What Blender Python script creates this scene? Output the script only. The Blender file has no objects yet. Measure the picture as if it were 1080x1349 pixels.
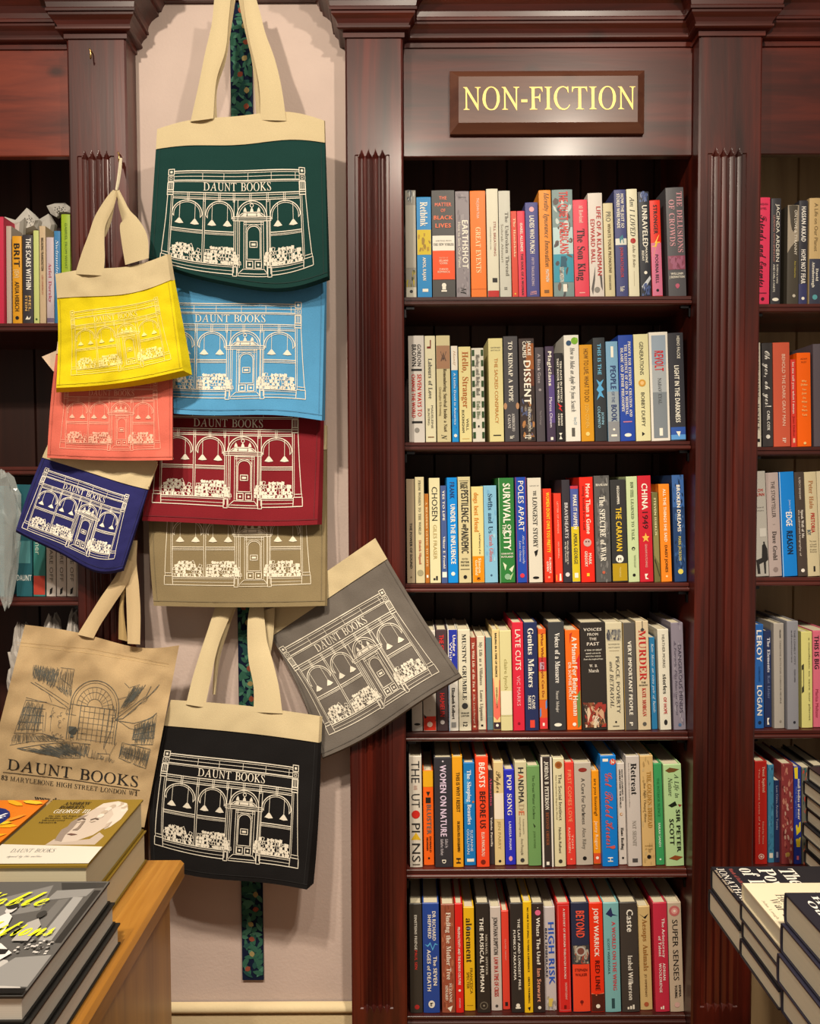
import bpy, math, random
from mathutils import Vector, Matrix, noise, geometry

# ------------------------------------------------------------------ camera, light, exposure
SC = bpy.context.scene
COL = SC.collection
FPX = 1010.0
CAM_Z = 1.62
PITCH = math.radians(2.0)
ROLL = math.radians(0.25)
cam_data = bpy.data.cameras.new('camera')
cam_data.sensor_fit = 'VERTICAL'
cam_data.sensor_height = 36.0
cam_data.sensor_width = 36.0 * 1080 / 1349
cam_data.lens = 36.0 * FPX / 1349.0
cam_data.clip_start = 0.02
cam = bpy.data.objects.new('camera', cam_data)
COL.objects.link(cam)
CROT = Matrix.Rotation(math.pi / 2 - PITCH, 3, 'X') @ Matrix.Rotation(-ROLL, 3, 'Z')
CPOS = Vector((0, 0, CAM_Z))
cam.matrix_world = Matrix.Translation(CPOS) @ CROT.to_4x4()
SC.camera = cam

world = bpy.data.worlds.new('shop_ambience')
SC.world = world
world.use_nodes = True
world.node_tree.nodes['Background'].inputs[0].default_value = (1.0, 0.86, 0.70, 1)
world.node_tree.nodes['Background'].inputs[1].default_value = 0.24


def ceiling_or_fill_spot(x, y, z, tx, ty, tz, watts, size=1.9, rad=0.035, blend=0.6):
    l = bpy.data.lights.new('ceiling_or_fill_spotlight', 'SPOT')
    l.energy = watts
    l.color = (1.0, 0.88, 0.72)
    l.spot_size = size
    l.spot_blend = blend
    l.shadow_soft_size = rad
    o = bpy.data.objects.new('ceiling_or_fill_spotlight', l)
    COL.objects.link(o)
    o.location = (x, y, z)
    o.rotation_euler = (Vector((tx, ty, tz)) - Vector((x, y, z))).to_track_quat('-Z', 'Y').to_euler()


ceiling_or_fill_spot(-0.80, 0.20, 3.00, -0.35, 1.72, 1.50, 70)
ceiling_or_fill_spot(0.65, 0.20, 3.00, 0.40, 1.72, 1.50, 54)
ceiling_or_fill_spot(0.00, 0.05, 3.00, 0.05, 1.72, 1.20, 34)
ceiling_or_fill_spot(-0.55, 0.32, 3.00, -0.35, 1.72, 0.50, 140, 0.95, 0.05, 1.0)  # added fill spot, aimed low to brighten the lower bags and wall
ceiling_or_fill_spot(0.50, 0.32, 3.00, 0.42, 1.72, 0.50, 155, 0.95, 0.05, 1.0)  # second added fill spot, lifts the dark lower shelves

SC.view_settings.view_transform = 'Standard'
SC.view_settings.look = 'None'
SC.view_settings.gamma = 1.0
SC.view_settings.use_curve_mapping = False
SC.view_settings.exposure = 0.08

# ------------------------------------------------------------------ helpers


def at(px, py, Y):
    """the point on the upright plane y = Y that the photograph shows at (px, py)"""
    d = CROT @ Vector(((px - 540.0) / FPX, -(py - 674.5) / FPX, -1.0))
    return CPOS + d * (Y / d.y)


def pxm(Y):
    return Y / FPX


def lin(h):
    h = h.lstrip('#')
    out = []
    for i in (0, 2, 4):
        c = int(h[i:i + 2], 16) / 255.0
        out.append(c / 12.92 if c <= 0.04045 else ((c + 0.055) / 1.055) ** 2.4)
    return (out[0], out[1], out[2], 1.0)


MATS = {}


def mat(hexc, kind='paper'):
    """procedural material: kind is paper, cloth, print, foil, metal, plastic"""
    key = (hexc, kind)
    if key in MATS:
        return MATS[key]
    m = bpy.data.materials.new(kind + '_' + hexc)
    m.use_nodes = True
    nt = m.node_tree
    b = nt.nodes['Principled BSDF']
    c = lin(hexc)
    b.inputs['Base Color'].default_value = c
    if kind == 'paper':
        b.inputs['Roughness'].default_value = 0.42
        b.inputs['Specular IOR Level'].default_value = 0.35
    elif kind in ('cloth', 'strap'):
        b.inputs['Roughness'].default_value = 0.9
        b.inputs['Specular IOR Level'].default_value = 0.1
        tc = nt.nodes.new('ShaderNodeTexCoord')
        n1 = nt.nodes.new('ShaderNodeTexNoise')
        n1.inputs['Scale'].default_value = 500 if kind == 'cloth' else 700
        n1.inputs['Detail'].default_value = 3
        nt.links.new(tc.outputs['Object'], n1.inputs['Vector'])
        mx = nt.nodes.new('ShaderNodeMix')
        mx.data_type = 'RGBA'
        lo, hi = (0.86, 1.12) if kind == 'cloth' else (0.84, 1.10)
        mx.inputs[6].default_value = (c[0] * lo, c[1] * lo, c[2] * lo, 1)
        mx.inputs[7].default_value = (min(1, c[0] * hi), min(1, c[1] * hi), min(1, c[2] * hi), 1)
        nt.links.new(n1.outputs['Fac'], mx.inputs[0])
        nt.links.new(mx.outputs[2], b.inputs['Base Color'])
        bp = nt.nodes.new('ShaderNodeBump')
        bp.inputs['Strength'].default_value = 0.35
        bp.inputs['Distance'].default_value = 0.0012
        nt.links.new(n1.outputs['Fac'], bp.inputs['Height'])
        nt.links.new(bp.outputs['Normal'], b.inputs['Normal'])
    elif kind == 'seam':
        b.inputs['Base Color'].default_value = (c[0] * .74, c[1] * .74, c[2] * .74, 1)
        b.inputs['Roughness'].default_value = 0.9
    elif kind == 'print':
        b.inputs['Roughness'].default_value = 0.75
        b.inputs['Specular IOR Level'].default_value = 0.1
    elif kind == 'foil':
        b.inputs['Roughness'].default_value = 0.45
        b.inputs['Metallic'].default_value = 0.25
    elif kind == 'metal':
        b.inputs['Roughness'].default_value = 0.3
        b.inputs['Metallic'].default_value = 1.0
    elif kind == 'plastic':
        b.inputs['Roughness'].default_value = 0.12
        b.inputs['Alpha'].default_value = 0.3
    elif kind == 'pages':
        b.inputs['Roughness'].default_value = 0.85
        b.inputs['Specular IOR Level'].default_value = 0.1
        tc = nt.nodes.new('ShaderNodeTexCoord')
        mp = nt.nodes.new('ShaderNodeMapping')
        mp.inputs['Scale'].default_value = (1500, 3, 3)
        n1 = nt.nodes.new('ShaderNodeTexNoise')
        n1.inputs['Scale'].default_value = 1.0
        nt.links.new(tc.outputs['Object'], mp.inputs[0])
        nt.links.new(mp.outputs[0], n1.inputs['Vector'])
        mx = nt.nodes.new('ShaderNodeMix')
        mx.data_type = 'RGBA'
        mx.inputs[6].default_value = (c[0] * .8, c[1] * .8, c[2] * .78, 1)
        mx.inputs[7].default_value = c
        nt.links.new(n1.outputs['Fac'], mx.inputs[0])
        nt.links.new(mx.outputs[2], b.inputs['Base Color'])
    MATS[key] = m
    return m


def wood(name, dark, mid, light, scale, rough=0.32, knots=0.0, coat=0.25):
    m = bpy.data.materials.new(name)
    m.use_nodes = True
    nt = m.node_tree
    b = nt.nodes['Principled BSDF']
    tc = nt.nodes.new('ShaderNodeTexCoord')
    mp = nt.nodes.new('ShaderNodeMapping')
    mp.inputs['Scale'].default_value = scale
    n1 = nt.nodes.new('ShaderNodeTexNoise')
    n1.inputs['Scale'].default_value = 1.0
    n1.inputs['Detail'].default_value = 6
    n1.inputs['Roughness'].default_value = 0.6
    n1.inputs['Distortion'].default_value = 0.5
    nt.links.new(tc.outputs['Object'], mp.inputs[0])
    nt.links.new(mp.outputs[0], n1.inputs['Vector'])
    cr = nt.nodes.new('ShaderNodeValToRGB')
    e = cr.color_ramp.elements
    e[0].position, e[0].color = 0.28, lin(dark)
    e[1].position, e[1].color = 0.72, lin(light)
    e.new(0.5).color = lin(mid)
    nt.links.new(n1.outputs['Fac'], cr.inputs[0])
    col = cr.outputs[0]
    if knots:
        vo = nt.nodes.new('ShaderNodeTexVoronoi')
        vo.inputs['Scale'].default_value = 6.5
        mp2 = nt.nodes.new('ShaderNodeMapping')
        mp2.inputs['Scale'].default_value = (1.0, 1.0, 1.6)
        nt.links.new(tc.outputs['Object'], mp2.inputs[0])
        nt.links.new(mp2.outputs[0], vo.inputs['Vector'])
        c2 = nt.nodes.new('ShaderNodeValToRGB')
        c2.color_ramp.elements[0].position = 0.05
        c2.color_ramp.elements[0].color = (knots, knots, knots, 1)
        c2.color_ramp.elements[1].position = 0.17
        c2.color_ramp.elements[1].color = (0, 0, 0, 1)
        nt.links.new(vo.outputs['Distance'], c2.inputs[0])
        mx = nt.nodes.new('ShaderNodeMix')
        mx.data_type = 'RGBA'
        mx.inputs[7].default_value = lin('1c0c0a')
        nt.links.new(c2.outputs[0], mx.inputs[0])
        nt.links.new(col, mx.inputs[6])
        col = mx.outputs[2]
    nt.links.new(col, b.inputs['Base Color'])
    b.inputs['Roughness'].default_value = rough
    b.inputs['Coat Weight'].default_value = coat
    b.inputs['Coat Roughness'].default_value = 0.2
    bp = nt.nodes.new('ShaderNodeBump')
    bp.inputs['Strength'].default_value = 0.12
    bp.inputs['Distance'].default_value = 0.002
    nt.links.new(n1.outputs['Fac'], bp.inputs['Height'])
    nt.links.new(bp.outputs['Normal'], b.inputs['Normal'])
    return m


class MB:
    """collects faces with materials, then links them as ONE mesh object"""

    def __init__(self):
        self.v, self.f, self.m, self.mats, self.sm = [], [], [], [], []

    def slot(self, m):
        if m not in self.mats:
            self.mats.append(m)
        return self.mats.index(m)

    def face(self, pts, m, smooth=False):
        i = len(self.v)
        self.v.extend([tuple(p) for p in pts])
        self.f.append(tuple(range(i, i + len(pts))))
        self.m.append(self.slot(m))
        self.sm.append(smooth)

    def grid(self, rows, m, smooth=True, flip=False):
        i = len(self.v)
        n = len(rows[0])
        for r in rows:
            self.v.extend([tuple(p) for p in r])
        s = self.slot(m)
        for a in range(len(rows) - 1):
            for b in range(n - 1):
                q = (i + a * n + b, i + a * n + b + 1, i + (a + 1) * n + b + 1, i + (a + 1) * n + b)
                self.f.append(q[::-1] if flip else q)
                self.m.append(s)
                self.sm.append(smooth)

    def tris(self, pts, tri, m):
        i = len(self.v)
        self.v.extend([tuple(p) for p in pts])
        s = self.slot(m)
        for t in tri:
            self.f.append(tuple(i + k for k in t))
            self.m.append(s)
            self.sm.append(False)

    def box(self, x0, x1, y0, y1, z0, z1, m, bev=0.0):
        if bev <= 0:
            p = [(x, y, z) for z in (z0, z1) for y in (y0, y1) for x in (x0, x1)]
            i = len(self.v)
            self.v.extend(p)
            s = self.slot(m)
            for q in ((0, 2, 3, 1), (4, 5, 7, 6), (0, 1, 5, 4), (2, 6, 7, 3), (0, 4, 6, 2), (1, 3, 7, 5)):
                self.f.append(tuple(i + k for k in q))
                self.m.append(s)
                self.sm.append(False)
            return
        r = bev
        ring = lambda a, z: [(x0 + a, y0 + r, z), (x0 + r, y0 + a, z), (x1 - r, y0 + a, z), (x1 - a, y0 + r, z),
                             (x1 - a, y1 - r, z), (x1 - r, y1 - a, z), (x0 + r, y1 - a, z), (x0 + a, y1 - r, z)]
        inn = lambda z: [(x0 + r, y0 + r, z), (x0 + r, y0 + r, z), (x1 - r, y0 + r, z), (x1 - r, y0 + r, z),
                         (x1 - r, y1 - r, z), (x1 - r, y1 - r, z), (x0 + r, y1 - r, z), (x0 + r, y1 - r, z)]
        a, b = ring(0, z0 + r), ring(0, z1 - r)
        bot = [(x0 + r, y0 + r, z0), (x1 - r, y0 + r, z0), (x1 - r, y1 - r, z0), (x0 + r, y1 - r, z0)]
        top = [(x, y, z1) for x, y, _ in bot]
        i = len(self.v)
        self.v.extend(a + b + bot + top)
        s = self.slot(m)
        fs = [(k, (k + 1) % 8, 8 + (k + 1) % 8, 8 + k) for k in range(8)]
        for k in range(4):
            fs.append((2 * k + 1, 16 + k, 16 + (k + 1) % 4, (2 * k + 2) % 8))
            fs.append((2 * k, 16 + k, 2 * k + 1))
            fs.append((8 + 2 * k + 1, 8 + (2 * k + 2) % 8, 20 + (k + 1) % 4, 20 + k))
            fs.append((8 + 2 * k, 8 + 2 * k + 1, 20 + k))
        fs.append((19, 18, 17, 16))
        fs.append((20, 21, 22, 23))
        for q in fs:
            self.f.append(tuple(i + k for k in q))
            self.m.append(s)
            self.sm.append(False)

    def tube(self, pts, r, m, n=8, cap=True):
        pts = [Vector(p) for p in pts]
        rows = []
        for k, p in enumerate(pts):
            t = (pts[min(k + 1, len(pts) - 1)] - pts[max(k - 1, 0)]).normalized()
            up = Vector((0, 1, 0)) if abs(t.y) < 0.9 else Vector((1, 0, 0))
            a = t.cross(up).normalized()
            b = t.cross(a)
            rr = r[k] if isinstance(r, (list, tuple)) else r
            rows.append([p + (a * math.cos(2 * math.pi * j / n) + b * math.sin(2 * math.pi * j / n)) * rr for j in range(n + 1)])
        self.grid(rows, m)
        if cap:
            self.face(rows[0][:-1], m)
            self.face(rows[-1][:-1][::-1], m)

    def build(self, name, parent=None, loc=None, merge=False):
        me = bpy.data.meshes.new(name)
        off = Vector(loc) if loc is not None else None
        vs = self.v if off is None else [(x - off.x, y - off.y, z - off.z) for x, y, z in self.v]
        me.from_pydata(vs, [], self.f)
        for m in self.mats:
            me.materials.append(m)
        me.polygons.foreach_set('material_index', self.m)
        me.polygons.foreach_set('use_smooth', self.sm)
        me.update()
        o = bpy.data.objects.new(name, me)
        COL.objects.link(o)
        if parent is not None:
            o.parent = parent
        elif off is not None:
            o.location = off
        return o


def thing(name, label, cat, loc=(0, 0, 0), group=None):
    o = bpy.data.objects.new(name, None)
    o.empty_display_size = 0.05
    COL.objects.link(o)
    o.location = loc
    o['label'] = label
    o['category'] = cat
    if group:
        o['group'] = group
    return o


def tag(o, label, cat, group=None):
    o['label'] = label
    o['category'] = cat
    if group:
        o['group'] = group
    return o


def struct_(o):
    o['kind'] = 'structure'
    return o


def part(mb, name, root):
    """a part whose faces were collected in world coordinates, parented to its thing"""
    return mb.build(name, root, root.location)


# ------------------------------------------------------------------ lettering: outlines of plain alphabets, in thousandths of the letter body
# each letter: advance, then per loop its number of points and their x, y
LETTERS = {
    'E': {
        '!': [45,4,18,34,14,120,32,120,27,34,8,18,-2,13,4,13,14,18,20,26,20,32,14,32,4,26,-2],
        ',': [45,5,7,-22,15,19,31,19,32,18,18,-22],
        '-': [54,4,7,38,7,52,47,52,47,38],
        '.': [45,8,18,-2,13,4,13,14,18,20,26,20,32,14,32,4,26,-2],
        '1': [94,16,16,0,16,9,34,9,38,15,38,104,22,88,13,87,8,94,7,99,25,106,45,121,63,121,65,12,72,9,86,9,86,0],
        '3': [94,47,29,-1,13,4,6,13,6,24,14,31,19,32,20,22,25,15,31,11,45,11,54,15,60,26,59,43,54,51,45,55,24,57,24,67,44,69,51,74,55,82,55,100,53,106,48,110,37,110,31,103,28,85,12,89,7,94,6,100,8,108,15,115,27,120,43,122,59,120,72,114,79,106,82,94,80,84,75,75,66,69,56,64,76,56,85,43,85,25,78,11,65,3,49,-1],
        '8': [94,30,46,-2,33,-1,23,3,15,8,9,14,5,31,7,40,12,48,30,61,14,74,10,82,10,99,18,112,25,117,35,120,48,122,63,119,75,113,81,104,84,92,82,83,77,76,61,65,74,58,82,50,87,41,89,32,86,18,77,7,64,1,10,51,71,60,79,62,97,55,109,47,112,41,110,36,106,33,93,34,85,43,75,13,47,8,54,9,60,14,64,20,65,29,64,36,60,43,41,54,31,44,28,30,29,21,33,14,39,9],
        '?': [73,18,24,34,26,54,53,83,54,92,53,99,49,104,43,108,26,108,7,102,2,113,25,121,49,120,60,114,66,104,68,85,59,70,38,48,35,34,8,26,-2,20,4,20,14,26,20,34,20,40,14,40,4,34,-2],
        'A': [109,19,-2,0,-2,5,6,8,12,19,52,117,56,116,103,9,111,5,111,0,57,0,57,5,67,6,71,11,63,33,26,33,19,12,22,6,32,5,32,0,3,28,40,60,40,44,80],
        'B': [111,19,4,0,4,4,16,8,19,20,17,103,13,108,4,110,4,114,55,114,88,107,99,88,92,71,72,62,96,51,105,33,102,19,93,9,79,2,59,0,9,46,63,58,64,66,68,70,75,70,96,67,103,62,107,49,108,46,103,10,65,8,71,12,74,20,75,32,74,44,69,52,61,56,46,58,46,11,51,7],
        'C': [117,33,64,-3,48,-1,34,5,23,14,14,26,8,41,7,57,8,73,14,88,23,100,35,109,49,114,65,116,77,115,97,109,102,111,105,116,109,116,109,77,105,77,98,91,89,102,78,109,66,111,44,97,36,57,44,19,70,6,80,7,99,18,107,27,112,22,91,4],
        'D': [124,15,5,0,5,4,16,7,18,19,18,102,15,107,4,110,4,114,55,114,82,110,101,99,113,81,117,57,102,14,57,0,11,56,6,70,9,80,19,86,35,88,57,80,96,56,108,47,106,46,96,46,12,50,7],
        'E': [110,35,4,0,4,4,16,7,19,19,18,101,16,106,4,110,4,114,100,114,100,80,96,80,92,93,85,102,74,106,48,106,46,97,46,61,58,63,65,67,69,75,72,86,76,86,76,30,72,30,68,45,60,53,46,56,46,12,52,7,69,8,86,13,98,26,103,36,107,36,101,0],
        'F': [101,31,4,0,4,4,16,8,19,21,18,101,15,106,4,110,4,114,98,114,98,80,94,80,89,96,77,105,48,107,46,100,46,62,57,63,64,68,68,75,71,87,76,87,76,30,71,30,69,42,64,50,57,54,46,56,47,11,52,6,64,4,64,0],
        'G': [127,41,67,-3,50,-1,35,5,23,14,14,26,9,40,7,57,9,74,14,88,23,100,35,109,49,114,64,116,78,115,99,109,105,116,109,116,109,77,105,77,96,95,82,107,67,111,44,97,36,57,39,34,45,17,55,7,69,3,77,4,82,7,86,18,85,39,82,43,69,46,69,50,125,50,125,46,114,43,111,32,111,7,89,0],
        'H': [131,36,4,0,4,4,16,8,19,20,18,102,16,106,4,110,4,114,60,114,60,110,48,106,46,95,46,63,85,63,84,104,80,108,71,110,71,114,127,114,127,110,115,106,112,95,113,13,115,8,127,4,127,0,71,0,71,4,82,8,85,20,85,55,46,55,46,13,49,8,60,4,60,0],
        'I': [65,16,3,0,3,4,15,8,19,19,18,103,16,107,3,110,3,114,61,114,61,110,49,107,46,97,47,11,56,5,61,4,61,0],
        'J': [83,22,27,-16,13,-13,3,-6,-1,6,3,15,11,19,20,15,23,7,19,-5,21,-9,31,-9,36,-1,36,102,31,108,20,110,20,114,79,114,79,110,67,106,64,92,64,22,55,-7],
        'K': [128,36,4,0,4,4,16,8,19,20,18,102,16,106,4,110,4,114,61,114,61,110,49,106,46,95,46,58,85,100,87,105,84,108,73,110,73,114,121,114,121,110,104,105,86,90,68,71,122,6,130,4,130,0,70,0,70,4,83,7,82,12,50,53,46,50,46,13,49,8,61,4,61,0],
        'L': [107,20,4,0,4,4,16,8,19,20,18,102,16,106,4,110,4,114,62,114,62,110,49,107,46,95,46,12,50,8,70,8,86,14,98,28,102,39,107,39,100,0],
        'M': [158,31,4,0,4,4,15,8,19,20,18,104,9,109,4,110,4,114,46,114,79,36,112,114,154,114,154,110,143,106,140,95,141,11,145,6,154,4,154,0,99,0,99,4,111,8,114,21,114,100,72,0,67,0,26,97,27,12,30,7,42,4,42,0],
        'N': [123,24,101,-3,27,87,27,12,30,8,42,4,42,0,5,0,5,4,16,8,19,20,19,97,5,110,5,114,39,114,98,42,97,104,92,108,83,110,83,114,120,114,120,110,108,106,105,94,105,-3],
        'O': [131,16,53,-2,32,7,17,23,8,45,8,69,17,90,32,107,54,115,78,115,99,107,115,91,123,69,123,45,115,23,99,7,77,-2,12,66,3,88,16,95,57,93,80,87,97,77,107,65,111,43,97,36,57,38,34,44,17,54,6],
        'P': [104,21,4,0,4,4,16,8,19,20,18,102,16,106,4,110,4,114,72,113,84,110,97,99,101,92,102,83,100,70,92,60,79,54,46,51,46,13,49,8,60,4,60,0,9,46,57,61,59,68,63,72,71,72,94,69,102,63,106,50,107,46,103],
        'R': [118,25,4,0,4,4,16,8,19,20,18,102,16,106,4,110,4,114,54,114,76,112,92,106,101,97,104,84,98,66,79,56,113,6,120,4,120,0,85,0,50,53,46,53,46,13,49,8,60,4,60,0,9,46,58,62,60,70,65,74,72,76,84,71,102,56,108,47,106,46,96],
        'S': [98,44,11,-3,11,39,16,39,21,24,28,12,37,6,49,4,58,5,64,9,68,15,70,22,66,32,56,40,28,55,19,63,14,72,12,83,17,101,29,112,51,116,75,111,78,112,80,117,85,117,85,80,81,80,73,96,62,107,49,111,41,110,35,107,31,101,31,89,40,80,79,58,87,47,90,33,89,23,85,14,79,7,70,2,60,-1,17,2,15,-3],
        'T': [106,20,23,0,23,4,36,8,39,20,39,108,25,106,16,101,10,92,7,79,3,79,3,114,103,114,103,79,98,79,89,101,66,108,67,12,69,8,82,4,82,0],
        'U': [123,31,62,-3,42,-1,29,7,21,20,18,39,18,102,15,106,4,110,4,114,60,114,60,110,48,106,45,95,47,22,51,13,58,7,69,6,91,14,98,40,97,101,95,106,82,110,82,114,119,114,119,110,108,105,106,95,106,45,103,23,95,8,81,0],
        'V': [107,18,53,-3,6,105,-4,110,-4,114,53,114,53,110,42,108,38,102,65,36,89,102,85,108,75,110,75,114,110,114,110,110,102,107,96,96,57,-3],
        'W': [153,30,43,-3,4,107,-4,110,-4,114,45,114,45,110,37,108,35,103,56,38,75,88,69,105,63,109,57,110,57,114,110,114,110,110,101,108,99,100,119,41,137,102,134,108,126,110,126,114,156,114,156,110,149,105,111,-3,107,-3,79,77,48,-3],
        'X': [118,37,3,0,3,4,13,7,22,17,48,52,12,106,4,110,4,114,61,114,61,110,50,108,48,104,66,72,84,99,85,103,82,108,73,110,73,114,115,114,114,110,101,106,89,93,70,66,109,7,116,4,116,0,60,0,61,4,70,6,73,10,69,20,52,46,32,16,31,11,34,6,43,4,43,0],
        'Y': [106,26,25,0,25,4,37,8,40,20,40,45,7,104,-3,109,-3,114,52,114,52,109,40,106,41,98,62,56,86,97,87,102,84,108,74,109,74,114,110,114,110,109,99,103,67,51,68,13,70,8,82,4,82,0],
        'Z': [110,17,5,0,5,3,69,107,35,105,24,96,15,79,11,79,14,114,102,114,102,111,38,7,75,9,87,15,96,26,102,41,106,41,102,0],
        'a': [86,33,64,-3,54,0,50,9,38,1,24,-2,16,-1,10,3,6,9,5,16,8,26,16,34,30,41,50,48,49,66,43,73,29,73,27,67,31,58,27,50,19,48,11,51,8,59,12,70,24,77,40,80,56,78,66,73,71,65,73,53,75,9,80,10,82,7,73,0,6,40,9,50,16,50,42,35,35,30,21,32,12],
        'b': [90,20,11,-3,9,107,2,110,2,114,35,114,35,70,44,77,55,80,64,78,77,69,84,52,84,29,81,19,75,10,67,3,58,-1,48,-3,37,0,26,7,13,-3,11,46,4,53,6,58,12,61,40,58,63,53,68,42,69,36,64,35,60,35,17,37,7],
        'c': [73,30,39,-3,30,-1,22,3,9,17,5,37,6,49,10,59,16,68,24,74,33,78,44,80,54,78,63,75,68,69,69,57,63,52,59,51,52,54,48,73,42,74,32,67,28,47,30,31,34,19,42,12,51,10,60,12,68,18,71,15,57,2],
        'd': [93,23,35,-3,27,-1,19,3,9,17,5,37,9,59,14,68,20,74,28,78,36,80,47,77,56,70,55,105,49,109,44,110,44,114,80,114,81,10,88,7,88,3,56,-3,56,10,47,1,11,47,8,54,14,56,19,56,60,52,67,43,70,37,68,33,62,29,38,32,15,37,9],
        'e': [75,22,38,-3,29,-1,21,3,14,9,9,17,5,39,6,50,15,68,22,74,30,78,39,80,52,77,62,70,69,59,71,41,29,41,35,18,50,11,59,13,67,21,71,18,57,3,6,29,48,50,48,48,69,45,73,40,74,32,68],
        'f': [53,29,4,0,4,4,12,9,13,69,4,69,4,78,13,78,15,100,21,109,31,114,43,116,53,115,60,111,64,106,65,95,60,90,52,89,47,94,49,108,45,111,38,107,37,78,51,78,51,69,37,69,38,10,39,6,50,4,50,0],
        'g': [82,34,36,-35,22,-34,12,-30,6,-25,4,-19,7,-11,17,-6,9,0,6,8,11,18,26,28,11,38,6,53,10,67,22,76,39,80,58,76,79,76,79,67,67,67,71,59,72,44,64,33,51,26,31,25,26,21,25,18,28,14,65,10,76,3,79,-9,76,-20,68,-28,55,-33,12,39,31,44,32,48,36,49,62,48,69,44,73,39,74,34,73,31,69,29,53,31,36,34,32,8,40,-29,59,-26,66,-16,62,-10,24,-9,20,-13,18,-18,24,-26],
        'h': [95,27,5,0,5,4,11,6,13,14,11,107,5,110,5,114,37,114,37,67,48,76,61,80,77,73,83,53,84,6,91,4,91,0,51,0,52,4,57,7,59,14,57,64,51,68,43,66,37,59,39,6,45,4,45,0],
        'i': [50,8,20,91,13,98,13,108,20,115,30,115,37,108,37,98,30,91,11,5,0,5,4,11,6,13,14,12,71,5,73,5,78,37,78,39,7,45,4,45,0],
        'j': [52,8,22,92,15,98,15,108,22,115,31,115,38,108,38,99,31,92,20,3,-35,-7,-30,-13,-22,-13,-13,-8,-8,0,-8,6,-13,3,-26,4,-28,12,-28,16,-20,15,68,11,73,6,74,6,78,40,78,40,-5,38,-18,32,-28,22,-33],
        'k': [90,30,4,0,4,4,11,6,13,14,12,107,5,110,5,114,37,114,37,42,60,66,61,70,59,72,51,73,51,78,86,78,86,73,77,71,56,52,90,5,94,4,94,0,53,0,53,4,58,5,58,12,41,37,37,34,39,7,45,4,45,0],
        'l': [50,11,5,0,5,4,11,6,13,14,12,107,5,110,5,114,37,114,39,7,45,4,45,0],
        'm': [139,42,5,0,5,4,11,6,13,14,11,71,5,74,5,78,37,78,37,66,47,76,59,80,73,76,80,65,91,76,104,80,121,73,126,53,128,6,134,4,134,0,94,0,94,4,101,7,102,14,101,64,94,68,87,66,81,59,83,7,89,4,89,0,50,0,50,4,56,7,58,14,56,64,50,68,43,66,37,59,38,7,44,4,44,0],
        'n': [95,27,5,0,5,4,11,6,13,14,11,71,5,74,5,78,37,78,37,67,48,76,61,80,77,73,83,53,84,6,91,4,91,0,51,0,52,4,57,7,59,14,57,64,51,68,43,66,37,59,39,6,45,4,45,0],
        'o': [84,22,42,-3,32,-1,23,3,15,9,9,18,6,27,6,50,9,60,15,68,23,74,32,78,42,80,52,78,61,74,69,68,74,60,78,50,78,27,74,17,69,9,61,3,52,-1,11,42,3,48,5,53,14,54,57,52,68,48,73,42,75,36,73,32,68,31,14,36,5],
        'p': [93,24,4,-35,4,-31,12,-28,13,-16,12,71,5,74,5,78,36,78,36,66,45,76,58,80,66,78,73,75,84,60,87,40,84,18,73,3,65,-1,57,-3,46,0,37,8,39,-28,49,-31,49,-35,11,49,7,55,9,60,15,63,39,60,62,56,68,50,70,43,67,37,59,37,17,42,10],
        'q': [91,23,44,-35,44,-31,53,-28,56,-21,56,7,47,0,35,-2,27,-1,14,8,6,25,6,48,10,59,16,67,23,74,32,78,42,80,54,77,64,70,77,80,80,80,82,-28,88,-31,88,-35,10,48,8,55,13,56,60,53,70,45,74,38,72,33,65,29,39,33,15,37,9],
        'r': [72,22,5,0,5,4,11,6,13,14,12,71,5,73,5,78,36,78,36,63,47,75,58,80,69,76,72,66,70,59,62,56,47,65,40,60,37,48,38,9,43,5,49,4,49,0],
        's': [72,35,38,-3,18,2,13,-2,9,-2,9,26,13,26,17,17,22,10,28,5,41,4,47,10,48,15,46,21,19,37,10,48,9,55,11,65,16,73,24,78,56,77,58,80,61,80,61,55,57,55,49,69,37,74,29,71,26,65,29,58,55,43,63,32,64,24,62,13,57,5,49,-1],
        't': [57,19,31,-2,22,-1,16,3,13,9,12,70,5,70,5,75,32,106,36,106,36,78,52,78,52,70,36,70,37,13,42,10,47,12,52,19,56,16,46,2],
        'u': [94,24,23,-1,16,4,13,13,10,71,3,74,3,78,35,78,36,15,40,10,51,11,57,16,57,67,52,73,47,74,47,78,81,78,81,13,86,8,90,7,90,3,57,-3,57,10,47,1,40,-2],
        'v': [77,17,36,-3,6,70,-1,73,-1,78,41,78,41,74,34,72,33,67,46,31,60,68,58,72,51,74,51,78,76,78,76,74,69,70,40,-3],
        'w': [109,28,31,-3,0,73,-3,73,-3,78,35,78,35,73,29,71,30,63,42,32,53,59,47,72,42,74,42,78,81,78,81,73,76,72,74,65,84,35,96,71,89,74,89,78,111,78,111,74,105,68,76,-3,72,-3,56,49,35,-3],
        'x': [80,32,1,0,1,4,9,7,31,34,6,71,1,73,1,78,42,78,42,74,37,73,36,68,46,51,59,70,54,73,50,74,50,78,78,78,78,74,71,71,50,46,77,4,80,4,80,0,39,0,39,4,46,6,43,15,34,29,21,9,23,5,29,4,29,0],
        'y': [75,26,7,-34,-1,-27,-1,-17,5,-11,13,-11,18,-15,19,-24,25,-23,35,-1,4,72,-1,73,-1,78,40,78,40,73,33,71,33,64,46,30,59,71,51,73,51,78,75,78,75,73,69,70,32,-24,24,-33,19,-34],
        'z': [73,17,3,0,3,4,42,72,24,71,18,68,11,54,7,54,8,78,69,78,69,73,31,6,48,7,56,11,61,17,65,27,69,27,67,0],
    },
    'R': {
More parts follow.
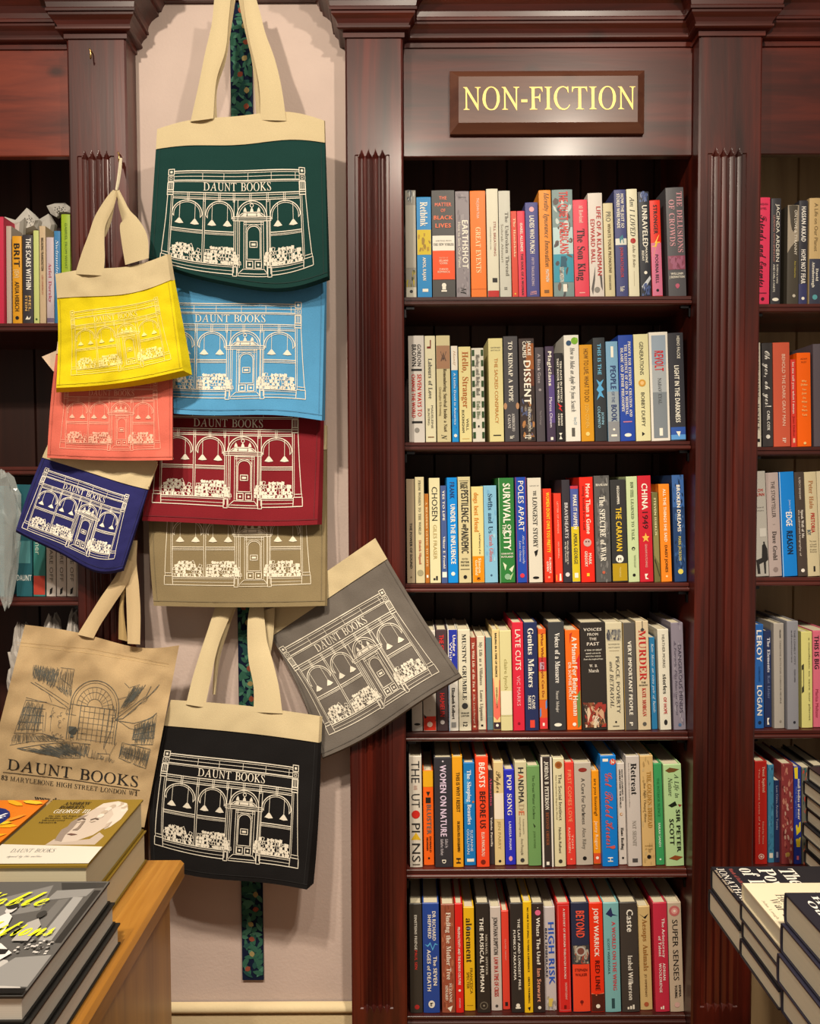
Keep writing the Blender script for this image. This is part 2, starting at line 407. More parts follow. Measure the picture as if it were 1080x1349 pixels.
        'A': [135,21,5,0,5,3,13,5,20,10,82,119,86,119,112,10,118,5,128,3,129,0,82,0,81,3,92,5,94,10,92,19,87,39,45,38,32,11,35,5,45,3,45,0,3,49,46,86,46,75,92],
        'B': [108,28,8,0,8,3,18,5,21,12,19,107,14,111,5,113,5,116,48,116,62,115,74,112,83,107,89,100,93,91,94,84,93,77,89,71,82,67,73,63,81,60,88,55,93,50,97,44,101,32,100,20,95,11,85,4,70,1,12,59,66,69,69,74,75,77,83,75,92,73,99,69,104,64,108,57,110,39,108,40,65,45,65,11,66,7,75,11,80,18,82,27,79,42,73,52,62,57,39,58,38,56,40,9,50,5],
        'C': [116,40,57,-2,41,3,28,12,17,24,9,39,5,54,6,74,13,91,25,105,34,112,47,117,65,119,91,113,94,118,97,118,100,83,95,88,89,101,80,109,68,113,56,112,45,108,33,96,26,80,24,60,27,44,32,30,40,19,49,11,59,6,71,5,80,6,87,8,94,12,100,18,106,26,110,23,100,10,89,1,74,-2],
        'D': [126,21,7,0,7,3,18,5,21,10,22,18,19,106,14,111,5,113,5,116,63,115,80,110,95,102,107,89,115,74,119,57,119,42,114,28,106,17,93,8,77,2,58,0,14,72,8,84,13,92,22,99,38,99,57,96,72,91,86,84,96,74,104,62,109,39,109,38,97,39,11,55,6],
        'E': [113,35,8,0,8,3,18,5,21,10,21,18,19,106,14,111,5,113,5,116,94,116,96,91,93,92,86,105,77,110,39,108,38,99,38,65,64,66,71,71,74,78,74,81,77,81,77,40,74,40,67,57,53,59,38,59,40,9,50,6,81,8,92,13,100,22,104,32,107,32,104,0],
        'F': [97,29,8,0,8,3,18,6,21,18,19,106,14,111,5,113,5,116,88,116,91,89,87,92,82,102,76,108,61,110,39,108,39,64,63,67,70,73,72,81,75,81,76,39,72,39,68,54,61,58,39,59,41,9,47,4,57,3,57,0],
        'G': [133,48,62,-2,45,3,29,12,17,24,9,40,5,60,8,79,16,96,28,109,40,115,54,118,76,117,103,111,106,117,109,117,111,82,108,82,103,93,95,101,86,108,76,112,64,113,53,112,43,107,35,99,30,89,26,76,25,56,28,43,33,29,41,18,51,10,63,4,79,3,91,6,96,12,97,16,95,48,91,52,79,54,79,57,127,57,127,54,116,50,114,36,115,9,100,2,84,-2],
        'H': [131,37,8,0,8,3,19,7,21,18,19,106,14,111,5,113,5,116,51,116,51,113,42,111,39,106,38,97,40,65,92,67,91,106,85,111,76,113,76,116,123,116,122,113,112,111,109,104,111,10,116,5,125,3,125,0,79,0,79,3,90,7,93,18,90,58,38,57,40,10,45,5,54,3,54,0],
        'I': [61,16,8,0,8,3,19,7,22,18,19,106,14,111,5,113,5,116,52,116,52,113,42,111,39,104,40,10,46,5,54,3,55,0],
        'J': [69,22,18,-1,9,5,5,17,9,21,18,19,24,4,29,3,32,5,33,19,31,107,25,111,14,112,15,116,63,116,63,113,52,110,50,103,50,20,47,10,43,3,36,-1,32,-2],
        'K': [131,35,8,0,8,3,19,7,21,18,19,106,14,111,5,113,5,116,51,116,51,113,40,110,38,102,41,63,78,102,80,108,77,111,69,113,68,116,109,116,109,113,100,111,76,88,54,66,113,7,125,3,125,0,75,0,75,3,85,6,78,20,38,56,40,10,44,5,56,3,56,0],
        'L': [114,21,8,0,8,3,18,5,21,10,22,18,20,106,14,111,5,113,5,116,51,116,51,113,42,111,38,104,40,11,45,7,83,7,94,12,101,22,104,33,108,33,106,0],
        'M': [148,31,7,0,7,3,18,7,21,18,19,106,14,111,5,113,5,116,36,116,73,27,107,116,139,116,139,113,129,111,126,104,128,10,133,5,142,3,142,0,96,0,96,3,106,6,109,21,108,98,70,0,68,0,28,98,30,10,35,5,44,3,44,0],
        'N': [124,26,101,-3,29,93,31,9,36,5,46,3,46,0,8,0,8,3,17,5,20,10,21,18,20,104,12,112,5,113,5,116,29,116,97,27,95,107,89,112,80,113,80,116,118,116,118,113,106,110,104,98,104,-3],
        'O': [124,21,53,-2,39,3,26,11,16,22,9,35,5,54,8,76,17,96,32,110,47,117,60,119,76,117,89,111,101,102,110,90,117,68,116,42,105,18,96,8,85,1,71,-2,19,69,3,81,9,91,23,98,47,97,74,91,94,82,106,75,111,66,113,55,113,45,108,35,97,28,81,25,49,30,28,38,14,45,8,53,4,58,3],
        'P': [101,24,8,0,8,3,18,5,21,9,21,18,19,106,14,111,5,113,5,116,51,116,64,115,74,112,83,107,89,100,94,86,94,75,89,67,79,60,67,56,38,54,40,10,44,5,56,3,56,0,11,60,62,68,66,74,72,75,81,73,95,67,104,58,109,40,110,38,101,40,61,45,61],
        'Q': [137,38,47,-24,36,-26,29,-31,26,-29,49,-1,38,3,27,10,19,18,12,28,6,50,6,68,13,89,26,106,43,116,59,119,74,117,88,111,100,102,109,91,115,76,117,62,116,48,112,34,106,22,96,11,84,3,69,-2,55,-4,49,-11,83,-16,105,-21,115,-18,123,-12,127,-6,131,-9,119,-24,109,-30,101,-32,22,68,3,77,7,85,13,91,23,95,36,97,51,97,67,92,88,85,102,78,108,70,112,57,113,47,110,36,100,29,85,26,72,25,49,30,28,38,14,45,8,53,4,58,3],
        'R': [127,30,8,0,8,3,18,5,21,12,19,107,14,111,5,113,5,116,61,116,73,114,83,110,90,103,95,96,97,91,98,82,96,74,91,68,83,63,72,59,109,8,118,4,121,3,120,0,94,0,55,57,38,58,40,10,46,4,56,3,56,0,13,62,64,71,67,76,73,79,81,78,91,75,98,70,104,64,107,57,110,39,108,38,100,38,63,48,62],
        'S': [83,40,34,-1,16,3,13,0,13,-2,10,-2,5,36,8,37,16,20,23,11,31,6,40,3,51,4,59,10,61,21,52,40,14,74,6,88,5,101,10,111,21,117,58,115,61,118,64,118,68,84,65,84,59,99,50,109,39,113,29,112,23,108,20,101,24,88,64,52,71,42,76,28,76,17,72,9,65,2,56,-2,52,-2],
        'T': [111,21,31,0,31,3,43,5,47,14,46,108,41,110,20,108,13,103,9,88,5,88,5,116,102,116,104,87,100,93,94,104,87,109,64,108,66,9,72,4,84,3,84,0],
        'U': [127,36,57,-1,46,3,36,9,29,18,23,34,21,107,15,112,5,113,5,116,54,116,54,113,45,112,41,107,39,95,42,27,47,17,56,9,67,6,82,7,92,13,97,20,99,38,97,103,92,111,81,113,81,116,120,116,121,113,112,112,108,108,106,89,107,29,104,15,98,6,88,0,75,-2],
        'V': [130,20,48,-3,21,106,15,112,5,113,5,116,52,116,52,113,41,111,39,106,41,97,58,24,102,104,100,111,89,113,88,116,124,116,123,113,117,110,107,96,52,-3],
        'W': [168,34,48,-3,22,104,16,111,5,113,5,116,52,116,52,113,41,111,40,106,41,97,57,29,82,89,77,106,71,112,62,113,62,116,106,116,106,113,97,110,97,95,112,30,140,103,138,110,134,112,126,113,126,116,161,116,161,113,154,110,146,95,107,-3,104,-3,85,78,51,-3],
        'X': [129,39,6,0,6,3,14,5,22,12,55,57,22,108,9,113,5,113,5,116,56,116,56,113,47,112,45,109,49,97,66,70,90,102,91,108,88,111,78,113,78,116,118,116,117,113,109,110,98,98,71,63,106,8,118,3,122,3,122,0,70,0,70,3,82,5,79,19,60,50,36,16,35,9,38,5,50,3,50,0],
        'Y': [128,27,45,0,45,3,59,7,61,16,61,50,21,108,7,113,5,113,5,116,55,116,55,113,44,111,47,98,73,59,98,106,95,111,82,113,82,116,122,116,122,112,115,110,105,96,78,51,79,8,84,4,97,3,96,0],
        'Z': [113,17,10,0,9,3,70,110,25,108,14,103,9,91,8,88,5,88,6,116,94,116,94,114,32,7,89,9,97,16,103,32,106,32,105,0],
        '-': [54,4,7,38,7,52,47,52,47,38],
    },
    'I': {
        'A': [116,19,-21,0,-20,3,-10,6,89,119,92,119,89,9,96,4,103,3,102,0,55,0,57,3,68,7,71,19,72,39,29,37,8,9,11,4,20,3,19,0,3,36,46,72,46,74,92],
        'B': [110,19,-8,0,-7,3,5,7,11,18,33,105,30,111,20,113,21,116,64,116,93,110,103,91,95,74,74,63,89,53,94,36,92,26,88,17,70,4,43,0,7,64,66,76,72,83,81,85,92,80,106,52,108,42,65,10,54,7,66,14,73,24,75,38,74,48,69,54,60,58,39,58,27,8,33,5],
        'C': [118,33,41,-1,29,3,20,10,12,20,8,31,8,57,18,80,35,101,45,108,63,116,80,119,111,114,113,118,117,118,110,83,106,88,105,99,100,107,92,112,72,112,52,101,36,82,27,57,26,44,28,27,35,15,46,7,59,5,80,10,100,26,103,23,81,4,68,-1],
        'D': [127,18,-9,0,-7,3,4,6,10,18,33,105,30,111,20,113,21,116,81,115,95,110,105,103,113,94,118,82,120,68,114,42,98,20,74,5,42,0,11,56,7,77,17,92,36,99,59,100,72,98,89,91,101,79,108,53,108,26,12,39,6],
        'E': [113,30,-8,0,-7,3,5,6,10,18,33,105,30,111,20,113,21,116,110,116,105,91,102,92,100,103,93,109,53,109,40,65,65,66,72,69,80,81,83,81,72,40,69,40,66,57,38,59,27,9,38,6,70,8,85,17,97,32,100,32,88,0],
        'F': [101,28,-8,0,-6,3,5,6,11,18,34,105,31,111,21,113,22,116,105,116,100,89,97,92,96,101,92,106,77,110,55,109,41,64,69,68,79,81,82,81,71,39,68,39,68,53,61,58,40,59,28,11,31,5,42,3,42,0],
        'G': [135,41,61,-3,46,-1,32,3,22,10,13,20,8,32,8,57,18,81,35,101,45,109,63,116,82,119,119,111,126,117,129,117,121,82,118,82,114,95,107,105,96,111,83,113,68,111,55,103,43,92,34,76,28,60,27,43,29,26,36,13,48,5,64,3,80,6,88,16,95,50,80,54,81,57,129,57,129,54,116,50,104,9,83,0],
        'H': [130,35,-8,0,-7,3,4,6,10,18,33,105,30,111,20,113,21,116,67,116,66,113,55,110,49,97,42,65,94,67,103,108,91,113,92,116,139,116,136,113,126,110,120,98,97,11,100,5,110,3,109,0,63,0,64,3,76,6,82,18,90,58,38,57,26,11,29,5,39,3,38,0],
        'I': [61,16,-8,0,-6,3,5,6,11,18,34,105,31,111,21,113,22,116,69,116,67,113,56,110,50,98,28,11,30,5,40,3,39,0],
        'J': [64,19,6,-3,-8,2,-13,12,-8,21,2,19,4,3,10,3,17,19,39,105,35,111,24,112,25,116,73,116,72,113,61,110,55,99,33,18,25,6,16,0],
        'K': [113,35,-8,0,-7,3,4,6,10,18,33,105,30,111,20,113,21,116,67,116,65,113,55,110,49,99,43,63,91,103,94,108,91,112,84,113,85,116,125,116,123,113,108,107,56,66,98,7,109,3,109,0,59,0,61,3,71,6,67,20,40,58,37,56,26,12,29,5,40,3,40,0],
        'L': [112,19,-6,0,-5,3,7,6,13,18,35,105,32,111,23,113,24,116,70,116,69,113,57,110,51,98,30,9,41,6,74,8,88,16,100,33,103,33,92,0],
        'M': [147,31,-9,0,-8,3,4,6,10,18,33,105,30,111,21,113,22,116,53,116,65,27,124,116,156,116,154,113,143,110,137,98,115,11,118,5,127,3,126,0,80,0,81,3,93,6,99,21,120,98,55,0,52,0,39,98,17,12,20,5,29,3,29,0],
        'N': [125,25,84,-3,38,93,17,11,20,5,30,3,30,0,-8,0,-8,3,4,6,10,18,33,102,30,109,20,113,21,116,46,116,88,27,109,105,106,111,95,113,96,116,134,116,133,113,121,110,115,98,88,-3],
        'O': [129,19,50,-3,26,3,17,9,11,18,7,28,6,52,15,74,29,94,48,109,69,118,93,117,103,113,112,107,118,98,124,76,117,47,100,21,85,8,68,0,16,50,3,67,7,82,20,98,49,105,83,103,96,98,106,90,112,80,114,62,108,46,94,29,62,24,34,26,21,31,11,39,5],
        'P': [101,19,-8,0,-7,3,5,6,10,18,33,105,30,111,20,113,21,116,67,116,93,110,102,90,101,81,89,65,69,57,37,54,26,11,30,5,41,3,40,0,9,63,63,74,69,81,78,83,91,82,100,78,106,71,110,54,109,41,61],
        'Q': [129,32,27,-24,18,-26,7,-31,5,-29,36,-1,23,5,13,14,7,26,6,52,15,75,29,95,48,109,68,118,91,117,102,113,111,107,117,99,121,88,123,76,120,58,113,41,101,25,85,11,67,1,41,-4,34,-11,86,-21,99,-17,112,-6,115,-9,95,-27,85,-31,19,50,3,63,5,75,13,86,26,95,44,102,63,104,82,102,96,97,105,89,111,79,113,61,108,45,93,32,72,26,53,24,34,26,21,31,11,39,5],
        'R': [113,24,-8,0,-7,3,5,7,11,18,33,105,30,111,20,113,21,116,86,115,97,110,104,102,106,91,97,71,72,59,95,8,105,3,104,0,78,0,55,57,38,58,27,11,29,5,40,3,39,0,8,66,64,77,70,84,79,87,91,81,106,54,109,49,100,39,63],
        'S': [92,35,27,-1,10,3,6,2,4,-2,1,-2,6,36,10,37,12,22,17,11,26,5,42,3,53,9,58,20,55,39,26,74,22,88,26,104,38,115,82,115,88,118,82,84,80,84,78,97,74,106,67,111,58,113,50,112,44,108,40,102,39,89,73,45,75,32,70,14,57,2,48,-1],
        'T': [105,19,12,0,14,3,28,7,35,22,58,107,49,110,31,108,21,101,15,88,11,88,18,116,115,116,110,87,103,106,75,108,50,11,53,5,66,3,65,0],
        'V': [109,18,20,-3,24,105,17,112,9,113,10,116,57,116,54,113,44,110,40,97,37,24,102,102,104,110,93,113,93,116,129,116,128,113,118,109,24,-3],
        'Y': [103,24,12,0,13,3,27,6,33,16,42,50,17,108,3,113,4,116,55,116,53,113,41,109,42,98,56,59,94,107,81,113,81,116,121,116,120,112,105,103,59,51,48,10,52,4,64,3,63,0],
        'a': [85,22,7,-1,-1,8,0,30,12,57,22,69,34,76,46,79,54,77,58,70,60,77,73,77,56,9,63,12,71,20,73,18,60,3,49,-2,44,0,42,6,48,29,30,6,21,0,10,20,8,33,16,52,50,55,64,53,72,46,75,38,73,24,57,13,18,15,11],
        'b': [85,17,11,-1,0,5,-1,13,23,112,13,114,13,117,41,120,26,63,39,75,53,79,63,77,70,72,75,65,75,44,66,25,51,9,31,-1,12,24,2,33,4,42,10,56,30,62,53,58,66,47,71,39,69,32,63,21,42,12,10,15,4],
        'c': [75,25,25,-2,14,0,6,6,1,15,1,35,12,59,26,72,37,77,57,78,66,71,64,60,58,57,53,59,55,72,49,75,41,73,25,59,16,38,16,18,24,7,31,6,44,9,57,20,60,18,42,3],
        'd': [89,24,15,-2,8,-1,2,3,-2,18,6,45,25,70,42,79,56,78,61,73,68,111,58,114,59,117,86,117,58,11,62,8,77,20,79,18,60,-1,54,-2,48,0,46,7,50,28,33,5,25,0,10,27,8,46,28,57,58,56,72,50,75,41,73,25,57,14,31,13,14,19,8],
        'e': [72,22,13,0,5,5,1,14,0,33,12,58,25,71,37,77,56,78,63,72,64,66,61,56,52,47,37,40,15,36,14,25,18,11,30,6,42,10,55,20,58,18,41,3,32,-1,8,16,39,31,43,42,50,49,58,51,68,50,73,40,73,29,65],
        'f': [50,28,-12,-38,-22,-33,-21,-24,-17,-22,-12,-23,-10,-34,-6,-32,3,-6,18,71,2,71,3,76,19,76,26,101,34,112,43,119,60,121,68,114,67,104,61,102,56,104,53,117,43,112,33,76,53,76,52,71,32,71,13,-11,-1,-34],
        'g': [72,30,4,-37,-5,-33,-11,-26,-13,-19,-7,-5,9,6,3,10,2,17,15,30,6,38,3,49,7,64,20,75,38,80,61,74,72,74,72,66,61,66,61,51,52,37,37,29,20,29,15,22,18,18,48,5,54,-1,56,-10,51,-25,37,-35,27,-37,9,28,32,38,36,47,55,47,68,41,75,32,74,20,60,17,46,19,36,8,19,-33,38,-29,44,-15,37,-5,13,5,2,-5,-2,-16,3,-29],
        'h': [101,27,76,-2,65,3,62,25,70,71,68,78,63,81,53,78,43,68,35,55,22,0,6,0,30,113,27,119,16,121,18,128,49,128,36,69,52,86,69,92,82,87,83,54,77,17,78,11,83,9,94,13,97,8,86,1],
        'i': [44,6,25,101,23,110,31,116,39,110,37,101,34,99,13,8,-2,2,0,3,21,14,69,4,72,5,75,32,79,14,13,18,8,24,11,32,21,35,18,21,3],
        'j': [43,6,25,101,23,110,31,116,39,110,37,101,34,99,15,-13,-38,-21,-35,-24,-28,-23,-23,-18,-21,-14,-22,-12,-33,-7,-31,6,17,15,69,5,72,5,75,31,78,9,-18,-3,-35],
        'k': [85,26,50,-1,40,16,30,40,19,32,10,0,-3,0,26,111,15,114,16,117,44,120,21,39,55,66,57,70,55,73,49,74,51,76,84,76,83,73,73,71,41,48,59,10,68,12,75,20,78,17,65,3,59,-1],
        'l': [43,12,2,0,3,25,25,111,15,115,15,118,43,120,15,10,23,12,31,20,33,18,19,3,13,-1],
        'm': [138,35,102,-2,96,1,95,13,108,64,106,67,98,68,81,52,60,9,57,0,44,0,61,64,60,68,49,66,25,39,10,0,-3,0,15,69,4,72,5,75,32,79,23,44,46,70,66,79,73,76,76,69,71,46,93,71,112,79,120,76,120,56,109,10,114,10,125,22,127,19,115,3],
        'n': [91,24,56,-2,48,3,61,63,60,67,53,68,23,35,11,0,-3,0,15,68,4,71,5,74,33,77,23,44,47,70,57,77,66,79,73,76,73,56,61,12,65,8,71,12,78,23,81,21,68,4],
        'o': [88,15,26,-2,15,0,6,5,1,14,0,35,9,54,23,69,41,78,62,77,71,72,77,63,78,43,65,18,51,6,39,0,11,35,4,47,14,61,39,64,57,60,70,49,75,41,73,26,58,15,33,15,13,22,4],
        'p': [85,23,-24,-37,-23,-34,-12,-31,-7,-22,14,69,4,71,5,74,32,75,28,62,42,75,57,79,65,78,71,73,76,66,76,46,67,26,53,9,35,-1,18,-1,12,1,7,-31,19,-34,18,-37,11,25,2,39,7,55,29,62,57,59,68,50,72,42,69,34,63,23,40,16,10,18,4],
        'r': [56,14,-3,0,13,68,3,71,4,74,31,79,22,45,40,71,52,79,59,74,57,63,47,61,42,67,24,39,10,0],
        's': [62,25,-1,1,-6,-1,-2,27,1,26,6,9,11,4,23,4,30,11,30,23,10,56,11,67,16,74,22,78,51,76,55,79,52,54,49,54,44,69,33,75,23,69,24,59,44,26,42,10,33,1,26,-1],
        't': [47,18,8,-2,2,0,2,15,16,71,5,71,6,74,20,82,34,98,38,98,31,76,46,76,44,71,30,71,16,9,23,11,31,20,34,17,21,3],
        'u': [91,26,7,-1,2,5,5,29,13,69,3,72,4,75,31,74,15,13,16,9,25,9,44,29,62,64,65,77,78,77,62,9,65,8,71,11,79,21,81,19,69,3,56,-2,49,0,48,13,55,38,32,8,21,0],
        'v': [74,16,15,-2,9,66,5,70,-2,72,-1,75,20,79,23,71,27,15,58,53,60,62,52,72,57,79,66,76,68,69,61,49,19,-2],
        'w': [111,22,12,-2,8,67,5,71,-1,72,-1,75,20,79,23,70,25,23,60,79,62,79,69,18,96,55,96,62,91,72,95,79,103,76,106,68,100,52,60,-2,57,-2,51,55,15,-2],
        'x': [70,24,39,-2,32,1,24,30,2,2,-11,-1,-15,8,3,12,22,37,14,69,-1,71,0,74,24,79,28,74,33,52,57,79,66,77,66,67,49,66,34,45,44,10,52,12,60,21,62,19,49,3],
        'y': [67,19,-17,-36,-19,-29,-2,-27,9,-17,20,-2,5,66,-1,71,-6,72,-6,75,16,79,31,14,54,58,46,72,51,78,60,76,62,68,60,56,10,-24,-6,-37],
    },
    'C': {
        'A': [124,28,4,-2,-6,7,-6,20,3,29,18,28,21,19,4,7,10,1,30,6,50,24,44,33,43,49,53,59,69,58,76,53,118,93,134,104,149,106,102,10,137,31,105,6,100,5,98,2,72,-2,76,7,54,19,33,2,23,-2,4,134,98,112,80,81,49,87,28,4,54,29,72,48,63,51,53,36,4,77,12,79,37,76,44,58,24],
        'E': [93,54,41,0,25,7,15,20,14,27,17,39,25,50,38,57,57,62,51,70,50,85,60,97,77,104,98,104,107,99,112,93,114,80,104,68,90,66,83,73,87,87,98,88,93,83,92,71,101,71,108,79,108,90,99,99,86,99,75,91,68,78,68,64,85,62,88,56,80,52,63,58,44,43,37,27,36,19,40,7,52,3,70,7,83,17,87,33,78,39,67,34,56,13,56,30,61,38,68,43,77,44,89,41,93,29,86,13,67,1,4,82,58,71,60,70,60,73,57],
        'F': [123,18,51,44,42,53,43,70,59,90,88,103,154,98,133,87,89,98,67,90,50,73,46,56,54,49,70,60,79,90,86,86,87,67,80,53,66,44,30,46,-1,23,4,17,10,16,24,25,32,40,30,42,20,28,14,28,9,45,4,56,6,66,12,82,39,54,29,84,44,118,87,121,85,110,48,116,48,126,63,134,63,135,55,120,37,119,29,106,27,114,44,108,43,99,24,86,10,68,2,4,122,49,129,60,125,57,123,53],
        'G': [114,42,53,0,42,4,36,10,35,24,44,32,58,30,61,24,58,18,47,13,48,8,61,3,70,5,86,22,95,37,80,33,68,35,54,42,38,45,27,55,23,68,28,84,43,97,59,99,39,79,34,63,40,51,56,46,54,67,66,86,101,105,114,104,123,97,123,87,103,61,82,47,69,43,73,39,80,37,92,39,121,53,105,15,85,1,6,69,48,97,62,118,87,114,100,97,93,70,54],
        'H': [142,48,28,-2,6,3,1,9,0,24,9,32,24,30,26,20,12,13,12,8,24,3,34,5,48,20,55,34,36,29,59,41,80,72,59,61,50,68,60,86,29,62,26,65,56,89,69,88,72,82,68,70,107,92,86,48,98,52,129,90,148,103,162,104,169,98,167,84,141,63,121,53,103,11,106,6,130,16,151,27,121,4,102,0,90,5,88,32,95,46,84,43,74,24,61,10,45,1,5,124,60,154,84,158,98,149,97,133,78],
        'M': [136,31,3,0,-5,8,-4,24,10,32,17,30,19,20,5,13,6,5,11,3,32,20,86,95,100,105,104,102,72,19,117,87,140,105,143,99,108,5,158,40,121,6,103,-1,93,3,94,33,128,91,66,0,58,0,52,16,68,58,85,86,28,7,20,1],
        'N': [111,27,79,-2,75,44,81,84,45,19,34,8,22,1,1,0,-9,9,-9,22,0,31,15,29,18,20,2,13,3,5,10,4,21,6,32,13,43,27,80,93,97,98,97,32,119,81,136,86,138,82,119,68,98,21,100,8],
        'O': [95,33,42,-1,31,1,23,6,17,16,16,37,33,67,72,97,100,105,114,102,119,91,114,85,110,98,101,101,90,98,61,70,36,19,37,6,43,3,58,9,83,35,98,64,99,81,91,82,54,24,46,18,69,67,86,84,97,87,107,83,110,72,98,40,70,10,56,2],
        'P': [116,44,29,0,15,10,14,24,23,32,38,31,40,21,25,12,34,4,49,5,59,12,76,42,61,41,78,47,99,78,123,97,103,101,72,96,46,80,38,70,37,57,47,51,68,62,84,92,86,83,82,63,69,50,52,45,36,49,31,61,35,74,57,93,85,103,116,104,129,99,142,99,134,97,145,83,144,70,133,56,113,47,101,44,87,20,66,4,54,0,5,103,49,116,56,128,76,127,94,115,79],
        'R': [145,55,30,0,21,4,15,10,15,24,24,33,39,31,41,22,26,12,35,4,47,4,65,19,97,74,128,99,88,98,55,85,37,68,35,53,46,47,63,56,81,90,85,77,80,59,67,46,49,41,34,45,29,57,35,72,60,93,92,103,126,104,136,102,151,101,144,99,158,91,163,80,160,71,153,63,126,51,131,45,130,9,146,18,125,0,114,0,106,7,108,24,114,49,110,52,133,59,144,82,142,91,135,96,122,85,92,23,76,8,54,0],
        'T': [103,21,46,45,36,53,37,69,52,89,80,103,105,104,139,100,146,101,132,88,118,88,85,97,61,90,44,72,41,56,50,50,66,61,78,91,83,74,79,59,68,48,61,45,18,28,0,18,4,12,10,11,24,20,33,35,31,38,21,22,12,31,4,54,7,68,19,88,62,108,84,115,82,102,38,86,14,74,6,59,1],
        'a': [89,16,45,2,42,10,32,2,14,0,5,8,5,21,18,39,40,51,55,50,59,44,62,51,81,52,63,8,78,19,81,15,59,0,5,30,5,55,43,46,46,21,11,23,3],
        'b': [81,22,75,20,53,12,38,2,17,0,10,6,15,28,18,34,11,28,8,32,26,50,55,96,77,98,25,9,30,4,49,14,46,33,59,51,69,50,70,35,63,22,57,16,73,24,4,53,17,63,35,57,40,51,26],
        'd': [101,16,22,-1,9,3,4,15,13,34,40,51,56,50,60,45,89,97,109,98,62,5,80,19,83,15,63,0,47,2,43,11,33,2,6,34,7,55,36,55,46,45,44,22,13,22,4],
        'e': [69,15,16,0,4,10,4,22,24,45,46,52,56,49,60,40,55,31,24,17,23,5,41,7,57,19,60,15,42,3,33,0,4,26,21,45,33,48,45,40,43],
        'g': [88,22,78,15,52,0,28,-37,15,-46,-5,-49,-14,-42,-15,-37,-4,-18,32,-1,36,6,20,-1,8,3,3,15,12,34,31,48,46,52,54,50,58,45,61,51,82,53,57,7,75,19,5,31,7,54,43,50,47,19,6,20,4,6,1,-45,29,-7,4,-21,-3,-29,-5,-38,-3,-43],
        'h': [95,22,86,15,67,1,55,0,49,7,58,33,68,46,42,25,25,0,4,-1,17,31,14,28,11,32,40,68,55,96,76,98,41,33,57,47,70,52,78,48,81,33,67,6,82,19],
        'i': [58,5,38,65,41,75,54,75,56,67,50,61,11,49,15,27,0,12,2,9,14,15,30,12,28,9,32,27,50,50,52,27,5,45,19],
        'k': [91,8,3,-1,17,31,14,28,10,32,40,68,55,96,75,98,24,0,16,47,1,48,19,52,28,42,30,56,38,70,51,82,49,84,40,71,37,69,45,58,32,67,25,67,10,78,19,81,15,60,0],
        'l': [70,13,51,15,31,0,18,0,11,6,12,19,20,35,12,28,9,31,30,55,55,96,75,98,28,6,48,19],
        'm': [134,27,0,-1,18,33,13,28,10,32,31,50,37,51,42,49,43,33,58,47,74,51,78,33,94,47,106,52,115,48,119,38,106,6,121,19,125,15,99,-1,91,3,90,23,105,46,63,0,38,-1,65,45,50,33,25,0],
        'n': [97,21,0,-1,18,33,13,28,10,32,31,50,37,51,42,49,43,33,58,47,71,52,80,48,82,34,68,6,84,19,87,15,62,-1,53,3,51,21,69,46,40,21,25,0],
        'o': [75,13,15,0,6,9,5,22,18,40,40,51,54,51,63,43,61,25,53,14,64,21,68,17,50,7,34,1,6,44,18,52,31,54,45,47,45,24,8,25,5],
        'p': [91,20,9,32,48,89,69,91,43,42,52,49,66,51,73,44,70,27,58,5,78,19,81,15,60,0,49,0,42,7,42,18,60,46,40,31,-4,-46,-25,-48,12,28],
        'r': [69,14,59,15,39,0,21,2,17,12,31,37,37,41,25,41,12,28,9,32,20,42,29,50,53,41,37,6,56,19],
        's': [59,17,52,18,27,0,10,0,2,6,3,16,14,16,9,6,13,4,19,6,25,41,12,28,9,32,35,57,36,44,44,25,40,14,48,21],
        't': [74,16,9,32,35,63,54,94,75,95,63,74,74,74,72,68,59,68,28,5,48,19,51,15,29,0,17,0,10,6,21,37,12,28],
        'u': [99,20,90,15,69,0,52,2,49,15,29,0,17,0,10,6,15,27,18,34,12,28,9,32,27,50,52,52,30,7,37,10,67,50,91,52,67,6,75,9,86,19],
        'y': [97,25,86,15,62,0,33,-41,21,-48,2,-50,-6,-42,-4,-28,16,-11,41,-1,49,14,37,3,28,-1,18,2,14,16,23,38,12,28,9,32,37,52,44,49,45,35,32,4,69,50,92,52,66,7,83,19,6,15,-44,38,-6,12,-22,4,-30,4,-44,6,-46],
        'z': [73,28,-4,-50,-11,-40,-8,-31,15,-9,38,6,35,11,28,6,13,6,12,12,34,15,42,25,27,27,24,39,14,28,10,32,36,52,44,47,45,30,64,52,66,43,44,11,49,7,61,19,64,15,51,4,51,-10,37,-32,11,-49,5,6,-43,35,-4,5,-22,-3,-32,-3,-45],
    },
}


def read_loops(q):
    adv, i, loops = q[0], 1, []
    while i < len(q):
        n = q[i]
        loops.append([(q[i + 1 + 2 * k] / 250.0, q[i + 2 + 2 * k] / 250.0) for k in range(n)])
        i += 1 + 2 * n
    return adv / 250.0, loops


FONTS = {f: {ch: read_loops(q) for ch, q in g.items()} for f, g in LETTERS.items()}


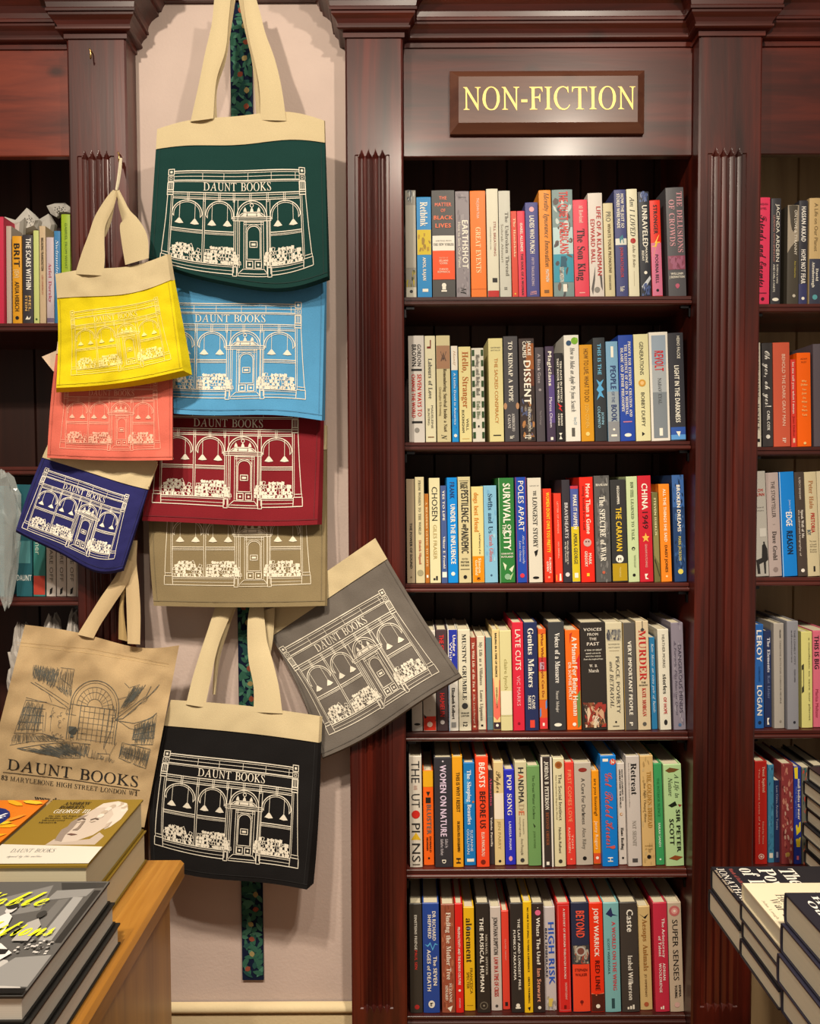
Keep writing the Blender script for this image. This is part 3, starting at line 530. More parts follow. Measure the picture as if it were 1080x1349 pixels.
def builtin_loops(ch, off):
    """outline of a letter of Blender's own built-in alphabet"""
    c = bpy.data.curves.new('letter', 'FONT')
    c.offset = off
    c.resolution_u = 2
    c.fill_mode = 'NONE'
    o = bpy.data.objects.new('letter', c)
    COL.objects.link(o)

    def verts(s):
        c.body = s
        dg = bpy.context.evaluated_depsgraph_get()
        dg.update()
        me = o.evaluated_get(dg).to_mesh()
        vs = [(v.co.x, v.co.y) for v in me.vertices]
        es = [tuple(e.vertices) for e in me.edges]
        o.evaluated_get(dg).to_mesh_clear()
        return vs, es
    wide = max(x for x, y in verts(ch + 'I')[0]) - max(x for x, y in verts('I')[0])
    vs, es = verts(ch)
    bpy.data.objects.remove(o)
    bpy.data.curves.remove(c)
    nb = {}
    for a, b in es:
        nb.setdefault(a, []).append(b)
        nb.setdefault(b, []).append(a)
    seen, loops = set(), []
    for s in range(len(vs)):
        if s in seen or s not in nb:
            continue
        l, cur = [s], s
        seen.add(s)
        while True:
            n = [x for x in nb[cur] if x not in seen]
            if not n:
                break
            cur = n[0]
            seen.add(cur)
            l.append(cur)
        if len(l) > 2:
            loops.append([vs[k] for k in l])
    return wide + off * 1.6, loops


for fk, off in (('S', 0.0), ('B', 0.006)):
    FONTS[fk] = {}
    for ch in 'ABCDEFGHIJKLMNOPQRSTUVWXYZabcdefghijklmnopqrstuvwxyz0123456789&?!.,-:/()':
        FONTS[fk][ch] = builtin_loops(ch, 0.0 if (off and ch in '069gae8') else off)
GLYPH = {}


def glyph(font, ch):
    k = (font, ch)
    if k in GLYPH:
        return GLYPH[k]
    g = FONTS[font].get(ch)
    if g is None:
        g = FONTS['E'].get(ch) or FONTS['B'].get(ch)
    if g is None:
        GLYPH[k] = (0.3, [], [])
        return GLYPH[k]
    adv, loops = g
    flat = [p for l in loops for p in l]
    tri = geometry.tessellate_polygon([[Vector((x, y, 0)) for x, y in l] for l in loops]) if loops else []
    out = []
    for t in tri:
        a, b, c = (flat[i] for i in t)
        if (b[0] - a[0]) * (c[1] - a[1]) - (b[1] - a[1]) * (c[0] - a[0]) < 0:
            t = (t[0], t[2], t[1])
        out.append(tuple(t))
    GLYPH[k] = (adv, flat, out)
    return GLYPH[k]


CAPH = {k: max(y for l in FONTS[k]['H'][1] for x, y in l) for k in FONTS}


def text_width(s, font):
    w = 0.0
    for ch in s:
        w += 0.27 if ch == ' ' else glyph(font, ch)[0] + (.045 if font == 'B' else 0)
    return w


def lay_text(mb, s, font, m, fn):
    """fn(u, v): u runs 0..1 along the line, v = 0 at the baseline and 1 at capital height"""
    W = text_width(s, font)
    ch_h = CAPH[font]
    x = 0.0
    for ch in s:
        if ch == ' ':
            x += 0.27
            continue
        adv, flat, tri = glyph(font, ch)
        if flat:
            for dx, dy in (((-.03, -.014), (.03, .014), (0, 0)) if font == 'B' else ((0, 0),)):
                mb.tris([fn((x + a + dx) / W, (b + dy) / ch_h) for a, b in flat], tri, m)
        x += adv + (.045 if font == 'B' else 0)


def ribbon(pts, w, step):
    """subdivided polyline as rows of (left, right) pairs in its own plane"""
    P = []
    for i in range(len(pts) - 1):
        (x0, y0), (x1, y1) = pts[i], pts[i + 1]
        n = max(1, int(math.ceil(math.hypot(x1 - x0, y1 - y0) / step)))
        for k in range(n):
            P.append((x0 + (x1 - x0) * k / n, y0 + (y1 - y0) * k / n))
    P.append(pts[-1])
    L = []
    closed = math.hypot(P[0][0] - P[-1][0], P[0][1] - P[-1][1]) < 1e-6 and len(P) > 3
    for i, (x, y) in enumerate(P):
        a = P[i - 1] if i > 0 else (P[-2] if closed else P[0])
        b = P[i + 1] if i + 1 < len(P) else (P[1] if closed else P[-1])
        dx, dy = b[0] - a[0], b[1] - a[1]
        d = math.hypot(dx, dy) or 1.0
        nx, ny = -dy / d * w / 2, dx / d * w / 2
        L.append(((x + nx, y + ny), (x - nx, y - ny)))
    return L


def stroke(mb, pts, w, step, m, fn):
    L = ribbon(pts, w, step)
    mb.grid([[fn(*a), fn(*b)] for a, b in L], m, smooth=False)


def poly(mb, pts, m, fn):
    mb.face([fn(*p) for p in pts], m)


def arc(cx, cy, rx, ry, a0, a1, n=16):
    return [(cx + rx * math.cos(math.radians(a0 + (a1 - a0) * k / n)), cy - ry * math.sin(math.radians(a0 + (a1 - a0) * k / n))) for k in range(n + 1)]


def sm(t):
    t = max(0.0, min(1.0, t))
    return t * t * (3 - 2 * t)

# ------------------------------------------------------------------ the room and its bookcases
MAHOG = wood('dark_mahogany', '240a07', '41130c', '621f12', (26, 26, 1.6), 0.36, 0.0, 0.2)
MAHOG_H = wood('dark_mahogany_level_grain', '280c08', '44150d', '602114', (1.6, 22, 24), 0.36, 0.55, 0.2)
MAHOG_RED = wood('red_mahogany_with_knots', '42160e', '6a2717', '83351f', (2.2, 20, 22), 0.36, 0.75, 0.25)
SHELFW = wood('shelf_mahogany', '2a0d0a', '431711', '5a2218', (1.6, 20, 20), 0.4, 0.0, 0.2)
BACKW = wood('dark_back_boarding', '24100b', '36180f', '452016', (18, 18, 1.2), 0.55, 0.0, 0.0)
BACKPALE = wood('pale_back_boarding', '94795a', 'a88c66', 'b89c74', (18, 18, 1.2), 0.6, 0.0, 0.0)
SIGNW = wood('sign_oak', '43231a', '5a3425', '6b4330', (1.6, 20, 20), 0.4, 0.35, 0.3)
HONEY = wood('honey_oak', '84561c', 'a06c26', 'b98638', (30, 2.0, 30), 0.35, 0.0, 0.35)
HONEY_V = wood('honey_oak_upright_grain', '7c5220', '98682a', 'ac7a34', (30, 30, 1.6), 0.4, 0.0, 0.3)

Y_FACE, Y_FRIEZE, Y_SHELF, Y_SPINE, Y_BACK, Y_WALL = 1.700, 1.740, 1.735, 1.745, 1.955, 1.760
Z_CAP = at(500, 51, Y_FACE).z
XP1, XP2 = at(458.5, 644, Y_FACE).x, at(533, 644, Y_FACE).x
XP3, XP4 = at(916.5, 644, Y_FACE).x, at(998, 644, Y_FACE).x
XL1, XL2 = at(99, 644, Y_FACE).x, at(175.5, 644, Y_FACE).x
X_FAR_R, X_FAR_L = 1.16, -1.22
Z_TOP = Z_CAP + 0.155


def plaster(name, c):
    m = bpy.data.materials.new(name)
    m.use_nodes = True
    nt = m.node_tree
    b = nt.nodes['Principled BSDF']
    b.inputs['Roughness'].default_value = 0.8
    tc = nt.nodes.new('ShaderNodeTexCoord')
    n1 = nt.nodes.new('ShaderNodeTexNoise')
    n1.inputs['Scale'].default_value = 9
    n1.inputs['Detail'].default_value = 7
    nt.links.new(tc.outputs['Object'], n1.inputs['Vector'])
    cr = nt.nodes.new('ShaderNodeValToRGB')
    k = lin(c)
    cr.color_ramp.elements[0].color = (k[0] * .88, k[1] * .87, k[2] * .86, 1)
    cr.color_ramp.elements[1].color = (min(1, k[0] * 1.08), min(1, k[1] * 1.07), min(1, k[2] * 1.06), 1)
    nt.links.new(n1.outputs['Fac'], cr.inputs[0])
    nt.links.new(cr.outputs[0], b.inputs['Base Color'])
    n2 = nt.nodes.new('ShaderNodeTexNoise')
    n2.inputs['Scale'].default_value = 160
    nt.links.new(tc.outputs['Object'], n2.inputs['Vector'])
    bp = nt.nodes.new('ShaderNodeBump')
    bp.inputs['Strength'].default_value = 0.25
    bp.inputs['Distance'].default_value = 0.002
    nt.links.new(n2.outputs['Fac'], bp.inputs['Height'])
    nt.links.new(bp.outputs['Normal'], b.inputs['Normal'])
    return m


PINK = plaster('pale_pink_plaster', 'cbb7ad')
CREAM = plaster('cream_gloss_paint', 'dcc9a0')
fb = MB()
fb.box(-2.2, 2.2, -1.2, 2.2, -0.05, 0.0, HONEY)
struct_(fb.build('floor'))
wb = MB()
wb.box(XL2 - 0.02, XP1 + 0.02, Y_WALL, Y_WALL + 0.2, 0.0, 3.0, PINK)
struct_(wb.build('wall_back'))
hb = MB()
hb.box(-2.2, 2.2, 1.99, 2.19, 0.0, 3.0, PINK)
struct_(hb.build('wall_rear'))
z_sk = at(330, 1318, Y_WALL).z
kb = MB()
kb.box(XL2 + 0.001, XP1 - 0.001, Y_WALL - 0.012, Y_WALL, 0.0, z_sk - 0.028, CREAM)
rows = []
for k in range(13):
    a = math.pi * k / 12
    rows.append([(x, Y_WALL - 0.004 - 0.016 * math.sin(a), z_sk - 0.012 + 0.012 * math.cos(a)) for x in (XL2 + 0.001, XP1 - 0.001)])
kb.grid(rows, CREAM)
struct_(kb.build('baseboard_back'))
tb = MB()
ztr = at(300, 5, Y_WALL).z
for k, (dz, dy) in enumerate(((0, .012), (.02, .02), (.05, .03))):
    tb.box(XL2 + 0.001, XP1 - 0.001, Y_WALL - dy, Y_WALL, ztr + dz, ztr + dz + .06, MAHOG_H)
struct_(tb.build('trim_1'))

# crown moulding: outward distance and height of its section, in metres
CROWN = [(0, 0), (.004, .001), (.004, .012), (.013, .013), (.0165, .015), (.0165, .019), (.013, .0205), (.0145, .025), (.019, .032), (.025, .037),
         (.027, .039), (.027, .044), (.031, .0445), (.031, .050), (.029, .053), (.031, .063), (.038, .074), (.049, .083), (.054, .085), (.054, .094),
         (.060, .095), (.064, .105), (.072, .117), (.086, .126), (.086, .148), (0, .150)]


def sweep(mb, path, prof, z0, m):
    """mitred sweep of a section along a plan path; the outside is on the path's right-hand side"""
    n = len(path)
    rows = [[] for _ in prof]
    for i in range(n):
        p = Vector(path[i])
        d0 = (p - Vector(path[i - 1])).normalized() if i > 0 else None
        d1 = (Vector(path[i + 1]) - p).normalized() if i < n - 1 else None
        d0 = d0 or d1
        d1 = d1 or d0
        n0, n1 = Vector((d0.y, -d0.x)), Vector((d1.y, -d1.x))
        mit = (n0 + n1)
        mit = mit / max(0.3, mit.dot(n0))
        for k, (o, z) in enumerate(prof):
            q = p + mit * o
            rows[k].append((q.x, q.y, z0 + z))
    mb.grid(rows, m, smooth=False)


def pilaster(mb, x0, x1, zf0, zf1, m):
    """plain-faced post with four V flutes that end in points"""
    w = x1 - x0
    f0, f1 = x0 + w * 0.13 + 0.003, x0 + w * 0.76
    pitch = (f1 - f0) / 5.0
    centres = [f0 + pitch * (k + 1) for k in range(4)]
    xs = [x0, x0 + 0.004]
    nx = 60
    xs += [f0 - 0.006 + (f1 - f0 + 0.012) * k / nx for k in range(nx + 1)] + [x1 - 0.004, x1]
    tip = 0.022
    zs = [0.0, zf0 - tip - 0.01] + [zf0 - tip + tip * k / 12 for k in range(13)]
    zs += [zf1 - 0.001] + [zf1 + tip * k / 12 for k in range(13)] + [zf1 + tip + 0.01, Z_TOP]

    def depth(x, z):
        e = 0.0
        if z > zf1:
            e = (z - zf1) / tip
        elif z < zf0:
            e = (zf0 - z) / tip
        if e >= 1.0:
            return 0.0
        hw = pitch * 0.5 * (1 - e) ** 2.0
        d = 0.0
        for c in centres:
            t = abs(x - c)
            if t < hw:
                d = max(d, 0.0075 * (hw / (pitch * 0.5)) * (1 - t / hw) ** 0.8)
        if f0 <= x <= f1 and e < 0.25:
            if x < f0 + pitch * .5 or x > f1 - pitch * .5:
                d = max(d, 0.0025)
        return d

    rows = []
    for z in zs:
        rows.append([(x, Y_FACE + depth(x, z) + (0.003 if x in (x0, x1) else 0), z) for x in xs])
    mb.grid(rows, m, smooth=False)
    for x, fl in ((x0, 0), (x1, 1)):
        q = [(x, Y_FACE + 0.003, 0), (x, Y_FACE + 0.003, Z_TOP), (x, Y_BACK + .02, Z_TOP), (x, Y_BACK + .02, 0)]
        mb.face(q if fl == 0 else q[::-1], m)


def shelf_board(mb, x0, x1, zt, m):
    prof = [(Y_BACK, zt), (Y_SHELF + .001, zt), (Y_SHELF, zt - .001), (Y_SHELF, zt - .007), (Y_SHELF + .002, zt - .008), (Y_SHELF + .002, zt - .0095), (Y_SHELF - .003, zt - .011),
            (Y_SHELF - .0045, zt - .013), (Y_SHELF - .0045, zt - .0165), (Y_SHELF - .002, zt - .019), (Y_SHELF + .004, zt - .020), (Y_BACK, zt - .020)]
    mb.grid([[(x0, y, z), (x1, y, z)] for y, z in prof], m, smooth=False)
    for x in (x0, x1):
        mb.face([(x, y, z) for y, z in prof], m)


def back_boards(mb, x0, x1, z0, z1, m, pitch, start):
    """one boarded back with V joints"""
    xs = [x0]
    x = start
    while x < x1:
        if x > x0 + 0.01:
            xs.append(x)
        x += pitch
    xs.append(x1)
    g = 0.003
    pr = []
    for i in range(len(xs) - 1):
        pr += [(xs[i] + (g if i else 0), Y_BACK), (xs[i + 1] - (g if i < len(xs) - 2 else 0), Y_BACK)]
        if i < len(xs) - 2:
            pr.append((xs[i + 1], Y_BACK + 0.008))
    mb.grid([[(x, y, z0) for x, y in pr], [(x, y, z1) for x, y in pr]], m, smooth=False)
    mb.face([(x0, Y_BACK + .012, z0), (x1, Y_BACK + .012, z0), (x1, Y_BACK + .012, z1), (x0, Y_BACK + .012, z1)], m)


CLIP = mat('3a3a3c', 'metal')


def fit_shelves(root, x0, x1, ybs, m=SHELFW):
    zs = []
    for yb in ybs:
        z = at(720, yb, Y_SPINE).z
        zs.append(z)
        b = MB()
        shelf_board(b, x0, x1, z, m)
        part(b, 'shelf', root)
        for x, s in ((x0, 1), (x1, -1)):
            if abs(x) > 1.1:
                continue
            c = MB()
            c.box(min(x, x + s * .022), max(x, x + s * .022), Y_SHELF + .004, Y_SHELF + .012, z - .0265, z - .0205, CLIP)
            c.box(min(x, x + s * .004), max(x, x + s * .004), Y_SHELF + .004, Y_SHELF + .012, z - .045, z - .0205, CLIP)
            part(c, 'shelf_clip', root)
    return zs


ROWS_M = [392, 582.3, 768, 963, 1142.5, 1334.5]
ROWS_R = [403, 590.5, 761.5, 961.5, 1140.5]
ROWS_L = [424, 612, 783.5, 968]
ZF1 = at(490, 207, Y_FACE).z
ZF0 = at(490, 1326, Y_FACE).z

mid = thing('bookcase', 'tall dark mahogany bookcase under the carved non-fiction sign, between two fluted posts', 'bookcase', ((XP1 + XP4) / 2, Y_BACK, 0))
b = MB(); pilaster(b, XP1, XP2, ZF0, ZF1, MAHOG); part(b, 'pilaster', mid)
b = MB(); pilaster(b, XP3, XP4, ZF0, ZF1, MAHOG); part(b, 'pilaster', mid)
b = MB()
sweep(b, [(XP1, Y_WALL + .05), (XP1, Y_FACE), (XP2, Y_FACE), (XP2, Y_FRIEZE), (XP3, Y_FRIEZE), (XP3, Y_FACE), (XP4, Y_FACE), (XP4, Y_FRIEZE), (X_FAR_R, Y_FRIEZE)], CROWN, Z_CAP, MAHOG_H)
part(b, 'cornice', mid)
z_f0 = at(720, 206, Y_FRIEZE).z
b = MB()
b.box(XP2, XP3, Y_FRIEZE, Y_FRIEZE + .02, z_f0, Z_TOP, MAHOG_H, .002)
part(b, 'frieze', mid)
b = MB()
back_boards(b, XP2, XP3, 0.0, Z_TOP, BACKW, 0.0925, at(620, 640, Y_BACK).x - 3 * 0.0925)
part(b, 'back_panel', mid)
b = MB()
b.box(XP2, XP3, Y_SHELF + .01, Y_SHELF + .03, 0.0, at(720, 1334.5, Y_SPINE).z - .12, MAHOG_H)
part(b, 'base_panel', mid)
Z_M = fit_shelves(mid, XP2 + .001, XP3 - .001, ROWS_M)

rt = thing('bookcase', 'bookcase with pale back boards cut off by the frame edge, beside the non-fiction bookcase', 'bookcase', (XP4, Y_BACK, 0))
b = MB()
b.box(XP4 + .001, X_FAR_R, Y_FRIEZE + .0005, Y_FRIEZE + .02, at(1040, 203, Y_FRIEZE).z, Z_CAP + .148, MAHOG_H, .002)
part(b, 'frieze', rt)
b = MB()
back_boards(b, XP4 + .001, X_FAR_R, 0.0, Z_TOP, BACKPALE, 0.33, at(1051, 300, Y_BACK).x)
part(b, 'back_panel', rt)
b = MB()
b.box(X_FAR_R - .02, X_FAR_R, Y_FRIEZE + .021, Y_BACK, 0.0, Z_TOP, MAHOG)
part(b, 'side_panel', rt)
Z_R = fit_shelves(rt, XP4 + .002, X_FAR_R - .021, ROWS_R)

lf = thing('bookcase', 'dark bookcase cut off by the frame edge, its fluted post hung with small tote bags', 'bookcase', (XL1, Y_BACK, 0))
b = MB(); pilaster(b, XL1, XL2, ZF0, ZF1, MAHOG); part(b, 'pilaster', lf)
b = MB()
sweep(b, [(X_FAR_L, Y_FRIEZE), (XL1, Y_FRIEZE), (XL1, Y_FACE), (XL2, Y_FACE), (XL2, Y_WALL + .05)], CROWN, Z_CAP, MAHOG_H)
part(b, 'cornice', lf)
b = MB()
b.box(X_FAR_L, XL1, Y_FRIEZE, Y_FRIEZE + .02, at(40, 206, Y_FRIEZE).z, Z_TOP, MAHOG_RED, .002)
part(b, 'frieze', lf)
b = MB()
back_boards(b, X_FAR_L, XL1, 0.0, Z_TOP, BACKW, 0.11, X_FAR_L + .05)
part(b, 'back_panel', lf)
b = MB()
b.box(X_FAR_L, X_FAR_L + .02, Y_FRIEZE, Y_BACK, 0.0, Z_TOP, MAHOG)
part(b, 'side_panel', lf)
Z_L = fit_shelves(lf, X_FAR_L + .021, XL1 - .001, ROWS_L)

# the carved sign
sg = thing('sign', 'wooden sign board with sloping edges and gilt capitals reading NON-FICTION', 'sign', at(722, 172, Y_FRIEZE))
s0, s1 = at(593, 173.5, Y_FRIEZE - .022), at(851, 89, Y_FRIEZE - .022)
b = MB()
bv = 0.0185
o_ = [(s0.x, s0.z), (s1.x, s0.z), (s1.x, s1.z), (s0.x, s1.z)]
i_ = [(s0.x + bv, s0.z + bv), (s1.x - bv, s0.z + bv), (s1.x - bv, s1.z - bv), (s0.x + bv, s1.z - bv)]
yo, yi = Y_FRIEZE - .010, Y_FRIEZE - .024
yb_s = Y_FRIEZE - .0003
for k in range(4):
    l = (k + 1) % 4
    b.face([(o_[k][0], yo, o_[k][1]), (o_[l][0], yo, o_[l][1]), (i_[l][0], yi, i_[l][1]), (i_[k][0], yi, i_[k][1])], SIGNW)
    b.face([(o_[k][0], yb_s, o_[k][1]), (o_[l][0], yb_s, o_[l][1]), (o_[l][0], yo, o_[l][1]), (o_[k][0], yo, o_[k][1])], SIGNW)
b.face([(x, yi, z) for x, z in i_], SIGNW)
part(b, 'board', sg)
b = MB()
t0, t1 = at(609, 145, yi), at(838, 114, yi)
GILT = mat('f0d27a', 'foil')
lay_text(b, 'NON-FICTION', 'R', GILT, lambda u, v: (t0.x + (t1.x - t0.x) * u, yi - .0008, t0.z + (t1.z - t0.z) * v))
part(b, 'lettering', sg)['label'] = 'gilt capital lettering'

# ------------------------------------------------------------------ tote bags
PRINTW = 'e6decc'
CREAMCLOTH = 'cdbb94'


def bilin(c, u, v):
    (ax, ay), (bx, by), (cx, cy), (dx, dy) = c      # TL, TR, BR, BL
    return (ax * (1 - u) * (1 - v) + bx * u * (1 - v) + cx * u * v + dx * (1 - u) * v,
            ay * (1 - u) * (1 - v) + by * u * (1 - v) + cy * u * v + dy * (1 - u) * v)


class Cloth:
    """the front face of one hanging bag: u left to right, v top to bottom"""

    def __init__(s, corners, Y, top=(0, 0, 0), bot=(0, 0, 0), left=0, right=0, bulge=.006, wr=.003, seed=0.0, wsc=9.0):
        s.c, s.Y, s.top, s.bot, s.left, s.right, s.bulge, s.wr, s.seed, s.wsc = corners, Y, top, bot, left, right, bulge, wr, seed, wsc

    @staticmethod
    def curve(k, t):
        return k[0] * math.sin(math.pi * t) + k[1] * math.sin(2 * math.pi * t) + k[2] * math.sin(3 * math.pi * t)

    def px(s, u, v):
        x, y = bilin(s.c, u, v)
        y += s.curve(s.top, u) * max(0.0, 1 - v) ** 1.6 + s.curve(s.bot, u) * max(0.0, v) ** 1.6
        x += s.left * math.sin(math.pi * v) * (1 - u) ** 2 + s.right * math.sin(math.pi * v) * u ** 2
        return x, y

    def depth(s, u, v):
        a, b, c, d = s.Y
        y = a * (1 - u) * (1 - v) + b * u * (1 - v) + c * u * v + d * (1 - u) * v
        e = max(0, math.sin(math.pi * min(1, max(0, u)))) ** .6 * max(0, math.sin(math.pi * min(1, max(0, .15 + .85 * v)))) ** .6
        y -= s.bulge * e
        p = Vector((u * s.wsc * .5 + s.seed, v * s.wsc * .35, s.seed * 1.7))
        y -= 1.5 * s.wr * (noise.noise(p) + .5 * noise.noise(p * 2.3 + Vector((3, 1, 2))) + .22 * noise.noise(p * 5.1))
        q = Vector((u * 2.2 + v * 1.5 + s.seed, v * 1.2 - u * .8, s.seed * 3.1 + 7))
        y -= s.wr * 1.1 * noise.noise(q)
        return y

    def at(s, u, v, dy=0.0):
        x, y = s.px(u, v)
        return at(x, y, s.depth(u, v) + dy)

    def inv(s, X, Yp):
        u, v = .5, .5
        for _ in range(12):
            x, y = s.px(u, v)
            e = 1e-4
            xu, yu = s.px(u + e, v)
            xv, yv = s.px(u, v + e)
            a, b_, c, d = (xu - x) / e, (xv - x) / e, (yu - y) / e, (yv - y) / e
            det = a * d - b_ * c or 1e-9
            rx, ry = X - x, Yp - y
            u += (d * rx - b_ * ry) / det
            v += (a * ry - c * rx) / det
        return u, v


def sheet(mb, front, back, us, v0, v1, nv, m):
    """closed two-sided cloth between v0(u) and v1(u)"""
    F = [[front(u, v0(u) + (v1(u) - v0(u)) * k / nv) for u in us] for k in range(nv + 1)]
    B = [[back(u, v0(u) + (v1(u) - v0(u)) * k / nv) for u in us] for k in range(nv + 1)]
    mb.grid(F, m, flip=True)
    mb.grid(B, m)
    mb.grid([[f[0] for f in F], [b[0] for b in B]], m)
    mb.grid([[f[-1] for f in F], [b[-1] for b in B]], m, flip=True)
    mb.grid([F[0], B[0]], m, flip=True)
    mb.grid([F[-1], B[-1]], m)


# the shop front drawing printed on the small totes, 100 wide and 67 high
def shopfront():
    S, Pl = [], []          # strokes (points, width), filled shapes
    ln = lambda *p, w=.62: S.append((list(p), w))
    for x0 in (0.3, 92.8):          # side posts
        ln((x0, .8), (x0 + 4, .8), (x0 + 4, 4.8), (x0, 4.8), (x0, .8), w=.8)
        Pl.append([(x0 + 1.2, 2), (x0 + 2.8, 2), (x0 + 2.8, 3.6), (x0 + 1.2, 3.6)])
        ln((x0, 5.6), (x0 + 4, 5.6), (x0 + 4, 9), (x0, 9), (x0, 5.6))
        ln((x0 + 1.2, 6.6), (x0 + 2.8, 6.6), (x0 + 2.8, 8), (x0 + 1.2, 8), (x0 + 1.2, 6.6))
        for k in range(4):
            ln((x0 + .3 + k * 1.1, 10), (x0 + .3 + k * 1.1, 15), w=.5)
        for y in (9.8, 15.2, 16.6, 18.4):
            ln((x0 - .2, y), (x0 + 4.2, y), w=.9)
    ln((.2, 10), (.2, 19)); ln((4.3, 10), (4.3, 19)); ln((92.6, 10), (92.6, 19)); ln((96.9, 10), (96.9, 19))
    ln((.6, 19), (.2, 35), (-1.2, 59)); ln((4.4, 19), (4.0, 59)); ln((3.2, 19), (3.0, 59), w=.4)
    ln((93.0, 19), (93.6, 59)); ln((96.8, 19), (98.0, 40), (99.4, 59)); ln((94.2, 19), (94.6, 59), w=.4)
    for x0, x1 in ((-1.6, 3.8), (94.0, 100)):
        ln((x0 + .5, 59), (x1 - .3, 59), (x1 - .3, 61), (x0 + .5, 61), (x0 + .5, 59))
        ln((x0, 61), (x1, 61), (x1 + .2, 67), (x0 - .3, 67), (x0, 61), w=.7)
    # cornice and sign band
    ln((4.5, 2.4), (92.6, 2.4), w=.9); ln((4.5, 3.7), (92.6, 3.7), w=.45); ln((4.5, 6.0), (92.6, 6.0), w=.45)
    for x in (24.5, 39.5, 56.5, 73, 90):
        ln((x, 4), (x, 8.2), w=.4)
    ln((4.5, 8.6), (92.6, 8.6), w=.9); ln((4.5, 9.6), (92.6, 9.6), w=.4)
    ln((4.5, 16.6), (92.6, 16.6), w=.8); ln((4.5, 17.9), (92.6, 17.9), w=.45); ln((4.5, 19.6), (92.6, 19.6), w=.45); ln((4.5, 20.7), (92.6, 20.7), w=.7)
    for x in (15, 26.3, 36.7, 46.8, 58.3, 70.2, 82):
        ln((x - .6, 16.8), (x + .6, 16.8), (x + .5, 22.2), (x - .5, 22.2), (x - .6, 16.8), w=.5)
    # windows: posts, arches, lamps, rails
    for x in (25.6, 26.9, 47.0, 49.6, 69.4, 71.8):
        ln((x, 20.8), (x, 61.5 if x < 40 else 66.5), w=.55)
    for cx, rx in ((14.6, 10.4), (37, 9.6), (82.3, 10.4)):
        ln(*arc(cx, 31, rx, 9.2, 0, 180, 18), w=.8)
        ln(*arc(cx, 31, rx - 1.3, 8.0, 0, 180, 18), w=.5)
        for s in (-1, 1):
            ln((cx + s * rx, 31), (cx + s * (rx - 1.3), 33), (cx + s * (rx - 1.3), 31), w=.6)
        for dx in (-5.2, 5.4):
            ln((cx + dx, 23.2), (cx + dx, 34.4), w=.42)
            Pl.append([(cx + dx - .5, 34.0), (cx + dx + .5, 34.0), (cx + dx + 3.0, 37.2), (cx + dx, 37.7), (cx + dx - 3.0, 37.2)])
        for y, w in ((41.0, .8), (42.2, .5), (43.0, .4)):
            ln((cx - rx - .4, y), (cx + rx + .4, y), w=w)
    rnd = random.Random(4)
    for x0, x1 in ((4.4, 25.2), (27.2, 51.5), (67.5, 93.4)):      # heaped books in the windows
        for r in range(5):
            y = 60.3 - r * 2.15
            x = x0 + (0, .1, .3, 1.2, 4.0)[r] + .5
            while x < x1 - (0, .1, .3, 1.2, 4.0)[r] - .5:
                a = rnd.uniform(-.45, .45)
                w, h = rnd.uniform(.6, 1.0), rnd.uniform(.75, 1.25)
                if rnd.random() < .93:
                    c, s = math.cos(a), math.sin(a)
                    q = [(x + c * i * w - s * j * h, y + s * i * w + c * j * h + rnd.uniform(-.3, .3)) for i, j in ((-1, -1), (1, -1), (1, 1), (-1, 1))]
                    if rnd.random() < .64:
                        Pl.append(q)
                    else:
                        ln(*(q + q[:1]), w=.6)
                x += rnd.uniform(1.45, 2.15)
    ln((3.8, 61.6), (47, 61.6), w=.8); ln((72, 61.6), (94, 61.6), w=.8); ln((3.8, 62.8), (47, 62.8), w=.45); ln((72, 62.8), (94, 62.8), w=.45)
    ln((-1.6, 67), (46.6, 67.4), w=.7); ln((72.2, 67.4), (100, 67), w=.7); ln((3.8, 65), (46.6, 65.2), w=.4); ln((72.2, 65.2), (94, 65), w=.4)
    # door case
    ln(*arc(59.2, 31.5, 10.4, 10.2, 0, 180, 18), w=.8); ln(*arc(59.2, 31.5, 9.0, 8.8, 0, 180, 18), w=.5)
    ln((46.2, 31.4), (72.4, 31.4), (72.4, 33.8), (46.2, 33.8), (46.2, 31.4), w=.7); ln((46.2, 32.6), (72.4, 32.6), w=.5)
    ln((50, 31.2), (52.5, 29.2), (56, 28.4), (62.5, 28.4), (66, 29.2), (68.5, 31.2), w=.7)
    Pl.append([(56.2, 29.0), (62.3, 29.0), (62.3, 30.8), (56.2, 30.8)])
    for x in (54.5, 59.2, 64):
        Pl.append([(x - 1.2, 28.2), (x - .9, 26.8), (x, 25.2), (x + .9, 26.8), (x + 1.2, 28.2)])
    Pl.append([(51.5, 30.8), (54, 29.2), (56, 29.0), (55.4, 31.0)]); Pl.append([(67, 30.8), (64.4, 29.2), (62.6, 29.0), (63, 31.0)])
    ln(*arc(59.2, 24.2, 1.1, 1.1, 0, 360, 10), w=.6)
    for x in (48.2, 50.8, 53.8, 55.2, 65.6, 67.2, 69.9, 71.0):
        ln((x, 34), (x, 63), w=.5)
    ln((53.8, 34.6), (67.2, 34.6), w=.6); ln((53.8, 36), (67.2, 36), w=.45)
    ln((56, 57.4), (56, 41), *arc(60.4, 41, 4.4, 4.0, 180, 0, 10), (64.8, 57.4), (56, 57.4), w=.7)
    ln(*arc(60.4, 41, 5.4, 5.0, 180, 0, 10), w=.45)
    ln((57.8, 46.5), (62.8, 46.5), (62.8, 50), (57.8, 50), (57.8, 46.5), w=.75); Pl.append([(58.9, 47.6), (61.7, 47.6), (61.7, 49), (58.9, 49)])
    for x in (55.6, 61.4):
        ln((x, 58.6), (x + 4.2, 58.6), (x + 4.2, 62.8), (x, 62.8), (x, 58.6), w=.9)
        Pl.append([(x + 1.4, 60), (x + 2.8, 60), (x + 2.8, 61.4), (x + 1.4, 61.4)])
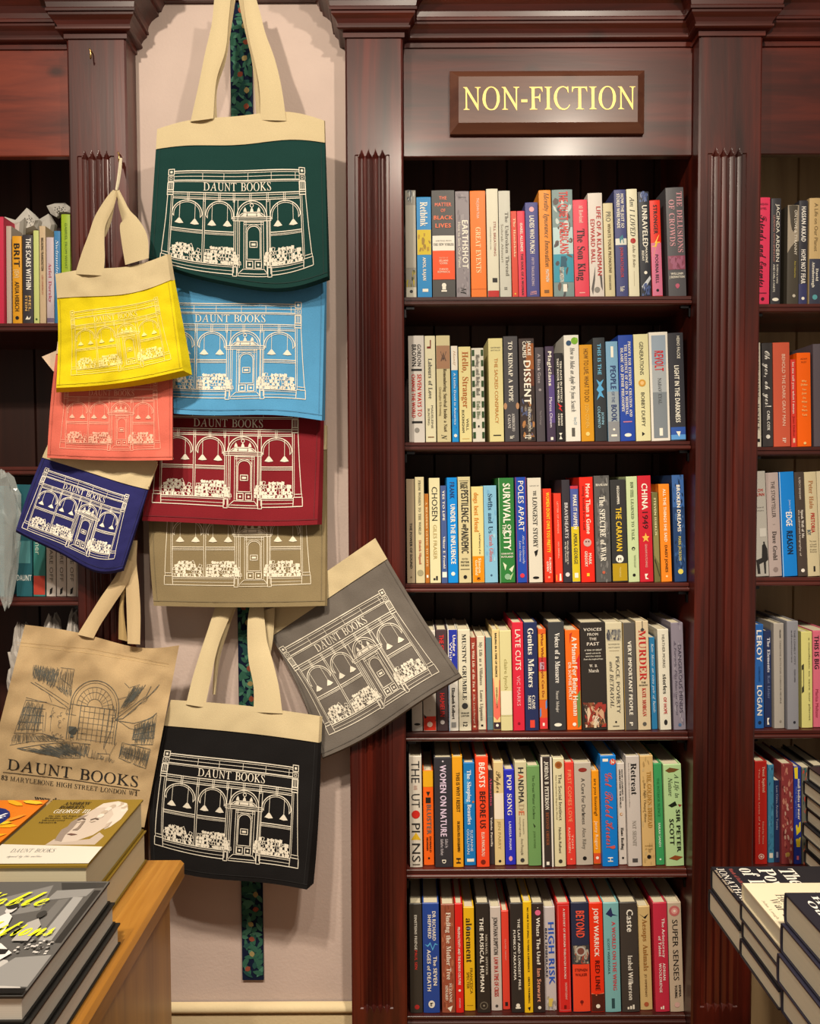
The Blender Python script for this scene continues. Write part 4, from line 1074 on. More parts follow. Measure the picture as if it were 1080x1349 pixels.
    ln((53.4, 63.6), (67.4, 63.6), w=.6); ln((53.4, 63.6), (50.2, 66.4), (69.6, 66.4), (67.4, 63.6), w=.6); ln((50.2, 66.4), (49.8, 68), (70, 68), (69.6, 66.4), w=.6)
    for x in (46.4, 69.8):
        ln((x, 62.5), (x + 2.6, 62.5), (x + 2.6, 68.4), (x, 68.4), (x, 62.5), w=.7)
    return S, Pl


SHOP = shopfront()


def print_shop(mb, cl, quad, hexc, scale=1.0, text=True):
    m = mat(hexc, 'print')
    uv = [cl.inv(*q) for q in quad]

    def fn(a, b):
        u, v = bilin(uv, a / 100.0, b / 67.0)
        return cl.at(u, v, -.0014)
    for pts, w in SHOP[0]:
        stroke(mb, pts, w * scale * .74, 2.2, m, fn)
    for p in SHOP[1]:
        poly(mb, p, m, fn)
    lay_text(mb, 'DAUNT BOOKS', 'R', m, lambda u, v: fn(25 + 48 * u, 15.2 - 5.2 * v))


def catmull(rows, n=6):
    out = []
    for i in range(len(rows) - 1):
        p0, p1, p2, p3 = rows[max(i - 1, 0)], rows[i], rows[i + 1], rows[min(i + 2, len(rows) - 1)]
        for k in range(n):
            t = k / n
            out.append([.5 * ((2 * b) + (-a + c) * t + (2 * a - 5 * b + 4 * c - d) * t * t + (-a + 3 * b - 3 * c + d) * t ** 3) for a, b, c, d in zip(p0, p1, p2, p3)])
    out.append(list(rows[-1]))
    return out


def handle(root, secs, hexc=CREAMCLOTH, crown=.004, name='handle', th=.003):
    """a cloth strap: each section is (x left, y left, x right, y right, Y left, Y right) where the photograph shows its two edges"""
    secs = [tuple(s) + (s[4],) if len(s) == 5 else s for s in secs]
    R = catmull(secs)
    F, B = [], []
    for xl, yl, xr, yr, Ya, Yb in R:
        f, b = [], []
        for k in range(9):
            t = k / 8
            y = Ya + (Yb - Ya) * t - crown * math.sin(math.pi * t)
            f.append(at(xl + (xr - xl) * t, yl + (yr - yl) * t, y))
            b.append(at(xl + (xr - xl) * t, yl + (yr - yl) * t, y + th))
        F.append(f)
        B.append(b)
    mb = MB()
    m = mat(hexc, 'strap')
    mb.grid(F, m, flip=True)
    mb.grid(B, m)
    mb.grid([[f[0] for f in F], [b[0] for b in B]], m)
    mb.grid([[f[-1] for f in F], [b[-1] for b in B]], m, flip=True)
    mb.grid([F[0], B[0]], m)
    mb.grid([F[-1], B[-1]], m)
    return part(mb, name, root)


def bag(label, cl, hexc, band=None, thick=(.006, .022), gus=(3, 3), quad=None, pcol=PRINTW, group='printed canvas tote bags on the wall', bandhex=CREAMCLOTH, pscale=1.0):
    root = thing('tote_bag', label, 'bag', cl.at(.5, 0, .01), group)
    us = [k / 34 for k in range(35)]
    vb = (lambda u: 0.0) if band is None else (lambda u: band[0] * (1 - u) + band[1] * u + band[2] * math.sin(math.pi * u))

    def back(u, v):
        x, y = cl.px(u, v)
        g = sm(v)
        return at(x + gus[0] * u * (.4 + .6 * g), y + gus[1] * g, cl.depth(u, v) + thick[0] + (thick[1] - thick[0]) * g)
    mb = MB()
    sheet(mb, cl.at, back, us, vb, lambda u: 1.0, 40, mat(hexc, 'cloth'))
    dk = mat(hexc, 'seam')
    for line in ([(k / 24, .972) for k in range(25)], [(.022, vb(.02) + (.975 - vb(.02)) * k / 24) for k in range(25)], [(.978, vb(.98) + (.975 - vb(.98)) * k / 24) for k in range(25)]):
        stroke(mb, line, .0045, .05, dk, lambda u, v: cl.at(u, v, -.0011))
    if quad:
        print_shop(mb, cl, quad, pcol, pscale)
    part(mb, 'body', root)
    if band is not None:
        mb = MB()
        sheet(mb, lambda u, v: cl.at(u, v, -.0025 if v < vb(u) else -.0022), lambda u, v: back(u, v) + Vector((0, .001, 0)), us, lambda u: 0.0, lambda u: vb(u) + .006, 8, mat(bandhex, 'strap'))
        part(mb, 'top_band', root)['label'] = 'plain cream canvas top band'
    return root


def Y4(a, b=None, c=None, d=None):
    return (a, a if b is None else b, a if c is None else c, a if d is None else d)


# the patterned wallpaper strip that carries the bags
st = thing('fabric_strip', 'narrow dark hanging strip of leaf-patterned fabric behind the bags', 'fabric strip', at(318, 4, Y_WALL))
sx0, sx1 = at(303, 4, Y_WALL), at(332, 4, Y_WALL)
ex0, ex1 = at(320, 1289, Y_WALL), at(348, 1289, Y_WALL)
NAVY, LEAF1, LEAF2, LEAF3, BUDC, GOLDL = [mat(h, 'cloth') for h in ('141d34', '34604f', '4a7a66', '274c48', '8c4a38', '9a8a5c')]


def strip_pt(a, t, dy=0.0):
    l, r = sx0.lerp(ex0, t), sx1.lerp(ex1, t)
    p = l.lerp(r, a)
    return Vector((p.x, Y_WALL - .006 - dy, p.z))


mb = MB()
sheet(mb, lambda u, v: strip_pt(u, v), lambda u, v: strip_pt(u, v) + Vector((0, .004, 0)), [0, .5, 1], lambda u: 0, lambda u: 1, 30, NAVY)
rnd = random.Random(11)
ASP = (sx0 - ex0).length / (sx1 - sx0).length


def leaf(cx, ct, ang, ln_, wd, m, dy):
    pts = []
    n = 7
    for s in (1, -1):
        for k in range(n):
            t = k / (n - 1)
            w = wd * math.sin(math.pi * t) ** .8 * (1 + .35 * math.sin(t * 19)) * s
            x, y = (t - .5) * ln_, w
            if s < 0:
                x = -x
            pts.append((x * math.cos(ang) - y * math.sin(ang), x * math.sin(ang) + y * math.cos(ang)))
    q = [(max(.02, min(.98, cx + a)), ct + b / ASP) for a, b in pts]
    if min(t for _, t in q) > .002 and max(t for _, t in q) < .998:
        mb.face([strip_pt(a, t, dy) for a, t in q], m)


k = 0
while k < 760:
    t = k / 760.0
    leaf(rnd.uniform(.05, .95), t, rnd.uniform(0, 6.28), rnd.uniform(.35, .65), rnd.uniform(.07, .13), rnd.choice([LEAF1, LEAF1, LEAF2, LEAF3]), .0006 + (k % 7) * .00012)
    if k % 12 == 5:
        leaf(rnd.uniform(.25, .75), t + .002, rnd.uniform(0, 3), .3, .12, BUDC if k % 24 == 5 else GOLDL, .0016)
    k += 1
part(mb, 'printed_cloth', st)

# ---- green tote, highest of the column
cl = Cloth([(207, 170), (427, 159), (431.5, 364), (196, 340)], Y4(1.645, 1.645, 1.615, 1.615), top=(-15, 2, -3), bot=(24, -3, 2), bulge=.007, wr=.003, seed=1.2)
g = bag('dark green tote with cream band and cream shopfront print, topmost of the wall column', cl, '1b3c38', (.15, .135, .03), gus=(3, 5), quad=[(222, 222), (407, 220), (412.5, 349), (214, 345)])
handle(g, [(283, -14, 305, -14, 1.66), (279, 30, 301, 28, 1.652), (270, 70, 297, 66, 1.645), (262, 110, 285, 106, 1.641), (251, 160, 281, 156, 1.636)])
handle(g, [(319, -14, 334, -14, 1.66), (323, 20, 343, 18, 1.652), (329, 55, 350, 45, 1.645), (337, 88, 362, 78, 1.641), (342, 120, 371, 116, 1.637), (343, 158, 377, 159, 1.636)])
handle(g, [(296, -14, 312, -14, 1.675), (296, 30, 306, 28, 1.672), (290, 80, 298, 78, 1.668), (280, 120, 286, 118, 1.665), (278, 158, 286, 158, 1.660)])
handle(g, [(312, -14, 326, -14, 1.675), (318, 20, 330, 18, 1.672), (326, 55, 336, 52, 1.668), (333, 90, 340, 88, 1.665), (338, 158, 346, 158, 1.660)])
# ---- light blue
cl = Cloth([(222, 300), (430, 300), (424, 554), (229, 545)], Y4(1.685, 1.685, 1.642, 1.642), bot=(-3, 2, 0), bulge=.005, wr=.004, seed=4.4)
bag('light blue tote hanging between the green and the red totes', cl, '5497c4', (.13, .13, 0), gus=(4, 0), quad=[(208, 394), (403, 397), (402, 526), (205, 521)])
# ---- dark red
cl = Cloth([(222, 440), (427, 440), (418, 691), (187, 686)], Y4(1.705, 1.705, 1.668, 1.668), bot=(3, -1, 0), bulge=.005, wr=.003, seed=7.7)
bag('dark red tote hanging between the light blue and the khaki totes', cl, '7c2028', (.13, .13, 0), thick=(.006, .015), gus=(6, 0), quad=[(207, 531), (399, 533), (398, 667), (204, 662)])
# ---- khaki
cl = Cloth([(206, 560), (430, 560), (428, 798), (202.5, 798)], Y4(1.733, 1.733, 1.674, 1.674), bot=(2, 0, 0), left=-8, bulge=.004, wr=.003, seed=9.1)
bag('khaki tote hanging lowest of the straight column, under the dark red tote', cl, '857556', (.13, .13, 0), thick=(.004, .007), gus=(3, 0), quad=[(222, 642), (408, 642), (409, 769), (220, 770)], pcol='e4dac4', pscale=.85)
# ---- yellow
cl = Cloth([(73, 361), (220, 335), (241, 488), (74, 511)], Y4(1.59, 1.59, 1.575, 1.575), top=(5, -3, 0), bot=(5, 0, 0), left=3, bulge=.006, wr=.005, seed=12.3)
g = bag('yellow tote with cream band hung by a string loop from the fluted post', cl, 'd9c51a', (.205, .215, .03), gus=(12, 6), quad=[(92, 409), (211, 389), (225, 473), (96, 494)], pcol='ecdf8e', pscale=.8)
handle(g, [(149, 250, 155, 253, 1.60), (139, 262, 150, 272, 1.598), (125, 285, 139, 297, 1.594), (117, 308, 137.5, 318, 1.588), (107, 335, 138, 341, 1.583), (99, 361, 136, 363, 1.581)])
handle(g, [(152, 253, 157, 250, 1.60), (157, 268, 163, 262, 1.598), (163, 287, 171, 277, 1.594), (158, 297, 183, 290, 1.590), (160, 318, 194, 311, 1.584), (165, 349, 196, 340, 1.581)])
handle(g, [(150, 252, 155, 252, 1.606), (143, 268, 151, 270, 1.606), (137, 290, 146, 294, 1.606), (134, 310, 139, 312, 1.606)])
handle(g, [(152, 252, 157, 252, 1.606), (156, 272, 161, 270, 1.606), (162, 295, 168, 292, 1.606)])
mb = MB()
mb.tube([at(158.5, 209, 1.690), at(157, 222, 1.66), at(155, 238, 1.62), at(153, 251, 1.598)], .0022, mat('d8ccb0', 'strap'))
mb.tube([at(160, 209, 1.690), at(159, 224, 1.66), at(156.5, 240, 1.62), at(154, 252, 1.602)], .0018, mat('d8ccb0', 'strap'))
part(mb, 'string_loop', g)
# ---- coral
cl = Cloth([(76, 450), (227, 445), (227, 606), (62, 603)], Y4(1.622, 1.622, 1.608, 1.608), bot=(2, 0, 0), left=-2, bulge=.004, wr=.004, seed=15.9)
g = bag('coral pink tote half covered by the yellow tote', cl, 'd26a5a', (.1, .1, 0), thick=(.005, .012), gus=(1, 0), quad=[(86, 500), (211, 501), (211, 591), (81, 590)], pcol='f0b49c', pscale=.75, bandhex='d9b9a0')
mb = MB()
q = [at(55, 470, 1.612), at(74, 462, 1.618), at(75, 491, 1.618), at(70, 489, 1.612)]
mb.face(q, mat('d8c0a8', 'strap')); mb.face([p + Vector((0, .004, 0)) for p in q][::-1], mat('d8c0a8', 'strap'))
for k in range(4):
    a, b_ = q[k], q[(k + 1) % 4]
    mb.face([a, a + Vector((0, .004, 0)), b_ + Vector((0, .004, 0)), b_], mat('d26a5a', 'cloth'))
part(mb, 'folded_hem', g)['label'] = 'pale turned-back top edge'
# ---- navy
cl = Cloth([(71, 568), (207, 608), (161, 749), (21, 698)], Y4(1.645, 1.645, 1.628, 1.628), bot=(12, -5, 2), left=-3, bulge=.008, wr=.004, seed=18.2)
g = bag('navy blue tote hanging askew with white shopfront print below the coral tote', cl, '2c2c62', (.26, .255, 0), gus=(2, 3), thick=(.004, .012), quad=[(60, 615), (174, 652), (150, 736), (31, 696)], pcol='efe8da', pscale=1.1)
mb = MB()
mb.tube([at(207, 611, 1.646), at(202, 625, 1.642), at(196, 641, 1.640)], .002, mat(CREAMCLOTH, 'strap'))
part(mb, 'handle', g)
# ---- grey
cl = Cloth([(341, 814), (494, 709), (608, 891), (425, 998)], (1.745, 1.665, 1.645, 1.690), bot=(4, 3, 0), left=10, right=-3, bulge=.006, wr=.004, seed=22.6)
g = bag('grey tote hanging tilted across the fluted post, white shopfront print', cl, '6c655e', (.13, .145, 0), thick=(.004, .008), gus=(1, 2), quad=[(366, 853), (508, 772), (578, 885), (436, 967)], pscale=.95)
# ---- black
cl = Cloth([(225, 922), (421, 944), (404, 1172), (199, 1139)], Y4(1.672, 1.672, 1.640, 1.640), top=(-3, 0, 0), bot=(4, 3, 0), left=-12, right=2, bulge=.008, wr=.003, seed=26.4)
g = bag('black tote with cream band and white shopfront print hanging over the patterned strip', cl, '1c1a1a', (.15, .145, 0), gus=(9, -8), quad=[(217, 987), (399, 1008), (392, 1144), (207, 1113)])
handle(g, [(284, 798, 309, 798, 1.705), (272, 835, 292, 838, 1.695), (263, 862, 284, 864, 1.686), (253, 895, 277, 898, 1.676), (245, 928, 270, 932, 1.664)])
handle(g, [(329, 798, 347, 798, 1.705), (326, 820, 349, 822, 1.697), (326, 850, 352, 846, 1.690), (328, 874, 359, 870, 1.681), (334, 905, 367, 903, 1.672), (334, 938, 372, 940, 1.664)])
handle(g, [(297, 798, 312, 798, 1.715), (292, 830, 300, 832, 1.715), (283, 868, 289, 870, 1.710), (280, 915, 284, 915, 1.70)])
handle(g, [(345, 805, 362, 800, 1.715), (346, 830, 360, 838, 1.715), (350, 860, 356, 864, 1.712)])

# ---- large natural tote with an engraved interior
cl = Cloth([(33, 823), (236, 850), (190, 1090), (-28, 1062)], Y4(1.665, 1.665, 1.63, 1.63), top=(6, -5, 1), bulge=.010, wr=.009, seed=31.5, wsc=11)
root = thing('tote_bag', 'large natural canvas tote with blue-grey drawing of a galleried shop interior', 'bag', cl.at(.5, 0, .01))
us = [k / 40 for k in range(41)]
mb = MB()
CANV = mat('bda27a', 'cloth')
sheet(mb, cl.at, lambda u, v: cl.at(u, v, .005 + .010 * sm(v)), us, lambda u: .0, lambda u: 1.0, 46, CANV)
INK, INKB = mat('2c2a28', 'print'), mat('5f615c', 'print')
# the drawing was read from a 1080-wide enlargement of the region (0, 840)-(230, 1060)
Q = lambda x, y: (x / 4.696, 840 + y / 4.696)


def ink(x, y):
    u, v = cl.inv(*Q(x, y))
    return cl.at(u, v, -.0013)


def ik(*p, w=3.0, m=INKB):
    stroke(mb, list(p), w * .8, 40, m, ink)


def rot(cx, cy, a, pts):
    c, s = math.cos(math.radians(a)), math.sin(math.radians(a))
    return [(cx + c * x - s * y, cy + s * x + c * y) for x, y in pts]


R_ = lambda pts: rot(585, 430, 7.5, pts)     # arched window in its own tilted frame
for r0, r1, w in ((150, 165, 5), (136, 150, 3), (112, 124, 3), (84, 92, 3), (46, 50, 3)):
    ik(*R_(arc(0, 0, r0, r1, 0, 180, 20)), w=w)
for k in range(1, 12):
    a = math.radians(k * 15)
    ik(*R_([(50 * math.cos(a), -50 * math.sin(a)), (112 * math.cos(a), -124 * math.sin(a))]), w=2.5)
for x, w in ((-150, 5), (-136, 3), (-84, 5), (-60, 2.5), (-28, 2.5), (4, 2.5), (34, 2.5), (62, 5), (96, 2.5), (118, 2.5), (136, 3), (150, 5)):
    ik(*R_([(x, 0), (x, 215)]), w=w)
for y in (0, 34, 70, 104, 138, 172, 206):
    ik(*R_([(-84, y), (136, y)]), w=2.5)
ik(*R_([(-150, 0), (136, 0)]), w=4)
rn = random.Random(3)


def hatch(x0, y0, x1, y1, x2, y2, x3, y3, n, w=2.3, m=INKB):
    for k in range(int(n * 1.25)):
        t = (k + rn.random()) / (n * 1.25)
        s0, s1 = rn.uniform(0, .3), rn.uniform(.65, 1)
        a = (x0 + (x1 - x0) * t, y0 + (y1 - y0) * t)
        b_ = (x3 + (x2 - x3) * t, y3 + (y2 - y3) * t)
        p0 = (a[0] + (b_[0] - a[0]) * s0, a[1] + (b_[1] - a[1]) * s0)
        p1 = (a[0] + (b_[0] - a[0]) * s1, a[1] + (b_[1] - a[1]) * s1)
        ik(p0, ((p0[0] + p1[0]) / 2 + rn.uniform(-4, 4), (p0[1] + p1[1]) / 2), p1, w=w, m=m)


hatch(205, 165, 375, 185, 330, 320, 200, 255, 44)
hatch(210, 165, 460, 195, 440, 380, 215, 235, 30)
ik((375, 185), (460, 195), (440, 290)); ik((385, 195), (372, 250), (440, 300)); ik((415, 195), (405, 270))
hatch(330, 290, 450, 300, 440, 390, 390, 350, 14)
ik((190, 275), (300, 345), (415, 430), w=4); ik((215, 275), (320, 340), (425, 410)); ik((160, 370), (300, 405), (405, 440)); ik((300, 345), (320, 400))
for k in range(5):
    ik((160 - k * 14, 385 + k * 45), (290 - k * 8, 400 + k * 42), w=4)
hatch(160, 380, 270, 400, 245, 600, 85, 590, 34)
hatch(90, 590, 300, 600, 380, 635, 60, 665, 40)
ik((85, 590), (260, 592), (400, 635), w=4); ik((60, 665), (200, 640), (400, 640))
ik((240, 470), (265, 450), (265, 585)); ik((285, 460), (275, 580)); ik((320, 450), (310, 580))
for k in range(26):
    cx, cy = rn.uniform(300, 520), rn.uniform(440, 640)
    ik(*arc(cx, cy, rn.uniform(6, 16), rn.uniform(6, 14), rn.uniform(0, 120), rn.uniform(180, 330), 6), w=2.6)
mb.face([ink(*p) for p in [(425, 548), (470, 552), (478, 572), (466, 596), (452, 602), (456, 618), (430, 615), (436, 600), (422, 585)]], INKB)
hatch(110, 690, 400, 640, 530, 740, 360, 740, 50)
hatch(380, 640, 560, 660, 540, 745, 380, 740, 36)
ik((105, 685), (260, 660), (420, 645), (560, 660), w=4); ik((105, 685), (250, 705), (370, 742), (500, 745), w=4)
ik((520, 700), (545, 740), (640, 750)); ik((600, 715), (680, 720), (720, 650)); ik((620, 720), (630, 760)); ik((680, 722), (670, 765)); ik((650, 690), (660, 720))
hatch(570, 690, 720, 760, 700, 780, 560, 750, 14)
ik((985, 290), (965, 320), (760, 500), (715, 505), w=4); ik((935, 300), (905, 360), (720, 500), w=4); ik((900, 290), (830, 400), (730, 470)); ik((975, 300), (910, 375), (905, 390), (850, 420), (840, 440), (760, 500))
hatch(835, 290, 905, 295, 800, 420, 730, 455, 26); ik((770, 280), (800, 310), (865, 290)); ik((730, 380), (790, 365), (800, 330))
ik((710, 510), (830, 530), (930, 500), (970, 465), w=4); ik((720, 505), (800, 560), (835, 570)); ik((830, 545), (960, 480))
hatch(830, 545, 970, 470, 945, 680, 810, 650, 40)
for k in range(4):
    ik((828 - k * 5, 570 + k * 30), (962 - k * 6, 535 + k * 42), w=4)
hatch(755, 650, 930, 690, 900, 810, 735, 745, 46)
ik((755, 650), (930, 690), (900, 810), (735, 745), (755, 650), w=4); ik((745, 700), (915, 760))
ik((700, 500), (690, 560), (640, 690), w=4)
ik((420, 430), (405, 470), (470, 480)); ik((700, 420), (715, 490), (690, 500), w=5); ik((680, 430), (640, 680), w=3)
# wording under the drawing
la = lambda xa, ya, xb, yb, h: (lambda u, v: ink(xa + (xb - xa) * u + h * v * .13, ya + (yb - ya) * u - h * v))
lay_text(mb, 'DAUNT BOOKS', 'R', INK, la(38, 815, 855, 925, 66))
ik((18, 832), (440, 878), (865, 945), w=4.5, m=INK)
lay_text(mb, '83 MARYLEBONE HIGH STREET LONDON W1', 'R', INK, la(5, 878, 850, 978, 27))
lay_text(mb, 'www.dauntbooks.co.uk', 'E', INK, la(212, 1002, 700, 1060, 26))
ik((98, 28), (560, 70), (1045, 165), w=1.6, m=mat('a8895a', 'print'))
ik((103, 45), (560, 95), (1045, 178), w=1.6, m=mat('e0c48c', 'print'))
part(mb, 'body', root)
handle(root, [(166, 735, 176, 742, 1.672), (150, 762, 168, 768, 1.668), (132, 788, 150, 796, 1.665), (115, 815, 133, 822, 1.66), (102, 836, 123, 841, 1.652)], 'c8b088')
handle(root, [(173, 712, 181, 712, 1.680), (167, 745, 180, 742, 1.674), (166, 775, 183, 772, 1.670), (167, 810, 185, 808, 1.664), (168, 848, 184.5, 849, 1.652)], 'c8b088')
handle(root, [(168, 735, 176, 735, 1.686), (162, 770, 168, 770, 1.684), (157, 800, 163, 800, 1.682), (156, 842, 168, 845, 1.680)], 'b89d6c')

# brass hooks on the fluted post
for (hx, hy), lab in (((122, 70), 'empty small brass cup hook above the flutes of the post'), ((159, 205), 'small brass cup hook carrying the string loop of the yellow tote')):
    p = at(hx, hy, Y_FACE)
    mb = MB()
    pts = [p + Vector((0, -.0008, 0)), p + Vector((0, -.008, 0))]
    for k in range(9):
        a = math.radians(90 - k * 30)
        pts.append(p + Vector((0.001 * k * .3, -.014 + .008 * math.cos(a) * .5 - .002, -.010 + .010 * math.sin(a))))
    mb.tube(pts, .0016, mat('c8a468', 'metal'))
    o = mb.build('cup_hook', None, p)
    tag(o, lab, 'hook', 'brass cup hooks on the post')

# ------------------------------------------------------------------ books on the shelves
PAL = {'w': 'f0ebdc', 'k': '1c1a1a', 'r': 'cc2a22', 'o': 'ee7c26', 'n': '26305c', 'y': 'e8c83a', 'g': '5a5852', 'c': 'e2d6b0', 'b': '2a5cae', 'p': 'e8a8b0', 't': '8a7a5c'}
PAGES = mat('d9ceb2', 'pages')


def hx(c):
    return PAL.get(c, c)


def book_cover(mb, W, H, D, base, els, hard=True):
    t = .0026 if hard else .0012
    bul = (.0012 if hard else .0005) if W > .012 else .0005
    ns = 8
    ys = lambda x: bul * (2 * x / W - 1) ** 2
    m = mat(base)
    outer = [(W, D)] + [(W - W * k / ns, ys(W - W * k / ns)) for k in range(ns + 1)] + [(0, D)]
    inner = [(W - t, D)] + [(t + (W - 2 * t) * (1 - k / ns), t + bul) for k in range(ns + 1)] + [(t, D)]
    n = len(outer)
    e = .0012 if hard else .0004       # softened head and tail of the spine
    rings = [[(x, y + e, 0) for x, y in outer], [(x, y, e) for x, y in outer], [(x, y, H - e) for x, y in outer], [(x, y + e, H) for x, y in outer]]
    mb.grid(rings, m, smooth=False)
    mb.grid([[(x, y, H) for x, y in inner], [(x, y, 0) for x, y in inner]], m, smooth=False)
    mb.grid([rings[3], [(x, y, H) for x, y in inner]], m, smooth=False)
    mb.grid([[(x, y, 0) for x, y in inner], rings[0]], m, smooth=False)
    for x0, x1 in ((W, W - t), (0, t)):
        mb.face([(x0, D, 0), (x0, D, H), (x1, D, H), (x1, D, 0)], m)
    lay = [0]

    def S(c, tt, dy):
        x = c * W
        return (x, ys(x) - dy, H * (1 - tt))

    def rect(c0, c1, a, b_, mm, dy):
        k = 8
        mb.grid([[S(c0 + (c1 - c0) * j / k, b_, dy) for j in range(k + 1)], [S(c0 + (c1 - c0) * j / k, a, dy) for j in range(k + 1)]], mm, smooth=False)
    for el in (x for x in els.split(';') if x):
        lay[0] += 1
        dy = .0003 + .00008 * lay[0]
        k, rest = el[0], el[1:].strip()
        if k == 'B':
            a = rest.split()
            c0, c1 = (float(a[3]), float(a[4])) if len(a) > 4 else (.015, .985)
            rect(c0, c1, float(a[1]), float(a[2]), mat(hx(a[0])), dy)
            if len(a) <= 4 and float(a[2]) > .97:
                pass
        elif k == 'O':
            a = rest.split()
            tt, c, r = float(a[1]), float(a[2]), float(a[3])
            ra = float(a[4]) if len(a) > 4 else 1.0
            pts = [(c + r * math.cos(j * math.pi / 9), tt + ra * r * W / H * math.sin(j * math.pi / 9)) for j in range(18)]
            ctr = S(c, tt, dy + .0001)
            mm = mat(hx(a[0]))
            for j in range(18):
                mb.face([ctr, S(*pts[(j + 1) % 18], dy + .0001), S(*pts[j], dy + .0001)], mm)
        elif k == 'P':          # free shape: P colour c,t c,t c,t
            a = rest.split()
            q = [tuple(float(z) for z in w_.split(',')) for w_ in a[1:]]
            mb.face([S(c, tt, dy) for c, tt in q][::-1], mat(hx(a[0])))
        elif k == 'T':          # running down the spine
            f, col, t0, t1, c, h, s = rest.split(' ', 6)
            t0, t1, c, h = float(t0), float(t1), float(c), float(h)
            lay_text(mb, s, f, mat(hx(col)), lambda u, v: S(c - h / 2 + v * h, t0 + (t1 - t0) * u, dy + .0003))
        elif k == 'H':          # across the spine
            f, col, tt, wd, h, s = rest.split(' ', 5)
            tt, wd, h = float(tt), float(wd), float(h)
            lay_text(mb, s, f, mat(hx(col)), lambda u, v: S(.5 - wd / 2 + wd * u, tt + h * (.5 - v), dy + .0003))
        elif k == 'N':          # speckled picture: N t0 t1 count colours...
            a = rest.split()
            t0, t1, cnt = float(a[0]), float(a[1]), int(a[2])
            rr = random.Random(len(els) + cnt)
            for _ in range(cnt):
                c, tt = rr.uniform(.1, .9), rr.uniform(t0, t1)
                w_, h_ = rr.uniform(.04, .13), rr.uniform(.3, 1.2) * .09 * W / H * 3
                an = rr.uniform(0, 3.1)
                q = []
                for j in range(6):
                    aa = j * math.pi / 3
                    x, y = w_ * math.cos(aa) * rr.uniform(.6, 1.2), h_ * math.sin(aa) * rr.uniform(.6, 1.2)
                    q.append((min(.97, max(.03, c + x * math.cos(an) - y * 3 * math.sin(an))), min(t1, max(t0, tt + y * math.cos(an) + x * .3 * math.sin(an)))))
                mb.face([S(x, y, dy + .000008 * (_ % 9)) for x, y in q][::-1], mat(hx(rr.choice(a[3:]))))


LABELS = {}


def make_book(x0, x1, yt, yb, zs, hexc, label, els, group, Y=None, lean=0.0, d=0.0, depth=None, hard=True):
    Y = (Y_SPINE if Y is None else Y) + d * .01
    px = (at(x0 + 10, yb, Y) - at(x0, yb, Y)).x / 10
    W = max(.006, (x1 - x0) * px - .0007)
    A = at(x0, yb, Y)
    top = at(x0 - lean, yt, Y)
    H = top.z - zs
    ang = math.atan2((A.x - top.x), H)
    H = H / max(.9, math.cos(ang))
    # a leaning book rests on the corner it leans towards
    lift = W * math.sin(-ang) if ang < 0 else 0
    D = depth or min(.162, max(.12, H * .64))
    root = thing('book', label, 'book', (A.x + .0003, Y, zs + lift + .0002), group)
    root.rotation_euler = (0, -ang, 0)
    mb = MB()
    book_cover(mb, W, H, D, hexc, els, hard)
    mb.build('cover', root)
    t = .0027 if hard else .0013
    ov = .003 if hard else .0002
    pb = MB()
    pb.box(t, W - t, .0052 if hard else .003, D - ov - .001, ov, H - ov, PAGES)
    pb.build('page_block', root)
    n = LABELS.get(label, 0)
    LABELS[label] = n + 1
    return root


def shelf_row(seg, yb, zs, phrase, group, lean, data, Y=None):
    ox, oy, s = seg
    for r in data:
        x0, x1, yt, c, desc, els = r[:6]
        d = r[6] if len(r) > 6 else 0
        ybk = r[7] if len(r) > 7 else yb
        X0, X1 = ox + x0 / s, ox + x1 / s
        if 525 < X0 < 912:
            X0, X1 = (535 + (q - 531.8) * .9785 for q in (X0, X1))
        make_book(X0, X1, oy + yt / s, ybk, zs, hx(c), desc + ', ' + phrase, els, group, Y, lean(X0), d, hard=(x1 - x0) / s > 8.5)


